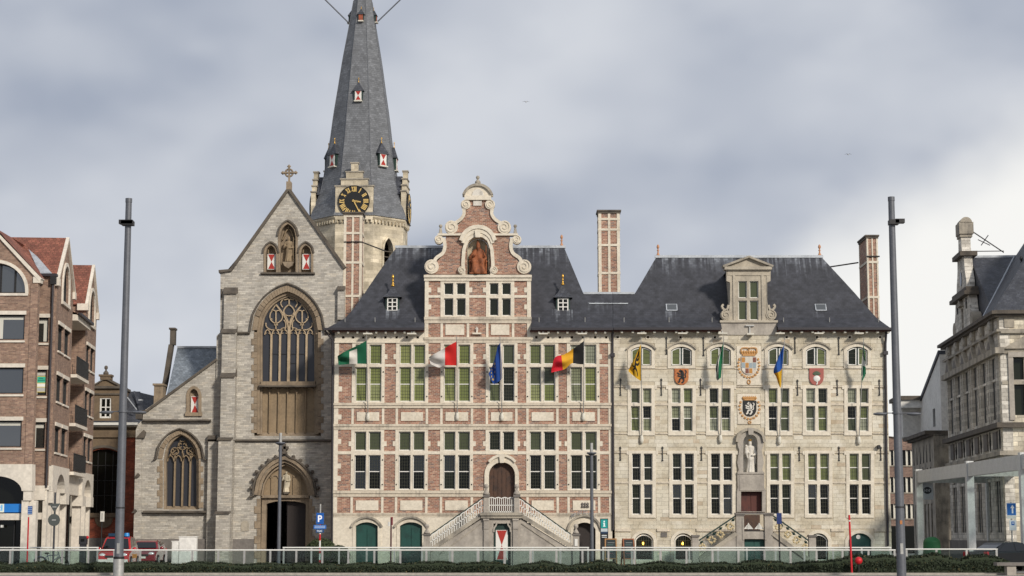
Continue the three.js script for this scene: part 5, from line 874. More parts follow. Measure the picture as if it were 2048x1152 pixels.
// ================= double staircases =================
{
  const z = 2.4, sx = WX(1003, 1100, z), st = thing('double_staircase', 'grey stone double staircase with white iron railing against brick town hall', 'staircase', [sx, 0, z]);
  frame(st, sx, z, 0, 1060);
  const g0 = 0, low = (px) => [X(px, 1110), 0];
  // body: landing block and two sloping flights
  P('landing_block', [pp(rect(966, 1036, 987, 1132).map((p) => p), -0.35, 0), pp(rect(1021.5, 1036, 1039, 1132), -0.35, 0), pb(986, 1036, 1022, 1047, -0.35, -0.003)].map((g) => g), M.stair, st);
  P('landing_core', box(X(967), X(1038), 0.01, Y(1037), -2.3, -0.36), M.stair, st);
  for (const [a, b] of [[967.5, 977.5], [1026, 1036.5]]) { P('pilaster', pb(a, 1037, b, 1132, 0, 0.1), M.stair, st); P('pilaster_cap', [pb(a - 1, 1037.5, b + 1, 1041, 0, 0.2), pb(a, 1041, b, 1058, 0.1, 0.14)], M.stair, st); }
  P('landing_slab', [pb(960, 1025, 1046, 1031, -2.4, 0.3), pb(962, 1031, 1044, 1036.5, -2.4, 0.2)], M.trimDark, st);
  const flights = [[[966, 1036], [861, 1106], -1], [[1039, 1036], [1147, 1102], 1]];
  for (const [t, b, s] of flights) {
    const bx = X(b[0], 1110), tx = X(t[0], 1060);
    P('flight_wall', ext([[tx, 0], [tx, Y(t[1])], [bx, Y(b[1])], [bx, 0]], -0.3, 0), M.stair, st);
    P('stringer', ps([[t[0], 1029], [b[0] + (s < 0 ? -2 : 2), b[1] - 5]], 7.5, -0.35, 0.12), M.trimDark, st);
    P('wall_moulding', ps([[t[0] + s * 4, 1047], [b[0] - s * 18, b[1] + 2]], 1.8, -0.02, 0.05), M.trimDark, st);
    const n = 14, yT = Y(1025); for (let k = 0; k < n; k++) { const x0 = lerp(tx, bx, k / n), x1 = lerp(tx, bx, (k + 1) / n); P('step', box(x0, x1, 0.005, yT * (1 - (k + 1) / (n + 1)), -2.2, -0.31), M.stair, st); }
  }
  // posts
  for (const x of [972.7, 1033.5]) { P('post', pb(x - 5, 994, x + 5, 1025, -0.25, 0.15), M.stair, st); P('post_cap', pb(x - 7, 990, x + 7, 994, -0.32, 0.22), M.plinth, st); const [u, y] = PT(x, 990); P('post_finial', place(lathe0([[0.001, 0], [0.22, 0], [0.18, 0.12], [0.09, 0.28], [0.06, 0.36], [0.13, 0.44], [0.14, 0.54], [0.08, 0.63], [0.001, 0.66]], 12).translate(u, y, -0.05)), M.stair, st); }
  for (const [x, y0] of [[853.5, 1071], [1152, 1071]]) { P('post', box(X(x - 6.5, 1100), X(x + 6.5, 1100), 0, Y(y0), -0.3, 0.15), M.stair, st); P('post_cap', pb(x - 8.5, y0 - 3.5, x + 8.5, y0, -0.36, 0.22), M.plinth, st); const [u, y] = PT(x, y0 - 3.5); P('post_finial', place(lathe0([[0.001, 0], [0.2, 0], [0.16, 0.1], [0.07, 0.24], [0.06, 0.3], [0.13, 0.38], [0.14, 0.47], [0.08, 0.55], [0.001, 0.58]], 12).translate(u, y, -0.05)), M.stair, st); }
  P('notice_box', pb(1149, 1078, 1155, 1092, 0.15, 0.2), M.white, st);
  // white iron railing: every bar, a middle rail and a scalloped top
  const wi = M.white, bar = (x, y0, y1) => { const u = X(x, 1050); P('baluster', [box(u - 0.02, u + 0.02, Y(y1), Y(y0), -0.06, -0.02), place(new THREE.OctahedronGeometry(0.05).translate(u, (Y(y0) + Y(y1)) / 2, -0.04))], wi, st); };
  for (let k = 0; k <= 12; k++) bar(978.5 + k * 4.1, 996, 1025);
  P('rail', [pb(977, 1009.5, 1029, 1011.3, -0.06, -0.02), pb(977, 1022.5, 1029, 1024.5, -0.06, -0.02)], wi, st);
  const scallop = (a, b, n) => { const pts = []; for (let i = 0; i <= n * 6; i++) { const t = i / (n * 6); pts.push([lerp(a[0], b[0], t), lerp(a[1], b[1], t) - 2.2 * Math.abs(Math.sin(t * n * Math.PI))]); } return pts; };
  P('scalloped_rail', ps(scallop([977, 997], [1029, 997], 4), 1.7, -0.07, -0.01), wi, st);
  for (const [a, b, c, n] of [[[967, 999], [860, 1074], [967, 1024], 22], [[1038.5, 999], [1142, 1073], [1038.5, 1024], 22]]) {
    const dy = c[1] - a[1]; for (let k = 0; k <= n; k++) { const t = k / n, x = lerp(a[0], b[0], t), y = lerp(a[1], b[1], t); bar(x, y, y + dy + 3); }
    for (const q of [0.42, 0.95]) P('rail', ps([[a[0], a[1] + dy * q], [b[0], b[1] + dy * q]], 1.7, -0.06, -0.02), wi, st);
    P('scalloped_rail', ps(scallop(a, b, 9), 1.7, -0.07, -0.01), wi, st);
    P('handrail', ps([[a[0], a[1] - 4.5], [b[0], b[1] - 4.5]], 2.2, -0.3, -0.2), M.darkGreen, st);
  }
  // cellar door with painted shutter
  const d = P('cellar_door', pp([[988, 1132], [1021, 1132], [1021, 1060], [1016, 1049], [1010, 1045.5], [998, 1045.5], [992, 1049], [988, 1060]], -0.34, -0.22), M.darkGreen, st);
  P('painted_panel', pb(991.5, 1060, 1015.5, 1120, -0.22, -0.19), M.white, d);
  P('red_triangle', pp([[993.5, 1061], [1013.5, 1061], [1003.5, 1090]], -0.2, -0.178), M.red, d); P('red_triangle', pp([[993.5, 1119], [1013.5, 1119], [1003.5, 1090]], -0.2, -0.178), M.red, d);
  for (const s of [-1, 1]) P('door_scroll', ps(spline([[1004.5 + s * 17, 1064], [1004.5 + s * 16, 1056], [1004.5 + s * 12, 1050], [1004.5 + s * 11, 1045]], 8), 3, -0.1, 0.06), M.stair, st);
}
{
  const z = 2.2, sx = WX(1508, 1100, z), st = thing('stone_staircase', 'stone staircase with gilt and green scrollwork railing against the cream stone house', 'staircase', [sx, 0, z]);
  frame(st, sx, z, 0, 1060);
  for (const [a, b] of [[1472.5, 1488], [1529.5, 1545.5]]) { P('pier', box(X(a), X(b), 0, Y(1031), -0.5, 0.05), M.stair, st); P('pier_strip', box(X(a < 1500 ? b - 3.5 : a), X(a < 1500 ? b : a + 3.5), Y(1080), Y(1036), 0.05, 0.09), M.stair, st); }
  P('landing_coping', [pb(1470, 1025.5, 1548, 1029, -0.4, 0.14), pb(1471, 1029, 1489, 1031.5, -0.45, 0.1), pb(1528.5, 1029, 1547, 1031.5, -0.45, 0.1)], M.plinth, st);
  P('landing_floor', [box(X(1472.5), X(1545.5), Y(1071), Y(1063), -2.2, -0.06)], M.stair, st); P('landing_beam', pb(1488, 1064, 1529.5, 1078, -0.3, -0.03), M.stair, st);
  P('railing_panel', pb(1488, 1060.5, 1529.5, 1063.5, -0.2, -0.1), M.blackIron, st);
  for (const c of [1497.5, 1519]) P('lattice', [-3, -2, -1, 0, 1, 2, 3].flatMap((k) => { const w = 8.5 - Math.abs(k) * 0; return [ps([[c - 9 + (k + 3) * 1.4, 1058 - (k + 3) * 0], [c + 1 + (k + 3) * 0.35, 1046 + (k + 3) * 1.9]], 0.9, -0.18, -0.15), ps([[c + 9 - (k + 3) * 1.4, 1058], [c - 1 - (k + 3) * 0.35, 1046 + (k + 3) * 1.9]], 0.9, -0.15, -0.12)]; }), M.white, st);
  P('landing_back', box(X(1488), X(1529.5), Y(1063), Y(1029), -2.15, -2.05), M.brown, st);
  const d = P('cellar_door', box(X(1488), X(1529.5), 0, Y(1079), -0.45, -0.35), M.green, st); P('door_leaf', [box(X(1490), X(1508), 0.05, Y(1082), -0.36, -0.32), box(X(1509.5), X(1527.5), 0.05, Y(1082), -0.36, -0.32)], M.green, d);
  const gilt = plain(0xbba982, 0.7);
  for (const [t, b, s] of [[1472.5, 1398, -1], [1545.5, 1617, 1]]) {
    const bx = X(b, 1110), tx = X(t, 1060);
    P('flight_wall', ext([[tx, 0], [tx, Y(1068)], [bx, Y(1121)], [bx, 0]], -0.3, 0), M.stair, st);
    P('stringer', ps([[t, 1067], [b, 1119]], 8, -0.35, 0.1), M.trimDark, st);
    const n = 10, yT = Y(1066); for (let k = 0; k < n; k++) P('step', box(lerp(tx, bx, k / n), lerp(tx, bx, (k + 1) / n), 0.005, yT * (1 - (k + 1) / (n + 1)), -2, -0.31), M.stair, st);
    P('handrail', ps([[t, 1031], [b, 1081]], 2.6, -0.1, 0), M.darkGreen, st);
    const at = (q, v) => [lerp(t, b, q), lerp(1031, 1081, q) + v];
    for (const [q, v, r, dir] of [[0.16, 14, 8, 1], [0.42, 17, 7.5, -1], [0.66, 16, 8, 1], [0.9, 18, 7, -1]]) {
      const c = at(q, v), p = []; for (let i = 0; i <= 18; i++) { const a = i / 18 * 8.2, rad = r * (1 - i / 18 * 0.85); p.push([c[0] + dir * rad * Math.cos(a), c[1] + rad * Math.sin(a)]); }
      P('scroll_iron', ps(p, 1.1, -0.08, -0.03), M.darkGreen, st);
      for (let i = 0; i < 7; i++) { const a = i / 7 * 6.28 + q * 9; const [u, y] = PT(c[0] + (r * 0.72) * Math.cos(a) + rr(-1, 1), c[1] + r * 0.72 * Math.sin(a)); P('gilt_leaf', place(new THREE.OctahedronGeometry(0.1).scale(1.2, 0.7, 0.4).rotateZ(a).translate(u, y, -0.02)), gilt, st); }
    }
    for (let k = 0; k < 6; k++) { const [u, y] = PT(...at(0.08 + k * 0.17, 5 + 2 * (k % 2))); P('iron_leaf', place(new THREE.OctahedronGeometry(0.11).scale(1.3, 0.8, 0.5).rotateZ(s * -0.6).translate(u, y, -0.05)), M.darkGreen, st); }
  }
  for (const [a, b] of [[1384.5, 1397.5], [1618, 1632]]) { P('end_post', box(X(a, 1095), X(b, 1095), 0, Y(1074), -0.35, 0.08), M.stair, st); P('end_post_cap', pb(a - 1.5, 1070, b + 1.5, 1074, -0.42, 0.15), M.plinth, st); }
}
// ================= apartment block on the corner =================
const cornerX = GX(91, 14), flats = thing('apartment_block', 'brown brick corner apartment block with red tile gables and white arcaded shop front', 'building', [cornerX, 0, 14]);
{
  const rows = [13.3, 10.55, 7.8];
  const winRow = (parent, u0, u1, top, bot, z, curtain, sub = 1) => {   // lintel, frame, panes, sill
    P('lintel', box(u0 - 0.08, u1 + 0.08, top - 0.2, top, -0.1, z + 0.07), M.concrete, parent);
    P('window_sill', box(u0 - 0.05, u1 + 0.05, bot, bot + 0.1, -0.2, z + 0.08), M.concrete, parent);
    const w = P('window', [box(u0, u0 + 0.07, bot + 0.1, top - 0.2, z - 0.25, z - 0.1), box(u1 - 0.07, u1, bot + 0.1, top - 0.2, z - 0.25, z - 0.1), box(u0 + 0.07, u1 - 0.07, bot + 0.1, bot + 0.2, z - 0.25, z - 0.1), box(u0 + 0.07, u1 - 0.07, top - 0.28, top - 0.2, z - 0.25, z - 0.1)], M.blackIron, parent);
    for (let k = 0; k < sub; k++) P('pane', box(lerp(u0 + 0.07, u1 - 0.07, k / sub), lerp(u0 + 0.07, u1 - 0.07, (k + 1) / sub), bot + 0.2, top - 0.28, z - 0.2, z - 0.18), M.glassB, w);
    if (curtain) P('blind', curtain.map(([a, b, c, d]) => box(lerp(u0, u1, a), lerp(u0, u1, b), lerp(bot + 0.2, top - 0.28, c), lerp(bot + 0.2, top - 0.28, d), z - 0.178, z - 0.17)), M.curtain, w);
  };
  // --- front gable
  const fz = 16.5; frame(flats, cornerX, fz, 0, 800);
  const front = [[-40, 560], [81, 556], [-8, 461]], L = X(-98, 800), R = X(69, 800), yE = Y(556), apex = [X(-8, 461), Y(461)];
  const awin = arch(-60, 51, 586, 580, 527, 'round', 18), hs = [px2(awin)];
  const sq = [[-64, 49.5, 13.1, 11.75], [-64, 47, 10.35, 8.95], [-64, 43.5, 7.6, 6.2]];
  sq.forEach(([a, b, t, o]) => hs.push([[X(a, 700), o + 0.05], [X(b, 640 + (13.1 - t) * 38), o + 0.05], [X(b, 640 + (13.1 - t) * 38), t], [X(a, 700), t]]));
  P('front_wall', ext([[L, 5.35], [R, 5.35], [R, yE], apex, [L, yE]], -0.4, 0, hs), M.brickB, flats);
  P('arch_trim', [ps(arch(-66, 54, 588, 580, 523, 'round', 20), 5.5, -0.1, 0.06), pb(-66, 586.5, 56.5, 591.5, -0.1, 0.08)], M.concrete, flats);
  { const w = P('arch_window', [ps(arch(-58, 50, 585, 580, 528, 'round', 18), 2.4, -0.3, -0.15), pb(-2, 530, 1, 585, -0.3, -0.15), pb(27, 532, 30, 585, -0.3, -0.15), pb(-60, 583.5, 51, 587, -0.3, -0.15)], M.blackIron, flats); P('pane', pp(awin, -0.26, -0.23), M.glassB, w); }
  sq.forEach(([a, b, t, o], i) => winRow(flats, X(a, 700), X(b, 640 + (13.1 - t) * 38), t + 0.2, o - 0.1, 0, i === 1 ? null : [[0, 1, 0.86, 1], ...(i === 0 ? [[0.5, 0.6, 0, 0.86]] : [])], 1));
  P('gable_coping', ps([[-98, 561], [-8, 464.5], [82, 560.5]], 6.5, -0.5, 0.12), M.concrete, flats);
  P('gable_shoulder', pb(67, 554, 82, 566, -0.4, 0.1), M.concrete, flats);
  const ridgeBack = -14;
  P('front_roof', place(faces([[[X(84, 556), yE, 0.1], [apex[0], apex[1] + 0.12, 0.1], [apex[0], apex[1] + 0.12, -3], [X(30, 487), Y(490), -2.6], [X(82, 556), yE, -1.0]], [[L - 0.3, yE, 0.1], [apex[0], apex[1] + 0.12, 0.1], [apex[0], apex[1] + 0.12, -12], [L - 0.3, yE, -12]]])), M.tile, flats);
  P('pier', box(X(56, 750), R, 5.35, yE - 0.3, 0, 0.05), M.brickB, flats);
  // arcade of white concrete
  P('arcade', pp([[-100, 985], [-62, 985], ...arcLine(-61, 45, 0, 982, 952, 'round', 16), [65.5, 982], [66, 928.5], [-100, 928.5]], -0.5, 0.16), M.concrete, flats);
  for (const [a, b, y0, y1, z] of [[48, 64, 983, 1001, 0.14], [41.7, 56, 1001, 1137, 0.05], [56.5, 70, 1001, 1137, 0.0]]) P('column', box(X(a, (y0 + y1) / 2), X(b, (y0 + y1) / 2), y1 > 1100 ? 0 : Y(y1), Y(y0), -0.45, z), M.concrete, flats);
  const shop = P('shop_front', box(X(-100, 1040), X(41.5, 1040), 0, Y(952), -0.8, -0.7), M.glassD, flats);
  P('shop_beam', pb(-100, 1026.7, 41.5, 1040, -0.7, -0.2), M.concrete, shop);
  P('shop_frame', [pb(20, 1040, 22, 1136, -0.7, -0.6), pb(39, 955, 41.5, 1136, -0.7, -0.5)], M.blackIron, shop);
  const sign = document.createElement('canvas'); sign.width = 512; sign.height = 128;
  { const c = sign.getContext('2d'); c.fillStyle = '#1f78c8'; c.fillRect(0, 0, 512, 128); c.fillStyle = '#e6ecdf'; c.fillRect(0, 0, 330, 128); c.fillStyle = '#7cc0e8'; c.font = 'bold 120px sans-serif'; c.fillText('d', 250, 106); }
  const signT = new THREE.CanvasTexture(sign); signT.colorSpace = THREE.SRGBColorSpace;
  const sg = P('shop_sign', pb(-60, 1007.5, 41, 1024.5, -0.7, -0.3), M.blue, flats);
  { const a = X(-60, 1016), b = X(41, 1016), g = new THREE.PlaneGeometry(b - a, Y(1007.5) - Y(1024.5)).translate((a + b) / 2, (Y(1007.5) + Y(1024.5)) / 2, -0.294); P('sign_face', place(g), std({ map: signT, roughness: 0.5 }), sg, true); }
  P('spotlight', pb(-1, 1050, 3, 1055, -0.4, -0.2), M.white, shop);
  // --- narrow set-back strip between front and side
  frame(flats, cornerX, 15.2, 0, 800);
  const sL = X(66, 800), sR = X(98.5, 800), nh = [[-1, 13.1, 11.75], [-1, 10.35, 8.95], [-1, 7.6, 6.2]];
  P('setback_wall', ext([[sL - 0.6, 4.3], [sR, 4.3], [sR, 15.3], [sL - 0.6, 15.3]], -0.4, 0, nh.map(([, t, o]) => [[sL + 0.05, o + 0.05], [sL + 0.68, o + 0.05], [sL + 0.68, t], [sL + 0.05, t]])), M.brickB, flats);
  nh.forEach(([, t, o], i) => winRow(flats, sL + 0.05, sL + 0.68, t + 0.2, o - 0.1, 0, [[0, 1, 0.82, 1], [i ? 0.1 : 0.55, i ? 0.2 : 0.9, 0, 0.82]]));
  { const poster = document.createElement('canvas'); poster.width = 128; poster.height = 256; const c = poster.getContext('2d'); c.fillStyle = '#d8c86a'; c.fillRect(0, 0, 128, 256); c.fillStyle = '#3fb79a'; c.fillRect(8, 10, 112, 95); c.fillStyle = '#1f7a6a'; c.fillRect(14, 60, 100, 14); c.fillRect(30, 30, 60, 14); c.fillStyle = '#f2f2ec'; c.fillRect(8, 118, 112, 50); c.fillStyle = '#b9b9b4'; c.fillRect(8, 180, 112, 66);
    const t = new THREE.CanvasTexture(poster); t.colorSpace = THREE.SRGBColorSpace; P('poster', place(new THREE.PlaneGeometry(0.48, 0.85).translate(sL + 0.36, 9.6, -0.16)), std({ map: t, roughness: 0.6 }), flats, true); }
  P('base_strip', box(sL - 0.6, sR + 0.15, 4.08, 4.3, -0.4, 0.1), M.concrete, flats);
  P('gutter', box(sL - 0.5, sR + 0.2, 15.28, 15.42, -0.2, 0.25), M.pipe, flats); P('downpipe', place(cyl0(0.06, 0.06, 11.2).translate(sR + 0.02, 4.2, 0.12)), M.pipe, flats); P('gutter_box', box(sR - 0.1, sR + 0.18, 14.85, 15.28, 0, 0.25), M.blackIron, flats);
  P('valley_flashing', place(faces([[[X(26, 480), Y(480), -3.2], [X(81, 556), 15.42, 0.2], [X(106, 556), 15.42, 0.2], [X(44, 495), Y(495), -3.2]]])), M.lead, flats);
  for (const [a, b] of [[68, 70.5], [84, 92]]) P('column', box(X(a, 1060), X(b, 1060), 0, 4.08, -0.3, 0.05), M.concrete, flats);
  P('capital', box(X(66, 990), X(91, 990), 3.55, 4.08, -0.3, 0.12), M.concrete, flats); P('shop_beam', box(X(70, 1060), X(85, 1060), 2.55, 2.9, -0.3, 0), M.concrete, flats);
  P('shop_pane', box(X(70, 1060), X(85, 1060), 0, 3.6, -0.25, -0.2), M.glassB, flats);
  // --- side of the block, along the side street
  const sf = frame(flats, cornerX, 14, 95 * Math.PI / 180);
  const bays = [[1.15, 7.0], [12.3, 17.0]];
  bays.forEach(([a, b], bi) => {
    const c = (a + b) / 2, hw = (b - a) / 2, aw = [], ar = 0.95; for (let k = 0; k <= 16; k++) { const t = Math.PI * (1 - k / 16); aw.push([c + ar * Math.cos(t) * 1.15, 15.2 + 1.35 * Math.sin(t)]); } aw.unshift([c - ar * 1.15, 14.5]); aw.push([c + ar * 1.15, 14.5]);
    const cells = rows.flatMap((t) => [[c - hw * 0.72, c - hw * 0.08, t], [c + hw * 0.08, c + hw * 0.72, t]]);
    const bay = P('side_bay', ext([[a, 5.4], [b, 5.4], [b, 15.45], [c, 18.1], [a, 15.45]], -0.4, 0, [aw, ...cells.map(([p, q, t]) => [[p, t - 1.6], [q, t - 1.6], [q, t - 0.2], [p, t - 0.2]])]), M.brickB, flats);
    P('bay_cheek', [box(a, a + 0.3, 5.4, 15.4, -1.6, -0.41), box(b - 0.3, b, 5.4, 15.4, -1.6, -0.41)], M.brickB, bay);
    for (const [p, q, t] of cells) winRow(flats, p, q, t, t - 1.72, 0, null);
    P('arch_trim', [place(strip0(aw.map(([x, y]) => [c + (x - c) * 1.14, y < 15 ? y : 15.2 + (y - 15.2) * 1.1]), 0.2, -0.1, 0.09)), box(c - 1.4, c + 1.4, 14.32, 14.5, -0.1, 0.12)], M.concrete, bay);
    const w = P('arch_window', [place(strip0(aw, 0.12, -0.25, -0.12)), box(c - 0.05, c + 0.05, 14.5, 16.5, -0.25, -0.12)], M.blackIron, bay); P('pane', ext(aw, -0.22, -0.2), M.glassB, w);
    P('gable_coping', place(strip0([[a - 0.15, 15.4], [c, 18.15], [b + 0.15, 15.4]], 0.16, -0.05, 0.13)), M.concrete, bay);
    for (const q of [a, b]) P('gable_shoulder', box(q - 0.25, q + 0.25, 15.1, 15.5, -0.5, 0.15), M.concrete, bay);
    P('bay_roof', place(faces([[[a - 0.2, 15.45, 0.1], [c, 18.2, 0.1], [c, 18.2, -7], [a - 0.2, 15.45, -7]], [[b + 0.2, 15.45, 0.1], [c, 18.2, 0.1], [c, 18.2, -7], [b + 0.2, 15.45, -7]]])), M.tile, bay);
    // white base with an arch
    const ap = []; for (let k = 0; k <= 14; k++) { const t = Math.PI * k / 14; ap.push([c + 1.5 * Math.cos(t), 4.05 + 1.0 * Math.sin(t)]); }
    P('arcade', ext([[a, 4.05], [a, 5.45], [b, 5.45], [b, 4.05], ...ap], -0.35, 0.1), M.concrete, bay);
    for (const q of [a + 0.25, b - 0.6, c - 0.15]) P('column', box(q, q + 0.35, 0, 4.05, -0.5, bi ? -0.02 : 0.04), M.concrete, bay);
    P('capital', [box(a, a + 1.1, 3.45, 4.04, -0.5, 0.14), box(b - 1.2, b, 3.45, 4.04, -0.5, 0.14)], M.concrete, bay);
    P('shop_beam', box(a + 0.6, b - 0.6, 2.5, 2.85, -0.6, -0.3), M.concrete, bay); P('shop_pane', box(a + 0.3, b - 0.3, 0, 4.6, -0.7, -0.62), M.glassB, bay);
    if (!bi) for (const q of [2.9, 4.6]) P('bracket_sign', box(q, q + 0.5, 3.3, 3.9, -0.3, -0.25), M.white, bay);
  });
  // recess with balconies
  P('recess_wall', box(7.0, 12.3, 0, 14.2, -1.9, -1.55), M.brickB, flats);
  P('recess_base', box(7.02, 12.28, 4.05, 5.3, -1.5, -0.1), M.concrete, flats);
  P('canopy', [box(7.02, 12.28, 13.9, 14.25, -1.5, 0.3)], M.concrete, flats); P('canopy_roof', place(faces([[[6.9, 14.25, 0.4], [12.25, 14.25, 0.4], [12.25, 15.0, -1.5], [6.9, 15.0, -1.5]]])), M.tile, flats); P('gutter', box(7, 12.3, 14.2, 14.35, 0.3, 0.5), M.pipe, flats);
  for (const y of [10.82, 8.05, 5.3]) { P('balcony', box(7.02, 11.9, y - 0.18, y, -1.5, 0.35), M.concrete, flats); const g = [box(7.05, 11.85, y + 1.0, y + 1.05, 0.28, 0.33), box(7.05, 11.85, y + 0.06, y + 0.1, 0.28, 0.33)]; for (let k = 0; k <= 40; k++) g.push(box(7.05 + k * 0.12 - 0.012, 7.05 + k * 0.12 + 0.022, y + 0.06, y + 1, 0.29, 0.32)); for (let k = 0; k <= 5; k++) g.push(box(11.83, 11.86, y + 0.06, y + 1, -1.2 + k * 0.28, -1.17 + k * 0.28)); P('balcony_railing', g, M.blackIron, flats); P('balcony_door', box(8.4, 10.8, y + 0.02, y + 2.1, -1.56, -1.5), M.glassB, flats); }
  P('rear_wall', box(0.6, 17, 0, 15.3, -9, -8.6), M.brickB, flats); P('end_wall', box(16.7, 17, 0, 15.4, -8.6, -0.42), M.brickB, flats);
}
// ================= old brick house behind it =================
{
  const z = -9, ox = WX(215, 1080, z), h = thing('old_house', 'dark stone and red brick old house with pedimented dormer beside the church', 'building', [ox, 0, z]);
  frame(h, ox, z, 0, 950);
  P('brick_wall', pp([[120, 1125], [276, 1125], [279, 874], [120, 874]], -0.4, 0, [arch(178, 238, 1027, 906, 898, 'seg')]), M.brickRed, h);
  P('stone_wall', pp([[120, 874], [252, 874], [252, 908], [240, 908], [238, 903], [209, 893], [180, 903], [176, 908], [120, 908]], -0.1, 0.06), M.brownStone, h);
  P('window_arch', ps(arcLine(172, 244, 0, 905, 893, 'seg', 10), 5, -0.1, 0.14), M.coping, h);
  for (const [a, b] of [[171, 178.5], [237.5, 245]]) P('window_jamb', pb(a, 906, b, 1028, -0.3, 0.1), M.brownStone, h);
  P('window_sill', pb(168, 1026, 248, 1035, -0.3, 0.16), M.brownStone, h); P('half_round_stone', pp(arch(190, 226, -1036, -1036.5, -1056, 'round', 12).map(([x, y]) => [x, -y]), 0, 0.1), M.brownStone, h);
  const w = P('window', pp(arch(178, 238, 1027, 906, 898, 'seg'), -0.36, -0.3), M.glassD, h);
  P('glazing_bar', [...[193, 208, 223].map((x) => pb(x - 0.8, 902, x + 0.8, 1026, -0.31, -0.27)), ...[930, 960, 990].map((y) => pb(178, y, 238, y + 1.5, -0.31, -0.275))], M.blackIron, w);
  P('frieze', [pb(120, 853, 276, 873.5, -0.3, 0.1), pb(120, 872, 276, 875, -0.3, 0.2)], M.brownStone, h);
  P('cornice', pb(120, 851, 279, 855, -0.3, 0.4), M.coping, h); P('gutter', pb(120, 845.8, 278, 851, -0.1, 0.5), M.white, h);
  P('plinth', pb(120, 1076, 277, 1125, -0.2, 0.12), M.plinth, h);
  P('downpipe', place(cyl0(0.06, 0.06, Y(878)).translate(X(272, 980), 0, 0.15)), M.pipe, h);
  const E = Y(846), top = Y(786);
  P('roof', place(faces([[[X(120, 846), E, 0.3], [X(282, 846), E, 0.3], [X(262, 776), Y(776), -3], [X(120, 776), Y(776), -3]], [[X(252, 776), Y(776), -2.4], [X(306, 787), Y(789), -2.4], [X(306, 830), Y(830), -0.5], [X(276, 825), Y(825), -0.5]], [[X(282, 846), E, 0.3], [X(282, 846), E, -6], [X(262, 776), Y(776), -3]]])), M.slate, h);
  P('valley_lead', ps([[256, 795], [275, 820]], 1.6, 0.1, 0.25), M.lead, h); P('roof_tile_light', pb(273, 797, 280, 800, -1, -0.6), M.lead, h);
  const d = P('dormer', pp(rect(185.5, 776, 240, 845), -3, 0.1, [rect(200, 796, 223, 836.5)]), M.brownStone, h);
  P('dormer_cornice', [pb(181, 772.5, 243, 777.5, -3, 0.3), pb(184, 787, 241, 790, 0, 0.2)], M.coping, d);
  P('pediment', pp([[189, 773], [242, 773], [212, 756.5]], -2, 0.15), M.brownStone, d); P('pediment_rake', ps([[186, 773], [212, 757], [243, 773]], 3, -2, 0.28), M.coping, d);
  P('pediment_block', [pb(202, 752, 223, 760, -0.4, 0.3), pb(199.5, 749.5, 225, 753.5, -0.4, 0.34)], M.brownStone, d);
  { const [u, y] = PT(211.8, 749.5); P('ball_finial', place(lathe0([[0.001, 0], [0.16, 0], [0.19, 0.12], [0.06, 0.28], [0.05, 0.32], [0.12, 0.42], [0.11, 0.55], [0.001, 0.62]], 12).translate(u, y, 0)), M.coping, d); }
  P('side_chimney', pb(183, 765, 199, 774, -0.6, 0), M.render, d);
  P('window_frame', [pb(200, 796, 203, 836.5, -0.1, 0.06), pb(220, 796, 223, 836.5, -0.1, 0.06), pb(203, 796, 220, 798, -0.1, 0.06), pb(203, 833, 220, 836.5, -0.1, 0.06), pb(210.5, 798, 212.8, 833, -0.1, 0.05), pb(203, 813.5, 220, 815.5, -0.1, 0.045)], M.white, d);
  for (const [a, b] of [[203, 211], [212, 220]]) for (const [p, q] of [[798, 814], [815, 834]]) P('pane', pb(a, p, b, q, -0.08, -0.06), M.glassD, d);
}
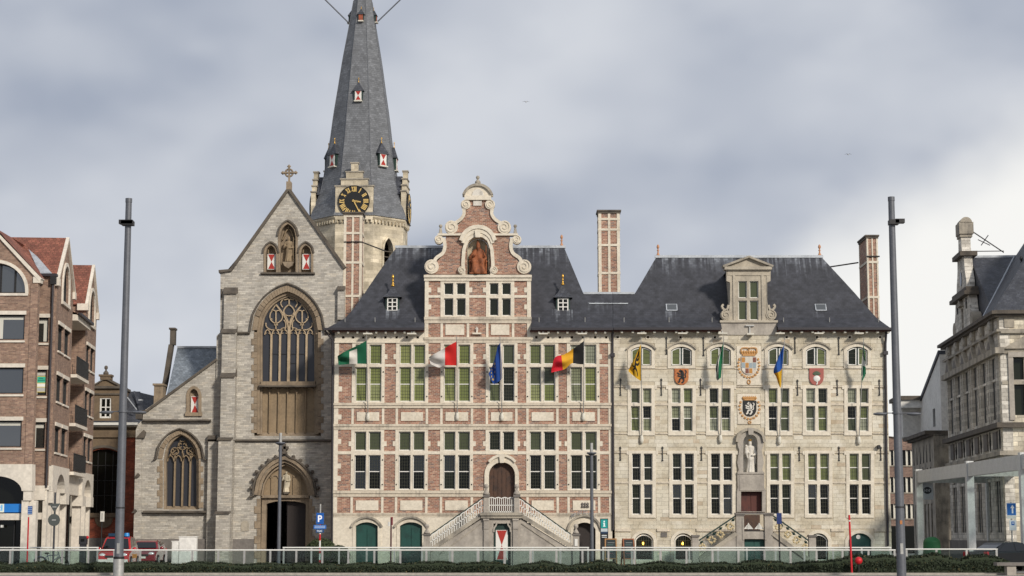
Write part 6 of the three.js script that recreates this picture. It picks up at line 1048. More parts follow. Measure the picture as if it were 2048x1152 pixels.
// ================= ornate grey stone corner building =================
const rX = GX(2009, 0), guild = thing('guildhall', 'ornate grey stone corner building with scrolled gable and tall mullioned windows', 'building', [rX, 0, 0]);
{
  const rf = frame(guild, rX, 0, -94 * Math.PI / 180);   // its street side: u grows towards the square
  const bays = Array.from({ length: 6 }, (_, k) => -18.3 + k * 3.15), hs = [];
  const upper = bays.map((u) => [u, u + 1.9]);
  for (const [a, b] of upper) { hs.push([[a, 8.75], [b, 8.75], [b, 11.1], [a, 11.1]]); hs.push([[a, 11.3], [b, 11.3], [b, 12.6], [a, 12.6]].map(([x, y]) => [x, y - 0.06])); hs.push([[a + 0.1, 1.9], [b - 0.1, 1.9], [b - 0.1, 5.0], [a + 0.1, 5.0]]); hs.push([[a + 0.1, 5.2], [b - 0.1, 5.2], [b - 0.1, 6.3], [a + 0.1, 6.3]]); }
  P('street_wall', ext([[-19.4, 0], [0.6, 0], [0.6, 15], [-19.4, 15]], -0.6, 0, hs), M.greyStone, guild);
  const glass = (a, b, c, d) => { const w = P('window', [box((a + b) / 2 - 0.06, (a + b) / 2 + 0.06, c, d, -0.3, -0.05), box(a, a + 0.08, c, d, -0.3, -0.06), box(b - 0.08, b, c, d, -0.3, -0.06)], M.greyStone, guild); for (const k of [0, 1]) P('pane', box(lerp(a, b, k / 2), lerp(a, b, (k + 1) / 2), c, d, -0.12, -0.1), M.oldGlass, w); };
  for (const [a, b] of upper) {
    glass(a, b, 8.75, 11.1); glass(a, b, 11.24, 12.54); glass(a + 0.1, b - 0.1, 1.9, 5); glass(a + 0.1, b - 0.1, 5.2, 6.3);
    for (const q of [a - 0.42, b + 0.12]) P('window_pilaster', box(q, q + 0.3, 8.5, 12.6, -0.1, 0.09), M.greyStone, guild);
    const c = (a + b) / 2, pd = P('window_pediment', ext([[c - 1.0, 13.0], [c + 1.0, 13.0], [c, 13.95]], -0.1, 0.28), M.trimDark, guild); P('pediment_shade', ext([[c - 0.55, 13.06], [c + 0.55, 13.06], [c, 13.6]], 0.27, 0.3), M.plinth, pd);  // raised darker triangle: the shade of a recess put into its colour
    P('frieze_panel', box(c - 0.45, c + 0.45, 14.15, 14.95, 0, 0.12), M.trimDark, guild); P('frieze_boss', place(new THREE.SphereGeometry(0.28, 10, 8).scale(1, 1.2, 0.6).translate(c, 14.55, 0.14)), M.greyStone, guild);
    P('lower_panel', box(c - 0.6, c + 0.6, 6.95, 8.0, 0, 0.1), M.plinth, guild); P('baluster_gap_shade', ext([[c + 1.3, 6.9], [c + 1.5, 7.5], [c + 1.3, 8.1], [c + 1.1, 7.5]], 0, 0.05), M.interior, guild);  // near-black raised diamonds: shade between balusters put into the colour
  }
  for (const [y0, y1, d, m] of [[12.62, 12.98, 0.34, M.trimDark], [13.95, 14.1, 0.2, M.trimDark], [8.15, 8.45, 0.4, M.coping], [6.5, 6.75, 0.25, M.trimDark]]) P('string_course', box(-19.6, 0.6 + d, y0, y1, -0.2, d), m, guild);
  P('cornice', [box(-19.9, 1.1, 15.0, 15.2, -0.4, 0.5), box(-19.7, 0.9, 14.85, 15.0, -0.4, 0.3)], M.coping, guild);
  P('base', box(-19.4, 0.66, 0, 1.4, -0.2, 0.12), M.plinth, guild);
  // scrolled gable of the street side
  const gc = -12, half = spline([[3.6, 15.2], [3.5, 15.9], [2.9, 16.6], [2.6, 17.5]], 8), up = spline([[2.0, 18.05], [1.9, 18.6], [1.45, 19.4], [1.3, 20.3]], 8);
  const sym = (p) => [...p.map(([x, y]) => [gc + x, y]), ...p.slice().reverse().map(([x, y]) => [gc - x, y])];
  const gb = P('gable', [ext(sym(half), -0.55, 0, [[[gc - 0.4, 15.5], [gc + 0.4, 15.5], [gc + 0.4, 16.9], [gc - 0.4, 16.9]]]), ext(sym(up), -0.55, 0), ext(sym([[0.75, 20.6], [0.6, 21], [0.55, 21.7]]), -0.6, 0.02)], M.greyStone, guild);
  P('gable_ledge', [box(gc - 3, gc + 3, 17.5, 17.75, -0.9, 0.35), box(gc - 2.8, gc + 2.8, 17.75, 18.05, -0.8, 0.2)], M.coping, gb); P('gable_ledge', [box(gc - 1.6, gc + 1.6, 20.3, 20.6, -0.85, 0.3)], M.coping, gb);
  P('gable_block', [box(gc - 0.75, gc + 0.75, 21.9, 22.7, -0.8, 0.15), box(gc - 0.65, gc + 0.65, 21.7, 21.9, -0.72, 0.1)], M.trimDark, gb); P('block_cap', place(new THREE.CylinderGeometry(0.4, 0.4, 1.5, 12, 1, false, 0, Math.PI).rotateZ(Math.PI / 2).rotateX(-Math.PI / 2 + Math.PI / 2).translate(gc, 22.65, -0.32)), M.trimDark, gb);
  P('pane', box(gc - 0.4, gc + 0.4, 15.5, 16.9, -0.3, -0.28), M.glassD, gb); P('window_hood', ext([[gc - 0.7, 17], [gc + 0.7, 17], [gc, 17.5]], 0, 0.25), M.trimDark, gb);
  for (const s of [-1, 1]) { P('gable_scroll', place(new THREE.CylinderGeometry(0.55, 0.55, 0.6, 14).rotateX(Math.PI / 2).translate(gc + s * 3.4, 15.75, -0.28)), M.trimDark, gb); P('fleur_anchor', [box(gc + s * 1.7 - 0.05, gc + s * 1.7 + 0.05, 16.7, 17.4, 0, 0.06), box(gc + s * 1.7 - 0.2, gc + s * 1.7 + 0.2, 17.05, 17.15, 0, 0.05)], M.blackIron, gb); }
  P('oval_window', place(new THREE.CylinderGeometry(0.35, 0.35, 0.06, 14).rotateX(Math.PI / 2).scale(1, 1.4, 1).translate(gc, 18.9, 0.01)), M.glassD, gb);
  P('iron_stay', [rod0([gc, 22.2, -0.8], [gc, 20.7, -2.9], 0.04), rod0([gc, 20.8, -0.8], [gc, 20.8, -2.9], 0.03), rod0([gc, 21.2, -1.4], [gc, 21.9, -1.9], 0.03), rod0([gc, 21.6, -1.2], [gc, 21.2, -2], 0.03)].map(place), M.blackIron, gb);
  // cross roof behind the gable, main roof, dormers
  const rd = 20.4;
  P('cross_roof', place(faces([[[gc + 8.6, 15.2, -0.6], [gc, rd, -0.6], [gc, rd, -12], [gc + 8.6, 15.2, -12]], [[gc - 7, 15.2, -0.6], [gc, rd, -0.6], [gc, rd, -12], [gc - 7, 15.2, -12]], [[gc - 7, 15.2, -0.62], [gc + 8.6, 15.2, -0.62], [gc, rd, -0.62]]])), M.slate, guild);
  P('ridge_cap', box(gc - 0.1, gc + 0.1, rd - 0.05, rd + 0.1, -4.2, -0.6), M.lead, guild);
  P('main_roof', place(faces([[[0.9, 15.2, 0.4], [0.9, 15.2, -20], [-5.5, 22.4, -20], [-5.5, 22.4, -5]], [[0.9, 15.2, 0.4], [-5.5, 22.4, -5], [-12, 22.4, -5], [-12, 20.35, -3.6], [-3.4, 15.2, 0.3]]])), M.slate, guild);
  P('valley_lead', place(rod0([gc + 8.5, 15.3, 0.2], [gc, 20.45, -3.6], 0.06)), M.lead, guild);
  P('turret_roof', place(new THREE.ConeGeometry(1.1, 2.6, 4).rotateY(0.8).translate(-8, 22.6, -7)), M.slateB, guild);
  for (const [u, y, n] of [[-3.5, 17, -1.6], [-1.2, 17.6, -3]]) { const d = P('dormer', box(u - 0.5, u + 0.5, y - 1.4, y, n - 1.6, n), M.coping, guild); P('dormer_roof', [box(u - 0.75, u + 0.75, y, y + 0.12, n - 1.7, n + 0.25), place(new THREE.ConeGeometry(0.95, 1.3, 4).rotateY(Math.PI / 4).translate(u, y + 0.77, n - 0.7))], M.slateB, d); P('finial', place(finial0(0.9, 0.5).translate(u, y + 1.3, n - 0.7)), M.blackIron, d); P('pane', box(u + 0.501, u + 0.52, y - 1.2, y - 0.1, n - 1, n - 0.2), M.glassD, d); }
  // front towards the square
  const fx = rX + rf.u.x * 0.6, fzz = rf.u.z * 0.6; frame(guild, fx, fzz - 0.002, -4 * Math.PI / 180);
  P('square_front', ext([[0.0, 0], [11, 0], [11, 15], [0.0, 15]], -0.6, 0, [0, 1, 2].map((k) => [[0.75 + k * 3.4, 8.9], [2.2 + k * 3.4, 8.9], [2.2 + k * 3.4, 12.4], [0.75 + k * 3.4, 12.4]])), std({ map: masonry(512, [4.8, 4.5], 8, 16, pal(0xd0c6b0, 0xc8bea9, 0xd8cfba, 0xc1b7a3), hex(0xa59c8b), 0.1, 71, 0.2), bumpMap: courses(512, [4.8, 4.5], 8, 16, 0.1, 71), bumpScale: 0.02 }), guild);
  for (let k = 0; k < 3; k++) { const a = 0.75 + k * 3.4; const w = P('window', [box(a - 0.3, a, 8.6, 12.7, -0.3, 0.1), box(a + 1.45, a + 1.75, 8.6, 12.7, -0.3, 0.1), box(a - 0.3, a + 1.75, 12.4, 12.7, -0.3, 0.14), box(a, a + 1.45, 10.9, 11.05, -0.4, -0.1), box(a + 0.66, a + 0.8, 8.9, 12.4, -0.4, -0.12)], M.stair, guild); P('pane', box(a, a + 1.45, 8.9, 12.4, -0.38, -0.35), M.glassD2, w); P('window_pediment', ext([[a - 0.6, 12.9], [a + 2.05, 12.9], [a + 0.73, 13.7]], -0.1, 0.25), M.trimDark, w); }
  for (const [y0, y1, d, m] of [[12.62, 12.8, 0.1, M.trimDark], [10.75, 10.95, 0.05, M.trimDark], [8.15, 8.45, 0.4, M.coping], [13.85, 14.1, 0.2, M.trimDark], [6.5, 6.75, 0.25, M.trimDark]]) P('string_course', box(0.05, 11, y0, y1, -0.1, d), m, guild);
  P('cornice', [box(-0.3, 11, 15.0, 15.22, -0.4, 0.5), box(-0.2, 11, 14.86, 15.0, -0.4, 0.3)], M.coping, guild); P('frieze_panel', box(0.3, 0.9, 14.2, 14.9, 0, 0.06), M.trimDark, guild);
}
// ================= next house down the side street =================
{
  const z0 = -21, ox = GX(1905, z0), h = thing('slit_windowed_house', 'plain grey rendered house with narrow slit windows down the side street', 'building', [ox, 0, z0]);
  const keep = frame(h, rX, 0, -94 * Math.PI / 180), top = Y(866, 1880);
  const a = -31, b = -20.2, hs = [], slits = [];
  for (let k = 0; k < 6; k++) { const u = -30.2 + k * 1.6; slits.push([u, u + 0.55, 5.0, 6.6], [u, u + 0.55, 1.0, 4.0]); }
  P('wall', ext([[a, 0], [b, 0], [b, 8.9], [a, 8.9]], -0.5, 0.9, slits.map(([p, q, c, d]) => [[p, c], [q, c], [q, d], [p, d]])), M.trimDark, h);
  for (const [p, q, c, d] of slits) P('slit_window', box(p, q, c, d, 0.78, 0.82), M.glassD, h);
  for (let k = 0; k < 6; k++) { const u = -30.2 + k * 1.6; P('pointed_slit_shade', ext([[u + 0.05, 7.0], [u + 0.45, 7.0], [u + 0.25, 8.3]], 0.9, 0.92), M.interior, h); }  // near-black raised triangles: the shade of uncut slits put into the colour
  P('ledge', [box(a - 0.4, b, 8.9, 9.15, -0.5, 1.5), box(a - 0.2, b, 8.75, 8.9, -0.5, 1.2)], M.coping, h);
  P('end_wall', box(a, a + 0.3, 0, 8.9, -8, -0.5), M.trimDark, h);
  P('gable_house', ext([[a - 0.5, 9.1], [b, 9.1], [b, 14.6], [b - 0.2, 14.6], [a - 0.5, 11.4]], -6, 0.3), M.render, h);
  P('verge', place(strip0([[b, 14.75], [a - 0.8, 11.35]], 0.3, -6.1, 0.4)), M.slate, h); P('gable_window', box(b - 3.6, b - 2.8, 9.6, 10.9, 0.3, 0.34), M.glassD, h);
  P('bay', [box(a - 2.2, a + 0.5, 9.2, 11.4, 0.3, 1.6), box(a - 2.5, a + 1.6, 11.4, 12, -0.4, 2.0)], M.render, h); P('bay_roof', box(a - 2.6, a + 1.8, 12, 12.3, -0.5, 2.2), M.coping, h);
  fr = keep;
}
// ================= brown office building closing the street =================
{
  const z = -58, ox = GX(1823, z), h = thing('office_building', 'brown three-storey building closing the far end of the side street', 'building', [ox, 0, z]);
  frame(h, ox, z, 0, 960);
  const cells = []; for (const [y0, y1] of [[900, 931], [954, 985], [1008, 1037]]) for (const [a, b] of [[1770, 1797], [1803, 1832], [1839, 1851], [1858, 1885]]) cells.push([a, y0, b, y1]);
  P('wall', pp([[1750, 1107], [1900, 1107], [1900, 888], [1861, 883], [1801, 876], [1750, 870]], -0.5, 0, cells.map((c) => rect(...c))), M.brickFar, h);
  for (const [a, y0, b, y1] of cells) { const n = b - a > 20 ? 3 : 1, w = P('window', Array.from({ length: n + 1 }, (_, k) => pb(lerp(a, b, k / n) - 0.6, y0, lerp(a, b, k / n) + 0.6, y1, -0.3, -0.1)), M.offwhite, h); for (let k = 0; k < n; k++) { P('pane', pb(lerp(a, b, k / n), y0, lerp(a, b, (k + 1) / n), y1, -0.28, -0.26), M.glassD, w); if (k !== 0) P('curtain', pb(lerp(a, b, k / n) + 1, y0 + 1, lerp(a, b, k / n) + 4, y1, -0.258, -0.25), M.curtain, w); } P('window_sill', pb(a - 1, y1, b + 1, y1 + 2, -0.1, 0.12), M.trimDark, w); }
  P('coping', ps([[1750, 870], [1801, 876], [1861, 883], [1900, 888]], 2.4, -0.6, 0.15), M.coping, h);
  P('shop_front', pb(1770, 1052, 1895, 1106, 0, 0.2), M.glassD, h);
}
// ================= pergola =================
{
  const x = 25.6, t = thing('pergola', 'grey steel and glass pergola on white square posts beside the side street', 'pergola', [x, 0, 0]);
  const zs = [112 - 117, 112 - 104, 112 - 93, 112 - 82], top = 5.75;
  for (const z of zs) { P('post', box0(-0.2, 0.2, 0, top + 0.1, z - 0.2, z + 0.2), M.paleSteel, t); P('post', box0(4.2, 4.5, 0, top - 0.5, z - 0.15, z + 0.15), M.paleSteel, t); P('cross_beam', box0(0.2, 4.5, top - 0.75, top - 0.5, z - 0.1, z + 0.1), M.galva, t); }
  P('edge_beam', box0(-0.14, 0.16, top - 0.75, top, zs[0] + 0.2, zs[3] - 0.2), M.paleSteel, t); P('edge_beam', box0(4.2, 4.5, top - 0.5, top, zs[0] - 0.2, zs[3] + 0.2), M.paleSteel, t);
  for (let k = 0; k < 14; k++) { const z = lerp(zs[0], zs[3], k / 14); P('glass_panel', box0(0.16, 4.2, top - 0.3, top - 0.27, z + 0.05, z + 2.45), M.fenceGlass, t); P('purlin', box0(0.16, 4.2, top - 0.5, top - 0.32, z - 0.04, z + 0.04), M.galva, t); }
}
{ // advertising banner hung by the first post
  const z = -5.2, ox = GX(1854, z), c = document.createElement('canvas'); c.width = 256; c.height = 512; const g = c.getContext('2d');
  g.fillStyle = '#b9bcc0'; g.fillRect(0, 0, 256, 512); g.strokeStyle = '#1b1d22'; g.lineWidth = 16; g.beginPath(); g.ellipse(110, 90, 70, 26, 0, 0, 7); g.stroke(); g.beginPath(); g.moveTo(40, 70); g.lineTo(60, 20); g.moveTo(180, 95); g.lineTo(240, 80); g.stroke();
  g.fillStyle = '#23252b'; g.beginPath(); g.ellipse(128, 340, 92, 66, 0, 0, 7); g.fill(); g.fillStyle = '#b9bcc0'; for (let i = 0; i < 4; i++) { g.fillRect(62 + i * 36, 310, 12, 60); g.fillRect(62 + i * 36, 335 - 12 * (i % 2), 28, 10); }
  const tx = new THREE.CanvasTexture(c); tx.colorSpace = THREE.SRGBColorSpace;
  const t = thing('banner_sign', 'pale banner with a dark oval emblem hanging below the pergola beam', 'sign', [ox, 0, z]); frame(t, ox, z);
  const a = X(1843, 970), b = X(1866, 970), y0 = Y(999), y1 = Y(945);
  P('banner_board', box(a, b, y0, y1, -0.05, 0), M.galva, t); P('banner_face', place(new THREE.PlaneGeometry(b - a, y1 - y0).translate((a + b) / 2, (y0 + y1) / 2, 0.006)), std({ map: tx, roughness: 0.7 }), t, true);
  P('hanger', [box(a + 0.1, a + 0.14, y1, y1 + 0.35, -0.04, -0.01), box(b - 0.14, b - 0.1, y1, y1 + 0.35, -0.04, -0.01)], M.blackIron, t);
}
// ================= lamps =================
function mast(px, D, H, label, lampY, boxSide, sleeve) {
  const z = CAMZ - D, t = thing('lamp_mast', label, 'lamp post', [GX(px, z), 0, z], 'tall lamp masts');
  P('mast', cyl0(0.2, 0.135, H, 20), M.pole, t); P('mast_collar', cyl0(0.215, 0.215, 0.05, 20).translate(0, 2.9, 0), M.blackIron, t);
  if (sleeve) { P('base_sleeve', cyl0(0.23, 0.23, 0.72, 20), M.galva, t); P('base_band', cyl0(0.235, 0.235, 0.1, 20).translate(0, 0.72, 0), M.black, t); }
  P('top_cap', [cyl0(0.15, 0.15, 0.18, 16).translate(0, H, 0)], M.pole, t);
  P('mast_head', [box0(boxSide > 0 ? -0.15 : -0.26, 0.26, H - 1.05, H - 0.85, -0.14, 0.3), box0(boxSide > 0 ? 0.1 : -0.36, boxSide > 0 ? 0.5 : 0.24, H - 1.0, H - 0.82, 0, 0.3)], M.blackIron, t);
  P('access_door', [box0(-0.06, 0.06, 0.95, 1.4, 0.185, 0.2)], M.galva, t); for (const y of [5.6, 11.2]) P('mast_seam', cyl0(0.19 - y * 0.0042, 0.19 - y * 0.0042, 0.03, 20).translate(0, y, 0), M.galva, t);
  if (!sleeve) P('sticker', box0(-0.05, 0.05, 2.2, 2.36, 0.19, 0.199), plain(0xb0703a, 0.6), t); P('clamp_ring', [cyl0(0.21, 0.21, 0.08, 20).translate(0, lampY + 0.02, 0)], M.pole, t);
  const arm = P('lamp_arm', [rod0([-0.6, lampY + 0.06, 0], [0.6, lampY + 0.06, 0], 0.022)], M.pole, t);
  for (const s of [-1, 1]) P('lamp_head', new THREE.SphereGeometry(0.32, 14, 8).scale(1, 0.22, 0.55).translate(s * 0.72, lampY + 0.02, 0), M.pole, t);
}
mast(239, 81, 16.4, 'tall grey lamp mast with a bare metal sleeve at its foot', 7.05, -1, true);
mast(1801, 79, 16.1, 'tall grey lamp mast with an orange mark, near the pergola', 6.85, 1, false);
for (const [px, D, yTop, label] of [[558, 100, 866, 'slim grey street lamp in front of the church portal'], [1184, 100, 886, 'slim grey street lamp beside the information sign']]) {
  const z = CAMZ - D, H = WY(yTop, z), t = thing('street_lamp', label, 'street lamp', [GX(px, z), 0, z], 'slim street lamps');
  P('pole', cyl0(0.1, 0.085, H - 0.6, 14), M.pole, t); P('lamp_disc', [cyl0(0.07, 0.28, 0.12, 16).translate(0, H - 0.68, 0), cyl0(0.28, 0.25, 0.06, 16).translate(0, H - 0.56, 0)], M.pole, t); P('pole_tip', cyl0(0.085, 0.085, 0.5, 14).translate(0, H - 0.5, 0), M.galva, t); P('base_plate', cyl0(0.16, 0.14, 0.1, 14), M.pole, t);
}
// ================= glass fences =================
function fence(label, px0, px1, D, h, spacing, endRight) {
  const z = CAMZ - D, x0 = GX(px0, z), x1 = GX(px1, z), t = thing('glass_fence', label, 'fence', [x0, 0, z]), L = x1 - x0, n = Math.round(L / spacing), s = L / n;
  P('handrail', new THREE.CylinderGeometry(0.035, 0.035, L + 0.1, 10).rotateZ(Math.PI / 2).translate(L / 2, h, 0), M.white, t);
  for (let k = 0; k <= n; k++) P('post', [box0(k * s - 0.045, k * s + 0.045, 0, h - 0.03, -0.02, 0.02)], M.galva, t);
  for (let k = 0; k < n; k++) P('glass_pane', box0(k * s + 0.06, (k + 1) * s - 0.06, 0.08, h - 0.05, -0.006, 0.006), M.fenceGlass, t);
}
fence('long glass balustrade with white handrail and posts behind the clipped hedge', -30, 1788, 86, 1.06, 1.19);
fence('short glass balustrade between the lamp mast and the pergola', 1812, 1992, 86, 1.1, 1.6);
fence('glass balustrade behind the long one, in front of the apartment block', -30, 196, 94, 1.12, 1.4);
fence('glass balustrade behind the long one, in front of the double staircase', 568, 1176, 94, 1.12, 1.4);
fence('glass balustrade behind the long one, in front of the cream stone house', 1206, 1780, 94, 1.12, 1.4);
// ================= hedge =================
{
  const leaf = new THREE.PlaneGeometry(0.06, 0.035), N = 80000, inst = new THREE.InstancedMesh(leaf, std({ color: 0xffffff, roughness: 0.8, side: THREE.DoubleSide }), N);
  const hedge = new THREE.Group(); hedge.name = 'hedge'; hedge.userData = { label: 'low dark clipped hedge growing along the glass balustrade', category: 'hedge', kind: 'stuff' }; scene.add(hedge);
  const zc = CAMZ - 84.2, tall = (x) => 0.3 + 0.3 * fbm(mod(x / 40 + 0.5, 1), 0.3, 40, 3, 91) + 0.34 * sm(clamp((x - 13.6) / 1.6)) * clamp((22.5 - x) / 0.7) * (0.75 + 0.5 * vnoise(x * 1.1, 3, 999, 92)) + 0.1 * Math.abs(Math.sin(x * 1.25));
  const m4 = new THREE.Matrix4(), q = new THREE.Quaternion(), e = new THREE.Euler(), c = new THREE.Color();
  for (let i = 0; i < N; i++) {
    const x = rr(-24.5, 22.4), a = rr(0, Math.PI), h = tall(x), rad = 1 - 0.25 * rnd() * rnd();
    const z = zc + Math.cos(a) * 0.42 * rad, y = Math.pow(Math.sin(a), 0.6) * h * rad + rr(-0.03, 0.03);
    e.set(rr(0, 6.28), rr(0, 6.28), rr(0, 6.28)); q.setFromEuler(e); const s = rr(0.7, 1.5); m4.compose(V(x, Math.max(0.02, y), z), q, V(s, s, s)); inst.setMatrixAt(i, m4);
    const k = rr(0.6, 1.3); c.setRGB(0.03 * k, 0.042 * k, 0.02 * k); if (rnd() < 0.04) c.setRGB(0.1, 0.085, 0.03); inst.setColorAt(i, c);
  }
  inst.name = 'hedge_leaves'; inst.castShadow = inst.receiveShadow = true; hedge.add(inst);
  const core = []; for (let x = -24.5; x < 22.4; x += 0.3) { const h = tall(x + 0.15) * 0.86; core.push(box0(x, x + 0.3, 0, h, zc - 0.33, zc + 0.33)); }
  P('hedge_core', core, std({ color: new THREE.Color().setRGB(0.03, 0.042, 0.02), roughness: 0.95 }), hedge);
}
for (const [px, D, r, label] of [[643, 108, 0.75, 'large round clipped bush at the foot of the parking sign'], [678, 108, 0.55, 'smaller round clipped bush beside the town hall corner']]) {
  const z = CAMZ - D, t = thing('clipped_bush', label, 'bush', [GX(px, z), 0, z]), N = 2600, inst = new THREE.InstancedMesh(new THREE.PlaneGeometry(0.08, 0.05), std({ color: 0xffffff, roughness: 0.8, side: THREE.DoubleSide }), N), m4 = new THREE.Matrix4(), q = new THREE.Quaternion(), e = new THREE.Euler(), c = new THREE.Color();
  for (let i = 0; i < N; i++) { const u = rr(-1, 1), a = rr(0, 6.28), s = Math.sqrt(1 - u * u), k = r * (0.93 + 0.14 * rnd()); e.set(rr(0, 6.28), rr(0, 6.28), rr(0, 6.28)); m4.compose(V(s * Math.cos(a) * k * 1.15, r * 1.05 + u * k, s * Math.sin(a) * k * 1.15), q.setFromEuler(e), V(1, 1, 1)); inst.setMatrixAt(i, m4); const g = rr(0.6, 1.3); c.setRGB(0.045 * g, 0.062 * g, 0.022 * g); inst.setColorAt(i, c); }
  inst.name = 'foliage'; inst.castShadow = inst.receiveShadow = true; inst.userData.kind = 'stuff'; t.add(inst);
  P('crown_core', new THREE.IcosahedronGeometry(r * 0.92, 2).scale(1.15, 1, 1.15).translate(0, r * 1.05, 0), std({ color: new THREE.Color().setRGB(0.045, 0.062, 0.022), roughness: 0.95 }), t); P('trunk', cyl0(0.07, 0.06, r * 0.5, 8), M.brown, t);
}
// ================= cars =================
function car(name, label, px, D, turn, paint, { L = 4.3, W = 1.75, H = 1.6, fire = false, kind = 'hatch' } = {}) {
  const z = CAMZ - D, t = thing(name, label, 'car', [GX(px, z), 0, z], undefined, turn), hl = L / 2, hw = W / 2;   // +z is the front
  const side = (pts, w, bev) => { const g = ext0(pts, -w, w, [], bev); return g.rotateY(-Math.PI / 2); };   // profile in (z, y) swept across x
  const body = [[-hl, 0.35], [-hl + 0.05, 0.75], [-hl + 0.12, 0.95], [hl - 1.15, 0.98], [hl - 0.3, 0.8], [hl - 0.03, 0.62], [hl, 0.35], [hl - 0.1, 0.24], [-hl + 0.1, 0.24]];
  P('body', [side(body, hw, 0.07)], paint, t);
  const cab = kind === 'hatch' ? [[-hl + 0.1, 0.93], [-hl + 0.3, 1.35], [-hl + 0.6, H - 0.06], [-0.1, H], [0.4, H - 0.08], [hl - 1.05, 0.95]] : [[-hl + 0.5, 0.93], [-hl + 1.2, H - 0.05], [-0.1, H], [0.3, H - 0.06], [hl - 1.25, 0.95]];
  const cg = side(cab, hw - 0.06, 0.05), p = cg.attributes.position; for (let i = 0; i < p.count; i++) { const y = p.getY(i); if (y > 0.95) p.setX(i, p.getX(i) * (1 - 0.2 * (y - 0.95) / (H - 0.95))); } cg.computeVertexNormals();
  P('cabin', cg, paint, t);
  const inset = (pts, k) => { const c = pts.reduce((a, q) => [a[0] + q[0] / pts.length, a[1] + q[1] / pts.length], [0, 0]); return pts.map(([x, y]) => [c[0] + (x - c[0]) * k, c[1] + (y - c[1]) * k]); };
  const wtap = (y) => (hw - 0.06) * (1 - 0.2 * Math.max(0, y - 0.95) / (H - 0.95)), sw = inset(cab, 0.84), mid = [lerp(sw[0][0], sw.at(-1)[0], 0.5)];
  for (const s of [-1, 1]) {
    for (const f of [0, 1]) { const part = sw.map(([a, y]) => [f ? Math.max(a, mid[0] + 0.05) : Math.min(a, mid[0] - 0.05), y]); P('side_window', faces([part.map(([a, y]) => [s * (wtap(y) + 0.008), y, a])]), M.carGlass, t); }
    P('mirror', new THREE.SphereGeometry(0.13, 10, 8).scale(0.9, 0.75, 0.6).translate(s * (hw + 0.08), 1.0, hl - 1.45), paint, t);
    P('headlight', new THREE.SphereGeometry(0.2, 12, 8).scale(0.95, 0.6, 0.5).translate(s * (hw - 0.28), 0.66, hl - 0.16), M.lens, t);
    P('tail_light', box0(s * (hw - 0.02), s * (hw - 0.25), 0.7, 0.95, -hl - 0.01, -hl + 0.12), M.sig, t);
    for (const f of [-1, 1]) { const w = P('wheel', new THREE.CylinderGeometry(0.31, 0.31, 0.2, 20).rotateZ(Math.PI / 2).translate(s * (hw - 0.06), 0.31, f * (hl - 0.8)), M.rubber, t); P('rim', [new THREE.CylinderGeometry(0.2, 0.2, 0.03, 16).rotateZ(Math.PI / 2).translate(s * (hw + 0.045), 0.31, f * (hl - 0.8))], M.hub, w); }
  }
  const glassAt = (a, b, name2) => P(name2, faces([[[-wtap(a[1]) + 0.09, a[1] + 0.05, a[0]], [wtap(a[1]) - 0.09, a[1] + 0.05, a[0]], [wtap(b[1]) - 0.09, b[1] - 0.06, b[0]], [-wtap(b[1]) + 0.09, b[1] - 0.06, b[0]]].map(([x, y, q]) => [x, y + 0.02, q]), ]).translate(0, 0, (a[0] > 0 ? 1 : -1) * 0.035), M.carGlass, t);
  glassAt(cab.at(-1), cab.at(-2), 'windscreen'); glassAt(cab[0], cab[1], 'rear_window');
  P('bumper', [box0(-hw + 0.05, hw - 0.05, 0.3, 0.46, hl - 0.06, hl + 0.06), box0(-hw + 0.05, hw - 0.05, 0.35, 0.52, -hl - 0.06, -hl + 0.06)], fire ? M.white : paint, t);
  P('number_plate', [box0(-0.26, 0.26, 0.42, 0.53, hl + 0.06, hl + 0.075)], M.white, t); P('grille', box0(-0.4, 0.4, 0.55, 0.66, hl - 0.08, hl + 0.015), M.black, t);
  if (fire) { P('light_bar', box0(-0.55, 0.1, H, H + 0.16, -0.2, 0.12), plain(0x1b3a52, 0.2), t); P('blue_beacon', new THREE.CylinderGeometry(0.13, 0.16, 0.18, 14).translate(0.42, H + 0.09, 0), plain(0x2a86c8, 0.2), t); P('door_stripe', [1, -1].map((s) => box0(s * (hw + 0.001), s * (hw + 0.006), 0.5, 0.72, -0.9, 0.7)), plain(0xd08a3a), t); P('bonnet_stripe', box0(-0.75, 0.75, 0.955, 0.962, hl - 1.0, hl - 0.7), M.white, t); }
}
car('fire_car', 'bright red fire service car with blue beacons on its roof', 238, 102, 0.05, M.carRed, { L: 3.9, W: 1.72, H: 1.68, fire: true });
car('parked_car', 'dark red hatchback parked beside the church behind the fire car', 296, 109, 0.0, M.carDark, { L: 3.6, W: 1.62, H: 1.46 });
car('black_car', 'black car parked under the pergola by the ornate building', 2018, 92, 2.05, M.carBlack, { L: 4.4, W: 1.75, H: 1.42, kind: 'saloon' });
